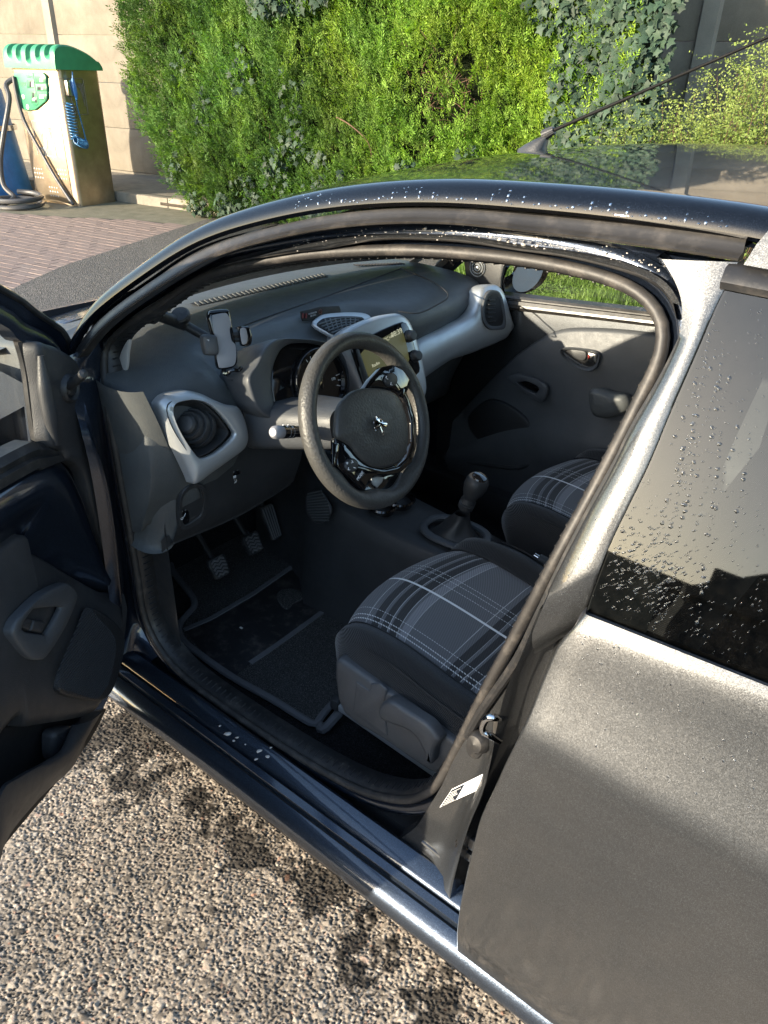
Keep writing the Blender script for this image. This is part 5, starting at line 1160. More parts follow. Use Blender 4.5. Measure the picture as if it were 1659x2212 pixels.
# chrome lion badge on the airbag pad
def lb_(x, y, o=.0365): return WP(777.7+x*.09076, 885.7+y*.09076, o)
m = MB(); m.plate([lb_(*p) for p in ((312, 335), (316, 265), (345, 210), (400, 196), (450, 222), (464, 290), (500, 298), (600, 303), (640, 325), (634, 385), (608, 430), (598, 365), (545, 385), (520, 445), (492, 440), (478, 392), (440, 395), (360, 420), (332, 450), (325, 410), (400, 352), (442, 332), (420, 285), (370, 264), (338, 278))], WN, .0022, .0006, n=110, smooth=False); bad = m.build('wheel_badge', MAT['chrome'], air, ang=30)
for q_ in ([(402, 196), (388, 152), (412, 134), (440, 150), (472, 160)], [(445, 214), (508, 228), (530, 260), (536, 302)], [(480, 400), (506, 470), (528, 525), (518, 592)], [(528, 525), (566, 530), (540, 600)], [(392, 405), (372, 470), (386, 512)], [(432, 398), (404, 475)]):
    m = MB(); m.tube([lb_(*p, .0374) for p in q_], .00105, 5, n=14); m.build('badge_limb', MAT['chrome'], bad)

# ---- centre screen
cn = np.array([-.93, .16, .33]); cn /= np.linalg.norm(cn); co = np.array([-.70, -.10, .88])
def CP(u, v, o=0): return PL(u, v, co+cn*o, cn)
fr = [(729, 752), (733, 722), (760, 702), (800, 686), (835, 679), (856, 679), (874, 692), (888, 722), (903, 775), (912, 820), (912, 850), (896, 878), (840, 905), (790, 905), (772, 850), (752, 800)]
m = MB(); O_ = rs([CP(*p) for p in fr], 72, True); c_ = O_.mean(0); m.plate(list(O_), cn, .022, .012, n=72); m.grid([O_, c_+(O_-c_)*.97-cn*.03, c_+(O_-c_)*.9-cn*.10], cv=True); csur = m.build('screen_surround', MAT['silver'], car, ang=60)
bl = [(757, 752), (772, 740), (812, 718), (858, 698), (873, 697), (882, 712), (894, 752), (904, 790), (902, 806), (870, 826), (800, 850), (785, 835), (768, 790)]
plate_on(lambda u, v: CP(u, v, .0215), bl, cn, .006, .003, 'gloss', 'screen_panel', csur)
scr = plate_on(lambda u, v: CP(u, v, .0275), [(778, 765), (790, 752), (830, 728), (864, 709), (869, 712), (878, 745), (884, 778), (880, 785), (840, 805), (800, 820), (795, 812)], cn, .0012, .0004, 'screen', 'display', csur, smooth=False)
rr_ = CP(864, 712, 0)-CP(830, 730, 0); ru = np.cross(cn, rr_)
text('display_text', '15\u00b0C', .014, CP(832, 735, .0290), rr_, ru, MAT['screen_text'], scr); text('display_text', '08:39', .019, CP(857, 719, .0290), rr_, ru, MAT['screen_text'], scr)
text('display_text', 'Radio', .012, CP(812, 787, .0290), rr_, ru, MAT['screen_text'], scr)
m = MB(); 
for k in range(3): m.box(CP(842+k*3, 729-k*1.6, .029), (.0015, .002, .004+.002*k), 0)
m.build('signal_bars', MAT['screen_text'], scr)
for u, v in ((883, 726), (895, 769)):
    m = MB(); c = CP(u, v, .0265); m.lathe([(.0165, 0), (.0165, .004), (.0145, .006), (.0135, .018), (.011, .021), (0, .0215)], c, cn, 24); m.build('control_knob', MAT['plastic'], csur, ang=40)
plate_on(lambda u, v: CP(u, v, .0275), [(768, 757), (774, 752), (796, 818), (790, 828), (783, 815)], cn, .002, .001, 'plastic', 'side_keys', csur, smooth=False)
# heater panel below, seen past the wheel rim
plate_on(lambda u, v: PL(u, v, (-.69, -.1, .75), (-.97, .1, .1)), [(868, 856), (900, 862), (912, 900), (906, 950), (880, 985), (862, 960)], (-.97, .1, .1), .02, .006, 'gloss', 'heater_panel', car)
# centre vent on the shelf
gn = np.array([-.35, .05, .93]); gn /= np.linalg.norm(gn); go = np.array([-.60, -.02, .962])
def GP(u, v, o=0): return PL(u, v, go+gn*o, gn)
gv = [(673, 704), (682, 692), (698, 684), (740, 680), (782, 681), (800, 690), (795, 702), (765, 714), (724, 730), (700, 722)]
cv_ = plate_on(GP, gv, gn, .010, .005, 'silver', 'centre_vent', car)
plate_on(lambda u, v: GP(u, v, .010), [(684, 703), (691, 693), (705, 687), (742, 684), (776, 685), (786, 691), (760, 708), (722, 723), (702, 714)], gn, .0015, .0005, 'black', 'vent_shade_plate', cv_)  # flat black plate: the shade behind the slats painted, no opening
for k in range(5):
    m = MB(); m.tube([GP(688+k*7, 701+k*4.6, .0125), GP(735+k*3, 688+k*5.0, .0125), GP(782-k*7, 687+k*5.2, .0125)], .0026, 6, n=10); m.build('slat', MAT['dash'], cv_)
for k in range(7):
    m = MB(); m.tube([GP(702+k*11, 689-k*.6, .0122), GP(712+k*9, 716-k*2.6, .0122)], .0022, 5, n=3); m.build('slat', MAT['dash'], cv_)

m = MB(); m.box((-1.45, -.695, .215), (2.3, .13, .12), .02); m.build('far_sill', MAT['plastic'], car)
# ---- passenger trim band and vent
bn = np.array([-.96, .18, .2]); bn /= np.linalg.norm(bn); bo = np.array([-.688, -.60, .90])
def BP(u, v, o=0): return PL(u, v, bo+bn*o, bn)
up_ = [(884, 742), (905, 729), (940, 716), (972, 701), (1000, 688), (1018, 672), (1028, 645), (1036, 625), (1050, 616), (1070, 615), (1083, 628), (1092, 660), (1099, 698)]
lw_ = [(890, 838), (905, 828), (940, 802), (972, 781), (1000, 771), (1025, 763), (1045, 755), (1060, 749), (1072, 744), (1082, 739), (1090, 734), (1096, 727), (1101, 712)]
a_, b_ = rs([BP(*p) for p in up_], 70), rs([BP(*p) for p in lw_], 70)
m = MB(); m.grid([a_*(1-t)+b_*t+bn*h for t, h in ((0, -.04), (0, .0), (.03, .010), (.12, .017), (.4, .021), (.75, .016), (.95, .004), (1.0, -.012), (1.0, -.05))]); bnd = m.build('trim_band', MAT['silver'], car, ang=60)
inv = [(1050, 639), (1062, 629), (1076, 632), (1084, 649), (1090, 688), (1088, 707), (1076, 711), (1057, 709), (1045, 694), (1042, 668)]
m = MB(); I_ = rs([BP(*p, .022) for p in inv], 50, True); c_ = I_.mean(0); m.grid([c_+(I_-c_)*s+bn*o for s, o in ((1.06, -.01), (1.04, .0035), (.98, .004), (.84, .001), (.80, .0))], cv=True); pv = m.build('passenger_vent', MAT['shield'], car, ang=60)
m = MB(); m.V = [tuple(c_+(p-c_)*.82+bn*.0005) for p in I_]; m.F = [tuple(range(50))]; m.build('vent_shade_plate', MAT['black'], pv)  # flat black face, painting the shade of the vent opening
for k in range(6):
    c = BP(1063, 648+k*9.2, .0235); w = .024 if k in (0, 5) else .031
    m = MB(); m.box(c, (.006, w*1.5, .0032), .001, np.array([[1, 0, 0], [0, .98, .15], [0, -.15, .98]]).T); m.build('slat', MAT['plastic'], pv)

# ---- seats
def make_seat(yc):
    seat = thing_part('seat', yc)
    return seat
def seat_grid(yc):
    path = [(-1.03, .425), (-1.005, .44), (-.990, .47), (-.990, .505), (-1.0, .532), (-1.02, .552), (-1.06, .566), (-1.12, .568), (-1.2, .561), (-1.3, .546), (-1.42, .526), (-1.55, .505)]
    P = rs([np.array([x, 0, z]) for x, z in path], 48)
    across = [(-.262, -.125, .150), (-.270, -.09, .135), (-.272, -.05, .118), (-.268, -.022, .10), (-.253, .002, .082), (-.232, .014, .06), (-.212, .010, .055), (-.196, -.002, .05), (-.186, -.006, .046)]
    cols = across+[(y, -.006-.010*(1-(y/.186)**2), .046*(y/.186)**2) for y in np.linspace(-.165, .165, 15)]+[(-a, b, c) for a, b, c in across[::-1]]
    G = []
    for i, p in enumerate(P):
        row = []
        lowf = np.clip((.50-p[2])/.14, 0, 1) if i < 20 else 0
        for y, dz, dx in cols:
            sq = max(0, abs(y)-.19)/.09
            fl = 1.0 if i > 18 else .35+.65*np.clip((p[2]-.36)/.2, 0, 1)
            zz = p[2]+dz*(1 if dz > -.02 else fl)
            row.append(np.array([p[0]-dx*1.05*np.clip((p[0]+1.32)/.2, 0, 1), yc+y*(1-.10*lowf), max(zz, .395)]))
        G.append(row)
    return P, cols, G
def build_seat(yc):
    P, cols, G = seat_grid(yc); G = np.array(G); L = np.r_[0, np.cumsum(np.linalg.norm(np.diff(P, axis=0), axis=1))]
    iA = int(np.argmin(abs(P[:, 2]-.46)+(np.arange(48) > 18)*9)); jA, jB = 8, len(cols)-9
    m = MB(); m.grid(G[:, :jA+1]); m.grid(G[:, jB:]); m.grid(G[:iA+1, jA:jB+1]); m.V = m.V; cush = m.build('seat', MAT['fabric'], car, ang=70)
    sub = G[iA:, jA:jB+1].copy(); uv = []
    for i in range(sub.shape[0]):
        for j in range(sub.shape[1]): uv.append((.186-cols[jA+j][0]+.004, L[iA+i]-L[iA]+.125))
    nrm = np.zeros_like(sub); sub[:, 0, 2] -= .003; sub[:, -1, 2] -= .003
    m = MB(); m.grid(sub); m.build('seat_insert', MAT['plaid'], cush, ang=80, uv=uv)
    m = MB()
    for j in (jA, jB): m.tube([p+np.array([0, 0, .0008]) for p in G[iA:, j]], .0022, 5, n=0)
    m.build('insert_seam', MAT['black'], cush)
    m = MB()
    for s in (-1, 1): m.tube([np.array([g[0], yc+s*.262, g[2]+.0012]) for g in G[14:, 4]], .0016, 5, n=0)
    m.build('bolster_seam', MAT['black'], cush)
    # backrest and headrest
    Gb = []
    for t in np.linspace(0, 1, 14):
        x, z = -1.56-.20*t, .50+.62*t; w = .25-.05*t**2; th = .075-.02*t
        Gb.append([np.array([x+th*(math.cos(a))-.0+(.025*abs(math.sin(a))**3 if math.cos(a) > 0 else 0), yc+w*math.copysign(abs(math.sin(a))**.7, math.sin(a)), z]) for a in np.linspace(0, 2*math.pi, 28, endpoint=False)])
    m = MB(); m.grid(Gb, cv=True); m.F.append(tuple(range(len(m.V)-28, len(m.V)))); bk = m.build('backrest', MAT['fabric'], cush, ang=60)
    Gh = []
    for t in np.linspace(0, 1, 8):
        k = math.sin(math.pi*min(max(t, .04), .96))**.4; Gh.append([np.array([-1.76-.03*t+.055*k*math.cos(a), yc+.125*k*math.copysign(abs(math.sin(a))**.7, math.sin(a)), 1.13+.18*t]) for a in np.linspace(0, 2*math.pi, 22, endpoint=False)])
    m = MB(); m.grid(Gh, cv=True); m.build('headrest', MAT['fabric'], cush, ang=60)
    return cush
ds = build_seat(.325); ps = build_seat(-.362)
# plastic shield and height lever on the driver's seat
def SHp(u, v, o=0): return Yp(u, v, .606+o)
plate_on(lambda u, v: SHp(u, v, -.02), [(739, 1418), (746, 1410), (768, 1424), (800, 1446), (850, 1480), (900, 1514), (985, 1580), (1040, 1622), (1030, 1690), (975, 1668), (935, 1650), (845, 1588), (790, 1556), (758, 1532), (744, 1500), (738, 1450)], (0, 1, .12), .024, .010, 'shield', 'side_shield', ds, smooth=False, n=80)
lv = plate_on(lambda u, v: SHp(u, v, .004), [(833, 1528), (836, 1512), (850, 1502), (868, 1506), (900, 1526), (941, 1552), (962, 1580), (964, 1590), (953, 1606), (947, 1634), (940, 1636), (920, 1592), (895, 1566), (843, 1546)], (0, 1, .15), .026, .009, 'shield', 'height_lever', ds, n=70)
plate_on(lambda u, v: SHp(u, v, .003), [(772, 1470), (800, 1490), (802, 1476), (822, 1474), (838, 1488), (832, 1520), (838, 1590), (800, 1562), (765, 1536)], (0, 1, .12), .004, .003, 'shield', 'shield_step', ds, smooth=False, n=60)
rail = MB(); a, b = Zp(733, 1520, .225), Zp(940, 1662, .225); dx = (b-a)
rail.box((a+b)/2+dx*.12, (np.linalg.norm(dx)*1.25, .026, .020), .003, np.array(Matrix.Rotation(math.atan2(dx[1], dx[0]), 3, 'Z'))); sr = rail.build('seat_rail', MAT['rail_grey'], car)
m = MB(); m.box(a+np.array([.004, .0, .004]), (.026, .036, .034), .006); m.build('rail_cap', MAT['plastic'], sr)
m = MB(); m.tube([a+np.array([0, 0, -.03]), a+np.array([.005, .05, -.05]), Zp(690, 1566, .172)], .012, 8, n=12); m.build('rail_cover', MAT['mat_edge'], sr)
for y in (.33, -.36): m = MB(); m.box((-1.3, y, .29), (.46, .22, .17), .03); m.build('seat_base', MAT['black'], car)
m = MB(); m.box((-2.15, 0, .42), (.45, 1.2, .26), .07, seg=4); rb = m.build('rear_bench', MAT['fabric'], car); m = MB(); m.box((-2.42, 0, .78), (.16, 1.2, .6), .06, np.array(Matrix.Rotation(-.25, 3, 'Y')), seg=4); m.build('bench_back', MAT['fabric'], rb)

# ---- pedals
def pedal(name, c, w, h, tilt, stem, chev=True):
    t = math.radians(tilt); n_ = np.array([-math.cos(t), 0, math.sin(t)]); u_ = np.array([math.sin(t), 0, math.cos(t)]); y_ = np.array([0, 1., 0]); c = np.asarray(c)
    m = MB(); m.plate([c+y_*a*w/2+u_*b*h/2 for a, b in ((-1, .55), (-.85, 1), (.85, 1), (1, .55), (.8, -.9), (.5, -1), (-.5, -1), (-.8, -.9))], n_, .012, .003, smooth=False, n=40); pd = m.build(name, MAT['mat_rubber'], car)
    for k in range(5):
        m = MB(); zz = -.72+k*.34; wid = .36*w if zz > -.6 else .28*w
        if chev: m.tube([c+n_*.0125+y_*wid*q+u_*h/2*(zz+(.14 if i % 2 else -.06)) for i, q in enumerate((-1, -.5, 0, .5, 1))], .0036, 5, n=0, smooth=False)
        else: m.tube([c+n_*.0125+y_*w*.4*(-1+k*.5)+u_*h*.44, c+n_*.0125+y_*w*.32*(-1+k*.5)-u_*h*.44], .0022, 5, n=0)
        m.build('tread', MAT['mat_edge'], pd)
    m = MB(); m.tube([c-n_*.002, c-n_*.01+u_*h*.5, c+np.array(stem)*.6, c+np.array(stem)], [.008, .008, .010, .012], 8, n=16); m.build('pedal_arm', MAT['black'], pd)  # arms in matt black: the footwell's shade put into their colour
    return pd
pedal('clutch_pedal', Xp(470, 1225, -.42), .062, .062, 28, (.20, .02, .26)); pedal('brake_pedal', Xp(543, 1174, -.42), .062, .062, 28, (.18, .04, .26)); pedal('throttle_pedal', Xp(583, 1128, -.37), .050, .115, 22, (.12, .0, .22), False)
# ---- pale pillar trims
plate_on(lambda u, v: Yp(u, v, .612), [(261, 808), (263, 772), (273, 746), (285, 732), (281, 760), (277, 798)], (0, 1, .3), .006, .002, 'trim_grey', 'pillar_trim', car)
m = MB(); m.grid([[np.array([x, -y, z]) for y, z in ((yb, zb), (yb-.05, zb+.01))] for x, yb, zb in ((-.28, .70, .97), (-.42, .685, 1.06), (-.6, .65, 1.19), (-.8, .61, 1.30))]); m.build('pillar_trim', MAT['trim_grey'], car)

# ---- passenger door seen from inside
yd = -.695
def DP(u, v, o=0): return Yp(u, v, yd+o)
back = [np.array(p) for p in ((-.44, yd, .90), (-1.5, yd, .985), (-1.58, yd, .25), (-.46, yd, .25))]
m = MB(); m.plate([p-np.array([0, .0, 0]) for p in back], (0, 1, 0), .008, .002, smooth=False, n=40); pdoor = m.build('passenger_door', MAT['paint'], car)
bt, bb = [DP(1080, 634), DP(1180, 646), DP(1424, 674)], [DP(1080, 664), DP(1200, 677), DP(1423, 703)]
ext = lambda c: c+[c[-1]+(c[-1]-c[-2])*1.6]
bt, bb = ext(bt), ext(bb); A_, B_2 = rs(bt, 20), rs(bb, 20)
m = MB(); m.grid([A_*(1-t)+B_2*t+np.array([0, h, 0]) for t, h in ((-.1, -.02), (0, .012), (.16, .016), (.18, .010), (.30, .012), (.32, .022), (.55, .026), (.6, .018), (.78, .020), (.82, .026), (.98, .022), (1.0, .006))]); m.build('belt_rail', MAT['strip'], pdoor, ang=30)
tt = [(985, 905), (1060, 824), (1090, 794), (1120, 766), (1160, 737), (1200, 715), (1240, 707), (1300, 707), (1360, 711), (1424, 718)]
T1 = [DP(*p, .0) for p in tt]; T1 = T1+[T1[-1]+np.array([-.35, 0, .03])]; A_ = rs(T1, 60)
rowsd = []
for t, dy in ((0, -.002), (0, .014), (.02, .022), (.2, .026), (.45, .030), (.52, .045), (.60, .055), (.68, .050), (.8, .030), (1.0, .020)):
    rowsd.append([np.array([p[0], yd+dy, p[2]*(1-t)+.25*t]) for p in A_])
m = MB(); m.grid(rowsd); ptrim = m.build('door_trim', MAT['shield'], pdoor, ang=60)  # same plastic as the driver's door, lighter: sunlight put into its colour
def DT(u, v, o=0): return Yp(u, v, yd+.030+o)
m = MB(); m.ring([DT(*p) for p in ((1213, 757), (1222, 750), (1250, 751), (1284, 756), (1297, 764), (1296, 780), (1290, 793), (1275, 800), (1252, 795), (1230, 780), (1217, 768))], [DT(*p, -.008) for p in ((1218, 759), (1226, 755), (1252, 756), (1282, 761), (1291, 767), (1290, 780), (1284, 788), (1272, 793), (1254, 788), (1236, 776), (1222, 767))], (0, 1, 0), .010, 60); hbz = m.build('handle_bezel', MAT['shield'], pdoor)
plate_on(lambda u, v: DT(u, v, -.006), [(1220, 760), (1228, 756), (1252, 757), (1280, 762), (1289, 769), (1286, 786), (1270, 791), (1240, 776)], (0, 1, 0), .003, .001, 'black', 'handle_well', hbz)
plate_on(lambda u, v: DT(u, v, -.002), [(1233, 754), (1262, 757), (1268, 764), (1264, 778), (1244, 775), (1236, 766)], (0, 1, 0), .006, .003, 'plastic', 'release_handle', hbz)
plate_on(lambda u, v: DT(u, v, -.002), [(1273, 759), (1292, 764), (1290, 782), (1272, 779)], (0, 1, 0), .010, .003, 'zinc', 'lock_catch', hbz, smooth=False)
plate_on(lambda u, v: DT(u, v, .0005), [(1273, 765), (1277, 766), (1276, 774), (1272, 773)], (0, 1, 0), .010, .001, 'red_plastic', 'lock_flag', hbz, smooth=False)
m = MB(); m.ring([DT(*p, .016) for p in ((1098, 812), (1120, 806), (1142, 811), (1170, 822), (1184, 832), (1184, 850), (1176, 866), (1160, 862), (1130, 842), (1108, 826))], [DT(*p, .018) for p in ((1122, 826), (1140, 822), (1160, 830), (1168, 838), (1160, 848), (1142, 840))], (0, 1, 0), .012, 60); psw = m.build('switch_bezel', MAT['shield'], pdoor)
plate_on(lambda u, v: DT(u, v, .018), [(1124, 827), (1140, 823), (1160, 831), (1166, 838), (1159, 846), (1142, 839)], (0, 1, 0), .004, .001, 'gloss', 'window_switch', psw)
plate_on(lambda u, v: DT(u, v, .018), [(1282, 842), (1300, 836), (1330, 846), (1360, 852), (1366, 880), (1330, 900), (1290, 896), (1280, 868)], (0, 1, 0.2), .045, .02, 'dash', 'armrest', pdoor)
plate_on(lambda u, v: DT(u, v, -.004), [(1014, 902), (1030, 880), (1056, 862), (1080, 864), (1102, 873), (1130, 892), (1148, 912), (1145, 932), (1109, 960), (1075, 966), (1045, 955), (1022, 930)], (0, 1, 0), .016, .006, 'grille_mesh', 'speaker_grille', pdoor)
m = MB(); m.tube([DT(u, v, .0) for u, v in ((960, 985), (1040, 1000), (1120, 1008), (1180, 985), (1240, 978), (1310, 985))], .012, 8, n=30); m.build('map_pocket', MAT['door_trim'], pdoor)
# sail panel with tweeter, mirror outside, window glass and frame
plate_on(lambda u, v: Yp(u, v, -.685), [(1004, 556), (1096, 560), (1086, 600), (1084, 636), (1060, 636), (1010, 600)], (0, 1, 0), .01, .003, 'plastic', 'sail_panel', pdoor, smooth=False)
m = MB(); c = Yp(1031, 578, -.672); 
for r in (.028, .019, .010): m.lathe([(r-.002, 0), (r, .003), (r+.002, 0)], c, (0, 1, 0), 26)
m.lathe([(.006, 0), (.004, .004), (0, .005)], c, (0, 1, 0), 14); m.build('tweeter', MAT['silver'], pdoor)
m = MB(); m.box((-.625, -.70, 1.06), (.03, .03, .32), .008, np.array(Matrix.Rotation(-.32, 3, 'Y'))); m.build('window_post', MAT['black'], pdoor)
fx = lambda p: np.array([p[0], -body_y(p[2])+.006, p[2]])
m = MB(); m.grid([[fx((x, 0, .93+.09*(-x-.6)+h*t)) for t in np.linspace(0, 1, 6)] for x, h in ((-.63, .10), (-.8, .26), (-1.0, .36), (-1.3, .40), (-1.56, .36))]); m.build('window', MAT['glass'], pdoor)
m = MB(); m.tube([fx((x, 0, z)) for x, z in ((-.40, .98), (-.62, 1.16), (-.85, 1.31), (-1.05, 1.37), (-1.4, 1.375), (-1.6, 1.35), (-2.0, 1.36), (-2.5, 1.32))], .03, 8, n=40); m.tube([fx((x, 0, z)) for x, z in ((-1.6, .95), (-1.66, 1.36))], .045, 8, n=6); m.build('far_frame', MAT['black'], car)
mc = Yp(1140, 592, -.84); m = MB(); G = []
for t in np.linspace(0, 1, 9):
    k = math.sin(math.pi*(.08+.5*t))**.7 if t < .95 else 1; G.append([mc+np.array([.085*(1-t)-.0, 0, 0])+np.array([0, .155*k*math.copysign(abs(math.cos(a))**.75, math.cos(a)), .065*k*math.copysign(abs(math.sin(a))**.8, math.sin(a))]) for a in np.linspace(0, 2*math.pi, 32, endpoint=False)])
m.grid(G, cv=True); mir_ = m.build('wing_mirror', MAT['gloss'], car, ang=60)
m = MB(); m.lathe([(0, 0), (.5, 0), (.97, 0)], (0, 0, 0), (1, 0, 0), 32); m.V = [tuple(mc+np.array([-.002, v[1]*.108, v[2]*.058])) for v in m.V]; m.build('mirror_glass', MAT['grey_pad'], mir_)
m = MB(); m.box(mc+np.array([.04, .14, -.03]), (.05, .06, .035), .01); m.build('mirror_foot', MAT['plastic'], mir_)
# ================================================================ THE CAR: driver's door, standing open
DA = math.radians(61); dd = np.array([-math.cos(DA), math.sin(DA), 0]); dn = np.array([-math.sin(DA), -math.cos(DA), 0]); dh = np.array([-.475, .715, 0])
def Dr(u, v, o=0.0): return PL(u, v, dh+dn*o, dn)
def dq(l, z, o=0.0): return dh+dd*l+dn*o+np.array([0, 0, z])
def lz(p): q = np.asarray(p)-dh; return q@dd, q[2]
# outer skin and frame of the door
G = []
for z in (.26, .32, .5, .7, .8, .88, .93):
    G.append([dq(l, z+(.06*l if z > .85 else 0), -.105-.03*math.sin(math.pi*np.clip((z-.2)/.75, 0, 1))) for l in (.02, .2, .5, .8, 1.06)])
m = MB(); m.grid(G); fdoor = m.build('driver_door', MAT['dark_paint'], car, ang=60)
edge_in = [Dr(u, v, -.012) for u, v in ((152, 800), (170, 900), (195, 1016), (223, 1141), (246, 1240), (250, 1270), (263, 1360), (260, 1420), (251, 1465), (219, 1539))]
E1 = rs(edge_in, 40)
m = MB(); m.grid([E1, E1-dn*.085+dd*.004]); m.build('door_edge', MAT['dark_paint'], fdoor)
# painted inner panel, gloss, in the darkened car paint
pp_ = [(-420, 1205), (0, 1030), (113, 985), (137, 1000), (157, 1045), (177, 1117), (196, 1203), (228, 1275), (212, 1290), (156, 1262), (78, 1215), (0, 1192), (-420, 1250)]
P_ = [Dr(u, v, 0) for u, v in pp_]
B0 = rs([dq(1.05, .985)]+[Dr(*p, .0) for p in ((0, 1036), (113, 990), (150, 1030), (180, 1120), (200, 1203), (228, 1272))], 60); B1 = rs([dq(1.05, .82)]+[Dr(*p, .0) for p in ((0, 1196), (40, 1204), (78, 1220), (156, 1266), (200, 1284), (228, 1282))], 60)
m = MB(); m.grid([B0*(1-t)+B1*t+dn*h for t, h in ((-.03, -.03), (0, .0), (.06, .016), (.14, .027), (.3, .036), (.5, .030), (.75, .008), (1.0, -.014), (1.1, -.02))]); m.build('painted_panel', MAT['dark_paint'], fdoor, ang=60)
# corner trim that runs from the mirror down the front edge
ct = [(49, 742), (75, 742), (98, 750), (133, 774), (150, 813), (168, 899), (195, 1016), (223, 1141), (246, 1238), (240, 1262), (226, 1272), (222, 1254), (203, 1203), (184, 1133), (168, 1070), (156, 1023), (137, 1000), (113, 990), (108, 971), (78, 961), (70, 900), (62, 828)]
plate_on(lambda u, v: Dr(u, v, -.01), ct, dn, .034, .012, 'door_trim', 'corner_trim', fdoor, n=120, ang=60)
m = MB(); m.tube([Dr(*p, .024) for p in ((88, 768), (96, 830), (108, 900), (122, 960))], [.006, .014, .014, .005], 10, n=24); m.build('trim_ridge', MAT['door_trim'], fdoor)
c = Dr(146, 838, .022); lv_t = PL(179, 808, c+dn*.06, dn)
m = MB(); m.lathe([(.030, -.012), (.029, .006), (.024, .012), (.019, .008), (.017, .004), (.013, .012), (0, .014)], c, dn, 30); mk = m.build('mirror_control', MAT['plastic'], fdoor)
m = MB(); m.tube([c, c+(lv_t-c)*.35, lv_t], [.011, .009, .0095], 12, n=10); m.lathe([(.0095, -.002), (.0085, .004), (0, .007)], lv_t, (lv_t-c), 14); m.build('mirror_lever', MAT['plastic'], mk)
# window frame, run and glass
fo_ = [(-420, 350), (0, 613), (60, 651), (110, 690), (131, 708), (145, 740), (151, 772), (152, 805)]; fi_ = [(-420, 430), (0, 699), (29, 723), (47, 738), (75, 740), (98, 750), (133, 774), (148, 806)]
A_, B_2 = rs([dq(1.06, 1.02, -.03), dq(1.02, 1.38, -.03), dq(.96, 1.44, -.03), dq(.75, 1.46, -.03), dq(.46, 1.42, -.03)]+[Dr(*p, -.03) for p in fo_[1:]], 110), rs([dq(1.02, 1.02, -.01), dq(.985, 1.35, -.01), dq(.93, 1.40, -.01), dq(.75, 1.415, -.01), dq(.45, 1.345, -.01)]+[Dr(*p, -.01) for p in fi_[1:]], 110)
m = MB(); m.grid([A_-dn*.05, A_, A_*.85+B_2*.15+dn*.012, A_*.6+B_2*.4+dn*.004, A_*.5+B_2*.5-dn*.004, A_*.2+B_2*.8+dn*.006, B_2, B_2-dn*.03]); m.build('window_frame', MAT['dark_paint'], fdoor, ang=50)
m = MB(); m.tube(list(A_*.8+B_2*.2+dn*.012), .006, 8, n=0); m.build('frame_seal', MAT['rubber'], fdoor)
gt = rs([dq(1.0, 1.20, -.035), dq(.985, 1.36, -.035), dq(.93, 1.405, -.035), dq(.75, 1.42, -.035), dq(.46, 1.35, -.035)]+[Dr(*p, -.035) for p in ((0, 695), (30, 720), (52, 742), (86, 965))], 80, smooth=False); gb_ = rs([dq(1.02, 1.0, -.035), dq(.6, .955, -.035)]+[Dr(*p, -.035) for p in ((0, 990), (86, 967))], 80, smooth=False); m = MB(); m.grid([gt, gt*.5+gb_*.5, gb_]); m.build('window', MAT['glass'], fdoor)
m = MB(); m.tube([Dr(*p, -.02) for p in ((40, 735), (55, 790), (66, 870), (80, 965))], .010, 8, n=24); m.build('window_run', MAT['rubber'], fdoor)
A_, B_2 = rs([dq(1.05, 1.02)]+[Dr(*p, .0) for p in ((0, 984), (78, 957), (108, 968))], 40), rs([dq(1.05, .985)]+[Dr(*p, .0) for p in ((0, 1043), (60, 1018), (113, 994))], 40)
m = MB(); m.grid([A_*(1-t)+B_2*t+dn*h for t, h in ((0, -.03), (0, .006), (.25, .018), (.5, .016), (.55, .026), (.9, .028), (1.0, .018), (1.05, -.02))]); m.build('belt_rubber', MAT['rubber'], fdoor, ang=40)
# lower trim panel
top_ = [(-420, 1200), (0, 1180), (40, 1189), (78, 1203), (156, 1250), (205, 1276), (226, 1278), (248, 1261)]; bot_ = [(-420, 1660), (0, 1592), (60, 1572), (132, 1560), (190, 1556), (219, 1539), (251, 1465), (265, 1356)]
A_, B_2 = rs([dq(1.05, .82, .006)]+[Dr(*p, .006) for p in top_[1:]], 70), rs([dq(1.05, .42, .034)]+[Dr(*p, .034) for p in ((0, 1590), (60, 1570), (132, 1558), (190, 1545), (219, 1520), (253, 1450), (264, 1360))], 70)
m = MB(); m.grid([A_*(1-t)+B_2*t+dn*h for t, h in ((0, -.03), (0, .004), (.02, .010), (.25, .020), (.5, .022), (.75, .016), (.93, .010), (1.0, -.004), (1.02, -.05))]); dtrim = m.build('door_trim', MAT['door_trim'], fdoor, ang=60)
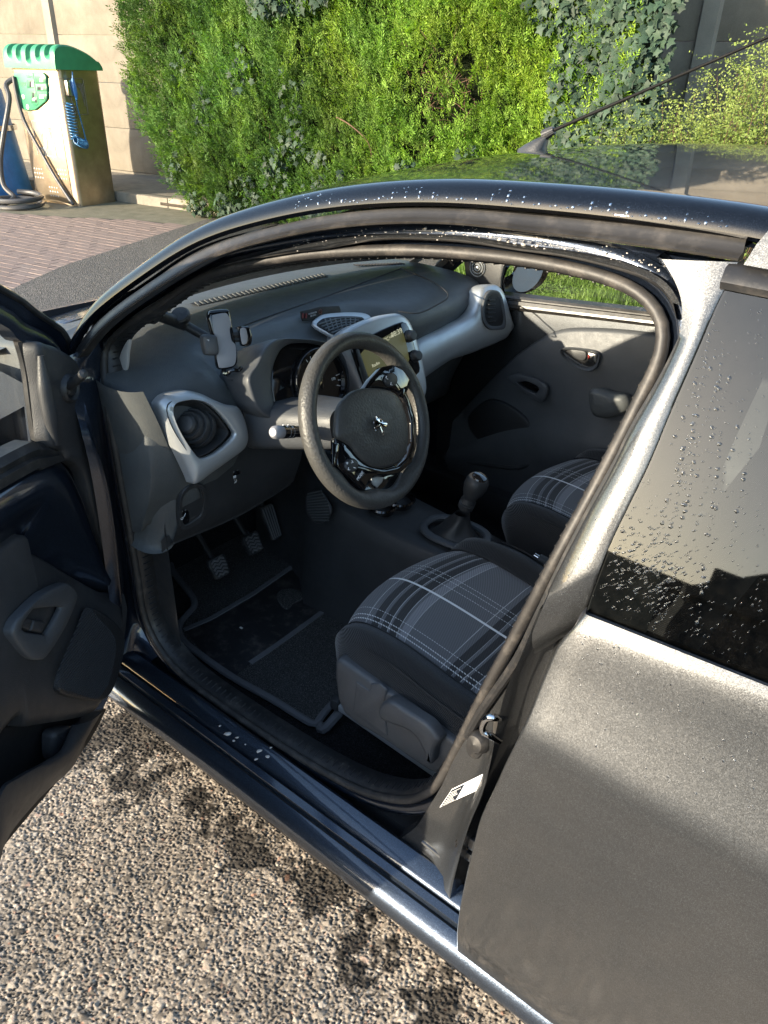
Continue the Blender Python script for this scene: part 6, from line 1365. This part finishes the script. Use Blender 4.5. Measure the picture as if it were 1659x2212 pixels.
# map pocket: back plate blackened for the shade inside, bulging outer wall, bottle end
m = MB(); m.plate([dq(1.0, .43, -.02)]+[Dr(*p, -.02) for p in ((0, 1570), (132, 1550), (225, 1530), (180, 1610), (95, 1712), (20, 1800))]+[dq(1.0, .25, -.02)], dn, .01, .002, smooth=False, n=40); m.build('pocket_shade_plate', MAT['black'], fdoor)
L0 = rs([dq(1.02, .38, .08), dq(.7, .385, .11)]+[Dr(u, v, o) for u, v, o in ((0, 1722, .10), (44, 1679, .092), (100, 1648, .082), (138, 1622, .070), (154, 1590, .055), (163, 1566, .04))], 60)
L1 = rs([dq(1.02, .265, .05), dq(.7, .262, .062)]+[Dr(u, v, o) for u, v, o in ((7, 1832, .06), (37, 1781, .056), (95, 1715, .05), (157, 1657, .045), (184, 1601, .040), (221, 1538, .03))], 60)
m = MB(); m.grid([L0-dn*.02+np.array([0, 0, -.02]), L0-dn*.008, L0, L0*.9+L1*.1+dn*.006, L0*.6+L1*.4+dn*.012, L0*.25+L1*.75+dn*.006, L1, L1-dn*.06+np.array([0, 0, .0])]); m.build('map_pocket', MAT['door_trim'], fdoor, ang=60)
plate_on(lambda u, v: Dr(u, v, .0), [(90, 1600), (96, 1576), (130, 1566), (160, 1572), (164, 1590), (150, 1630), (118, 1644), (94, 1636)], dn, .03, .012, 'door_trim', 'bottle_holder', fdoor, n=50)
# window switches
sp_o = [(8, 1372), (12, 1345), (24, 1328), (73, 1282), (121, 1259), (139, 1263), (150, 1279), (147, 1300), (122, 1356), (84, 1414), (62, 1424), (40, 1414)]; rec = [(27, 1357), (46, 1318), (60, 1312), (108, 1309), (110, 1318), (82, 1366), (70, 1368)]
m = MB(); m.ring([Dr(*p, .038) for p in sp_o], [Dr(*p, .036) for p in rec], dn, .020, 80, .4); swp = m.build('switch_panel', MAT['shield'], fdoor, ang=60)
plate_on(lambda u, v: Dr(u, v, .040), [(22, 1362), (44, 1312), (60, 1306), (114, 1303), (116, 1320), (84, 1374), (66, 1376)], dn, .003, .001, 'door_trim', 'switch_well', swp, smooth=False)
for a in ([(29, 1352), (38, 1334), (59, 1337), (52, 1361)], [(54, 1361), (61, 1338), (88, 1342), (80, 1366)]):
    plate_on(lambda u, v: Dr(u, v, .042), a, dn, .012, .004, 'door_trim', 'window_switch', swp, smooth=False)
# speaker grille
spk_ = [(183, 1313), (195, 1313), (207, 1320), (234, 1341), (254, 1370), (254, 1408), (236, 1474), (217, 1505), (190, 1513), (121, 1498), (114, 1470), (135, 1418), (161, 1363), (176, 1326)]
plate_on(lambda u, v: Dr(u, v, .040), spk_, dn, .018, .006, 'grille_mesh', 'speaker_grille', fdoor, n=70)
m = MB(); S_ = [Dr(*p, .0585) for p in spk_]; cS = np.mean(S_, 0)
for k in range(34):
    z0, z1 = min(p[2] for p in S_), max(p[2] for p in S_); z = z0+(z1-z0)*(k+.7)/34.6; P = rs(S_, 120, True); xsn = []
    for a, b in zip(P, np.roll(P, -1, 0)):
        if (a[2]-z)*(b[2]-z) < 0: t = (z-a[2])/(b[2]-a[2]); xsn.append(a+(b-a)*t)
    if len(xsn) == 2: m.tube([xsn[0]*.93+xsn[1]*.07, xsn[0]*.07+xsn[1]*.93], .0016, 4, n=0)
o = m.build('grille_bar', MAT['door_trim'], fdoor); o['kind'] = 'stuff'
# wing mirror on the outside
mc = dq(.20, 1.02, -.24); m = MB(); G = []
for t in np.linspace(0, 1, 9):
    k = math.sin(math.pi*(.08+.5*t))**.7; G.append([mc+(-dn)*0+np.array([.10*(1-t), 0, 0])*0-dn*.0+dd*(-.09*(1-t))+(-dn)*(.115*k*math.copysign(abs(math.cos(a))**.75, math.cos(a)))+np.array([0, 0, .072*k*math.copysign(abs(math.sin(a))**.8, math.sin(a))]) for a in np.linspace(0, 2*math.pi, 32, endpoint=False)])
m.grid(G, cv=True); m.F.append(tuple(range(len(m.V)-32, len(m.V)))); wm = m.build('wing_mirror', MAT['gloss'], fdoor, ang=60)
m = MB(); m.tube([dq(.12, .95, -.10), dq(.15, .97, -.17)], .022, 10, n=0); m.build('mirror_foot', MAT['plastic'], wm)
# hinge arm between the door and the pillar
m = MB(); m.box((dh+np.array([.02, .02, .36])), (.06, .05, .05), .01); m.build('door_hinge', MAT['dark_paint'], fdoor)
# ================================================================ THINGS IN THE CAR
# floor mat
mz = .172
def Mz(u, v, dz=0): return Zp(u, v, mz+dz)
matp = [(495, 1140), (433, 1170), (390, 1190), (375, 1200), (370, 1216), (376, 1238), (407, 1277), (419, 1296), (418, 1312), (404, 1328), (390, 1345), (387, 1368), (400, 1388), (430, 1412), (498, 1460), (590, 1512), (668, 1560), (682, 1563), (700, 1540), (722, 1518), (760, 1500), (790, 1400), (760, 1290), (739, 1272), (680, 1238), (628, 1200), (600, 1188), (566, 1178), (530, 1150)]
fm = thing('floor_mat', 'worn dark carpet mat with a rubber heel pad in the driver footwell', 'floor mat', Mz(560, 1380))
m = MB(); Q = rs([Mz(*p) for p in matp], 140, True, False); m.V = [tuple(p) for p in Q]+[tuple(p+np.array([0, 0, .006])) for p in Q]; m.F = [tuple(range(140, 280))]+[(i, (i+1) % 140, 140+(i+1) % 140, 140+i) for i in range(140)]; m.build('carpet', MAT['mat_carpet'], fm, smooth=False)
m = MB(); m.tube([Mz(u, v, .006) for u, v in matp], .0085, 8, closed=True, n=150, flat=1.2); m.build('binding', MAT['mat_edge'], fm)
hp_ = [(397, 1361), (456, 1336), (545, 1284), (641, 1217), (665, 1232), (732, 1280), (728, 1296), (640, 1362), (540, 1433), (506, 1462), (450, 1424)]
m = MB(); m.plate([Mz(u, v, .006) for u, v in hp_], (0, 0, 1), .003, .001, smooth=False, n=80); hpad = m.build('heel_pad', MAT['mat_rubber'], fm)
m = MB()
for A_ in ([(397, 1361), (456, 1336), (545, 1284), (641, 1217)], [(540, 1433), (600, 1392), (665, 1345), (732, 1296)]):
    a = rs([Mz(u, v, .0095) for u, v in A_], 20, smooth=False); w_ = np.array([.014, 0, 0]); m.grid([a-w_*.6, a-w_*.5+np.array([0, 0, .0025]), a+w_*.5+np.array([0, 0, .0025]), a+w_*.6])
m.build('binding_strip', MAT['mat_edge'], fm)
plate_on(lambda u, v: Mz(u, v, .009), [(598, 1290), (606, 1276), (630, 1272), (652, 1282), (654, 1294), (634, 1304), (624, 1316), (610, 1312)], (0, 0, 1), .004, .003, 'mat_carpet', 'worn_hole', fm, dome=.003)
leaf = MB(); c = Mz(521, 1356, .012); leaf.box(c, (.010, .006, .0015), .0005); tag(leaf.build('dry_leaf_scrap', MAT['etch'], None), 'tiny pale scrap of dry leaf on the heel pad', 'leaf scrap')

# phone holder
hn = np.array([-.86, .42, .28]); hn /= np.linalg.norm(hn); ho_ = np.array([-.64, .47, 1.03])
def HPx(u, v, o=0): return PL(u, v, ho_+hn*o, hn)
ph = thing('phone_holder', 'empty black phone holder with grey pad on an arm above the dashboard', 'phone holder', HPx(478, 800))
body_ = [(446, 690), (447, 678), (453, 671), (486, 668), (493, 673), (497, 690), (500, 709), (506, 740), (510, 767), (509, 785), (497, 795), (474, 798), (465, 788), (461, 750), (452, 715)]
plate_on(lambda u, v: HPx(u, v, -.012), body_, hn, .016, .006, 'gloss', 'back_plate', ph, n=70)
padp = [(458, 684), (462, 680), (486, 676), (493, 682), (498, 694), (499, 704), (496, 712), (500, 735), (508, 745), (510, 768), (507, 786), (498, 792), (476, 795), (471, 788), (467, 766), (471, 752), (466, 730), (461, 717)]
plate_on(lambda u, v: HPx(u, v, .0035), padp, hn, .003, .001, 'grey_pad', 'soft_pad', ph, n=70)
lc_ = plate_on(lambda u, v: HPx(u, v, -.004), [(431, 730), (434, 724), (442, 722), (460, 725), (464, 735), (467, 757), (463, 766), (443, 767), (437, 760), (433, 745)], hn, .030, .006, 'shield', 'left_clamp', ph, n=50)
text('clamp_print', 'P', .007, HPx(449, 735, .0265), HPx(454, 762, 0)-HPx(451, 730, 0), np.cross(hn, HPx(454, 762, 0)-HPx(451, 730, 0)), MAT['white'], lc_)
rc_ = plate_on(lambda u, v: HPx(u, v, -.004), [(513, 710), (517, 705), (531, 706), (536, 718), (538, 730), (535, 744), (522, 748), (516, 738)], hn, .030, .005, 'gloss', 'right_clamp', ph, n=50)
plate_on(lambda u, v: HPx(u, v, .026), [(519, 711), (530, 709), (534, 725), (533, 740), (524, 744), (520, 730)], hn, .002, .001, 'grey_pad', 'clamp_pad', rc_, n=40)
m = MB(); m.tube([HPx(500, 722, -.006), HPx(520, 722, -.006)], .008, 8, n=0); m.tube([HPx(500, 734, -.006), HPx(520, 733, -.006)], .006, 8, n=0); m.tube([HPx(462, 745, -.006), HPx(445, 746, -.006)], .008, 8, n=0); m.build('clamp_arm', MAT['plastic'], ph)
m = MB(); m.tube([HPx(484, 796, -.004), HPx(484, 806, -.004), HPx(492, 808, .014), HPx(498, 801, .020), HPx(506, 800, .022), HPx(516, 800, .020), HPx(522, 793, .024)], .0042, 8, n=30); m.build('foot', MAT['gloss'], ph)
m = MB(); m.lathe([(0, -.012), (.020, -.012), (.022, -.028), (.016, -.045)], HPx(472, 740, 0), hn, 20); m.build('ball_joint', MAT['plastic'], ph)
a0 = PL(352, 684, (-.50, .60, 1.10), hn); a1 = HPx(400, 702, -.07); a2 = HPx(470, 742, -.04)
m = MB(); m.tube([a0+(a0-a1)*.5, a0, a1, a1*.99+a2*.01, a2], [.013, .013, .013, .0105, .0105], 10, n=0, smooth=False); m.build('arm', MAT['rubber'], ph)
m = MB(); c = HPx(391, 684, -.06); m.lathe([(.009, -.02), (.010, -.006), (.020, -.005), (.021, .006), (.018, .010), (0, .011)], c, (-.3, .5, .8), 24); m.build('arm_knob', MAT['rubber'], ph)
sc2 = a0+(a0-a1)*.5; m = MB(); m.lathe([(.036, .012), (.038, .006), (.030, .0), (.014, -.02), (0, -.022)], sc2, (.6, .2, .55), 24); m.build('suction_cup', MAT['rubber'], ph)

# ---- water drops and soap foam left on the wet car
def m_water():
    t = NT('water_drop'); t.set(Base_Color=(1, 1, 1), Roughness=.02, Transmission_Weight=1.0, IOR=1.33); return t.m
MAT['water'] = m_water(); MAT['foam'] = m_plain('soap_foam', (.46, .43, .40), .35, var=.08, coat=.5)
def drops(name, fn, spots, mat, parent):
    V, F = [], []; K = 8
    for (u, v, r, st) in spots:
        p, n_ = fn(u, v); n_ = np.asarray(n_, float); n_ /= np.linalg.norm(n_); a = np.cross(n_, (0.2, .1, .97)); a /= np.linalg.norm(a); b_ = np.cross(a, n_); o = len(V); ph_ = random.random()
        for rr, h in ((1, -.02), (.84, .24), (.48, .40)):
            for k in range(K):
                an_ = 2*math.pi*(k+ph_)/K; w = 1+.22*math.sin(an_*2+ph_*9)+.12*math.sin(an_*3+ph_*5)
                V.append(p+(a*math.cos(an_)+b_*math.sin(an_)*st)*r*rr*w+n_*r*h)
        V.append(p+n_*r*.46)
        for q in range(2):
            for k in range(K): F.append((o+q*K+k, o+q*K+(k+1) % K, o+(q+1)*K+(k+1) % K)); F.append((o+q*K+k, o+(q+1)*K+(k+1) % K, o+(q+1)*K+k))
        for k in range(K): F.append((o+2*K+k, o+2*K+(k+1) % K, o+3*K))
    ob = mesh_np(name, np.array(V), np.array(F), MAT[mat], parent, smooth=True); ob['kind'] = 'stuff'; return ob
sn_ = (0, 1, TUM)
S = []
def on_glass(u, v):
    return u > np.interp(v, [600, 750, 1000, 1290], [1580, 1512, 1400, 1278]) and u < 1659 and v < 1322+(u-1268)*.385-8
for _ in range(17):                                                     # chains of beads running down the pane
    u, v = random.uniform(1360, 1655), random.uniform(640, 1000); du = random.uniform(-.36, -.12)
    for k in range(random.randint(8, 26)):
        st_ = random.uniform(8, 26); v += st_; u += du*st_+random.gauss(0, 2.5)
        if on_glass(u, v): S.append((u, v, random.choice((.0006, .0008, .001, .0012, .0018)), 1.25))
for _ in range(300):
    u, v = random.gauss(1400, 55), random.gauss(1235, 50)
    if on_glass(u, v): S.append((u, v, abs(random.gauss(.0006, .0003))+.0004, 1.1))
for _ in range(520):
    u, v = random.uniform(1270, 1659), random.uniform(620, 1450)
    if on_glass(u, v): S.append((u, v, random.uniform(.0004, .0009), 1.1))
drops('water_drops', lambda u, v: (Sp(u, v, .0015), sn_), S, 'water', rdoor)
S = []
for _ in range(260):
    v = random.uniform(570, 1290); a = np.interp(v, [548, 640, 706, 823, 999, 1200, 1300], [1440, 1495, 1500, 1445, 1350, 1240, 1190]); b = np.interp(v, [566, 662, 750, 892, 1090, 1288], [1590, 1545, 1508, 1446, 1358, 1272]); S.append((random.uniform(a+4, b-6), v, random.uniform(.0004, .001), 1.2))
drops('water_drops', lambda u, v: (Sp(u, v, .006), sn_), [s for s in S], 'water', car)
S = []
for _ in range(170):
    u = random.uniform(1250, 1659); v = 1362+(u-1240)*.37+random.random()**2*260; S.append((u, v, random.uniform(.0006, .0017), 1.1))
drops('water_drops', lambda u, v: (Bp(u, v, -.0002), (0, 1, .35)), S, 'water', rdoor)
S = []
for _ in range(640):                                                    # wet band along the roof edge
    u = random.uniform(640, 1560); ve = np.interp(u, [640, 810, 1015, 1117, 1322, 1475, 1659], [455, 436, 436, 446, 465, 486, 514]); S.append((u, ve-3-26*random.random()**1.6*(.5+.5*math.sin(u*.03)), random.uniform(.0004, .0018), .6))
def on_roof(u, v):
    i = 0; best = None
    for t in (.995, .98, .96, .94, .92, .90):
        p = PL(u, v, (0, 0.745-.006-(1-t)*.5, 0.95+.02*(1-t)*6), (0, 1, TUM)); best = p
        break
    return best, (0, .6, .8)
roofpts = np.array([p for i in range(len(ST)) for p in [shoulder(i, a) for a in AR]+[section(SHD[i], t) for t in (.97, .94, .9)]])
q_ = roofpts-CAM_POS; zz_ = q_@CF; rpx = np.stack([IW/2+FL*(q_@CR)/zz_, IH/2-FL*(q_@CU)/zz_], 1)
def on_roof2(u, v):
    d = np.hypot(rpx[:, 0]-u, rpx[:, 1]-v); k = np.argsort(d)[:3]; w = 1/(d[k]+.5); w /= w.sum(); return (roofpts[k]*w[:, None]).sum(0)+np.array([0, .001, .001]), (0, .7, .7)
drops('water_drops', on_roof2, S, 'water', car)
S = []
for u, v, r in ((833, 504, .004), (845, 516, .003), (918, 497, .006), (942, 500, .004), (1060, 515, .005), (1079, 520, .006), (1097, 526, .003), (1112, 529, .004), (1130, 531, .006), (1150, 534, .003), (1160, 534, .005), (1176, 540, .0025), (1294, 547, .0055), (1308, 552, .003), (672, 535, .003), (700, 532, .0025), (980, 508, .003), (1010, 512, .002), (1220, 541, .003), (1250, 545, .002)):
    S.append((u, v-3, r*.62, .55))
for _ in range(160):
    u = random.uniform(620, 1430); v = np.interp(u, [620, 810, 1015, 1117, 1322, 1430], [528, 500, 503, 517, 545, 585])+random.gauss(0, 7); S.append((u, v, random.uniform(.0004, .0014), .6))
drops('foam_spots', lambda u, v: (Sp(u, v, .0485), sn_), S, 'foam', car)
S = [(492, 1585, .008, .7), (512, 1593, .004, .6), (560, 1622, .006, .8), (578, 1634, .005, .8), (553, 1640, .004, .8), (505, 1600, .003, 1), (530, 1608, .002, 1), (585, 1615, .003, .8), (475, 1568, .003, .8)]
drops('foam_spots', lambda u, v: (PL(u, v, (0, .71, .2585), (0, .3, 1)), (0, .3, 1)), S, 'foam', car)

# ---- a house beyond the wall that the roof mirrors
hs_ = thing('brick_house', 'red brick house beyond the concrete wall, mirrored in the car roof', 'house', (3, -14, 0))
m = MB(); m.box((3, -14, 1.9), (12, 6, 3.8), 0); m.build('wall', MAT['brick'], hs_, smooth=False)
m = MB(); m.V = [(-3.3, -10.6, 3.7), (9.3, -10.6, 3.7), (9.3, -14, 6.2), (-3.3, -14, 6.2), (-3.3, -17.4, 3.7), (9.3, -17.4, 3.7)]; m.F = [(0, 1, 2, 3), (3, 2, 5, 4)]; m.build('roof', MAT['twig'], hs_, smooth=False)
# ---- what stands behind the viewer and shows only as a reflection
lb = thing('low_shed', 'long low dark shed behind the viewer, seen only as a reflection', 'shed', (-4, 15, 0))
m = MB(); m.box((-4, 15, 1.25), (26, 3, 2.5), .02); m.box((-1.2, 15, 1.5), (2.6, 3.1, 3.0), .02); m.build('wall', MAT['plastic'], lb, smooth=False)
m = MB(); m.grid([[(x, 13.3, z) for x, z in ((-17, 2.5), (-12, 4.2), (-7, 2.6), (-2.6, 2.56), (-1.2, 3.5), (.3, 2.56), (2.2, 2.6), (3.4, 3.0), (4.6, 2.56), (9.2, 2.56))], [(x, 16.7, z) for x, z in ((-17, 2.5), (-12, 4.2), (-7, 2.6), (-2.6, 2.56), (-1.2, 3.5), (.3, 2.56), (2.2, 2.6), (3.4, 3.0), (4.6, 2.56), (9.2, 2.56))]]); m.grid([[(x, 13.31, z) for x, z in ((-17, 2.5), (-12, 4.2), (-7, 2.6), (-2.6, 2.56), (-1.2, 3.5), (.3, 2.56), (2.2, 2.6), (3.4, 3.0), (4.6, 2.56), (9.2, 2.56))], [(x, 13.31, 2.4) for x in (-17, -12, -7, -2.6, -1.2, .3, 2.2, 3.4, 4.6, 9.2)]]); m.build('roof', MAT['strip'], lb, smooth=False)

# ---- take meshes that hold several loose pieces apart, one object each
def split_loose(o):
    me = o.data; bm = bmesh.new(); bm.from_mesh(me); bm.verts.ensure_lookup_table(); seen = set(); isl = []
    for v in bm.verts:
        if v.index in seen: continue
        st_, comp = [v], []; seen.add(v.index)
        while st_:
            w = st_.pop(); comp.append(w.index)
            for e in w.link_edges:
                x = e.other_vert(w)
                if x.index not in seen: seen.add(x.index); st_.append(x)
        isl.append(comp)
    bm.free()
    if len(isl) < 2: return
    base = o.name.split('.')[0]
    for q, comp in enumerate(isl):
        mp_ = {v: i for i, v in enumerate(comp)}; F = [[mp_[v] for v in p.vertices] for p in me.polygons if p.vertices[0] in mp_]
        n = bpy.data.meshes.new(base); n.from_pydata([me.vertices[v].co[:] for v in comp], [], F); n.update(); n.polygons.foreach_set('use_smooth', [True]*len(F)); n.set_sharp_from_angle(angle=math.radians(40))
        for mm in me.materials: n.materials.append(mm)
        if q == 0: o.data = n
        else: c = bpy.data.objects.new(base, n); COL.objects.link(c); c.parent = o.parent; c.matrix_parent_inverse = o.matrix_parent_inverse.copy()
for o in list(bpy.data.objects):
    if o.type == 'MESH' and o.name.split('.')[0] in ('coin_slot', 'control_recess', 'vent_hole', 'louvre', 'insert_seam', 'bolster_seam', 'sill_sealer', 'cup_holder', 'binding_strip', 'belt_lamp', 'rear_hinge', 'screen_border', 'door_channel', 'far_frame', 'dial_tick', 'stalk_mark', 'clamp_arm', 'signal_bars', 'pad_seam'): split_loose(o)
    if o.name.split('.')[0] in ('twig', 'stem', 'trunk') and o.name != 'trunk': o['kind'] = 'stuff'
    if o.name.split('.')[0] == 'trunk': split_loose(o)

# ---- keep the tree at thing > part > sub-part
def depth(o):
    d = 0
    while o.parent: o = o.parent; d += 1
    return d
for o in sorted(bpy.data.objects, key=depth):
    while depth(o) > 2:
        gp_ = o.parent.parent; wm_ = o.matrix_parent_inverse.copy(); loc = o.matrix_local.copy(); o.parent = gp_; o.matrix_parent_inverse = Matrix.Identity(4) if gp_.type != 'EMPTY' else Matrix.Translation(-gp_.location)
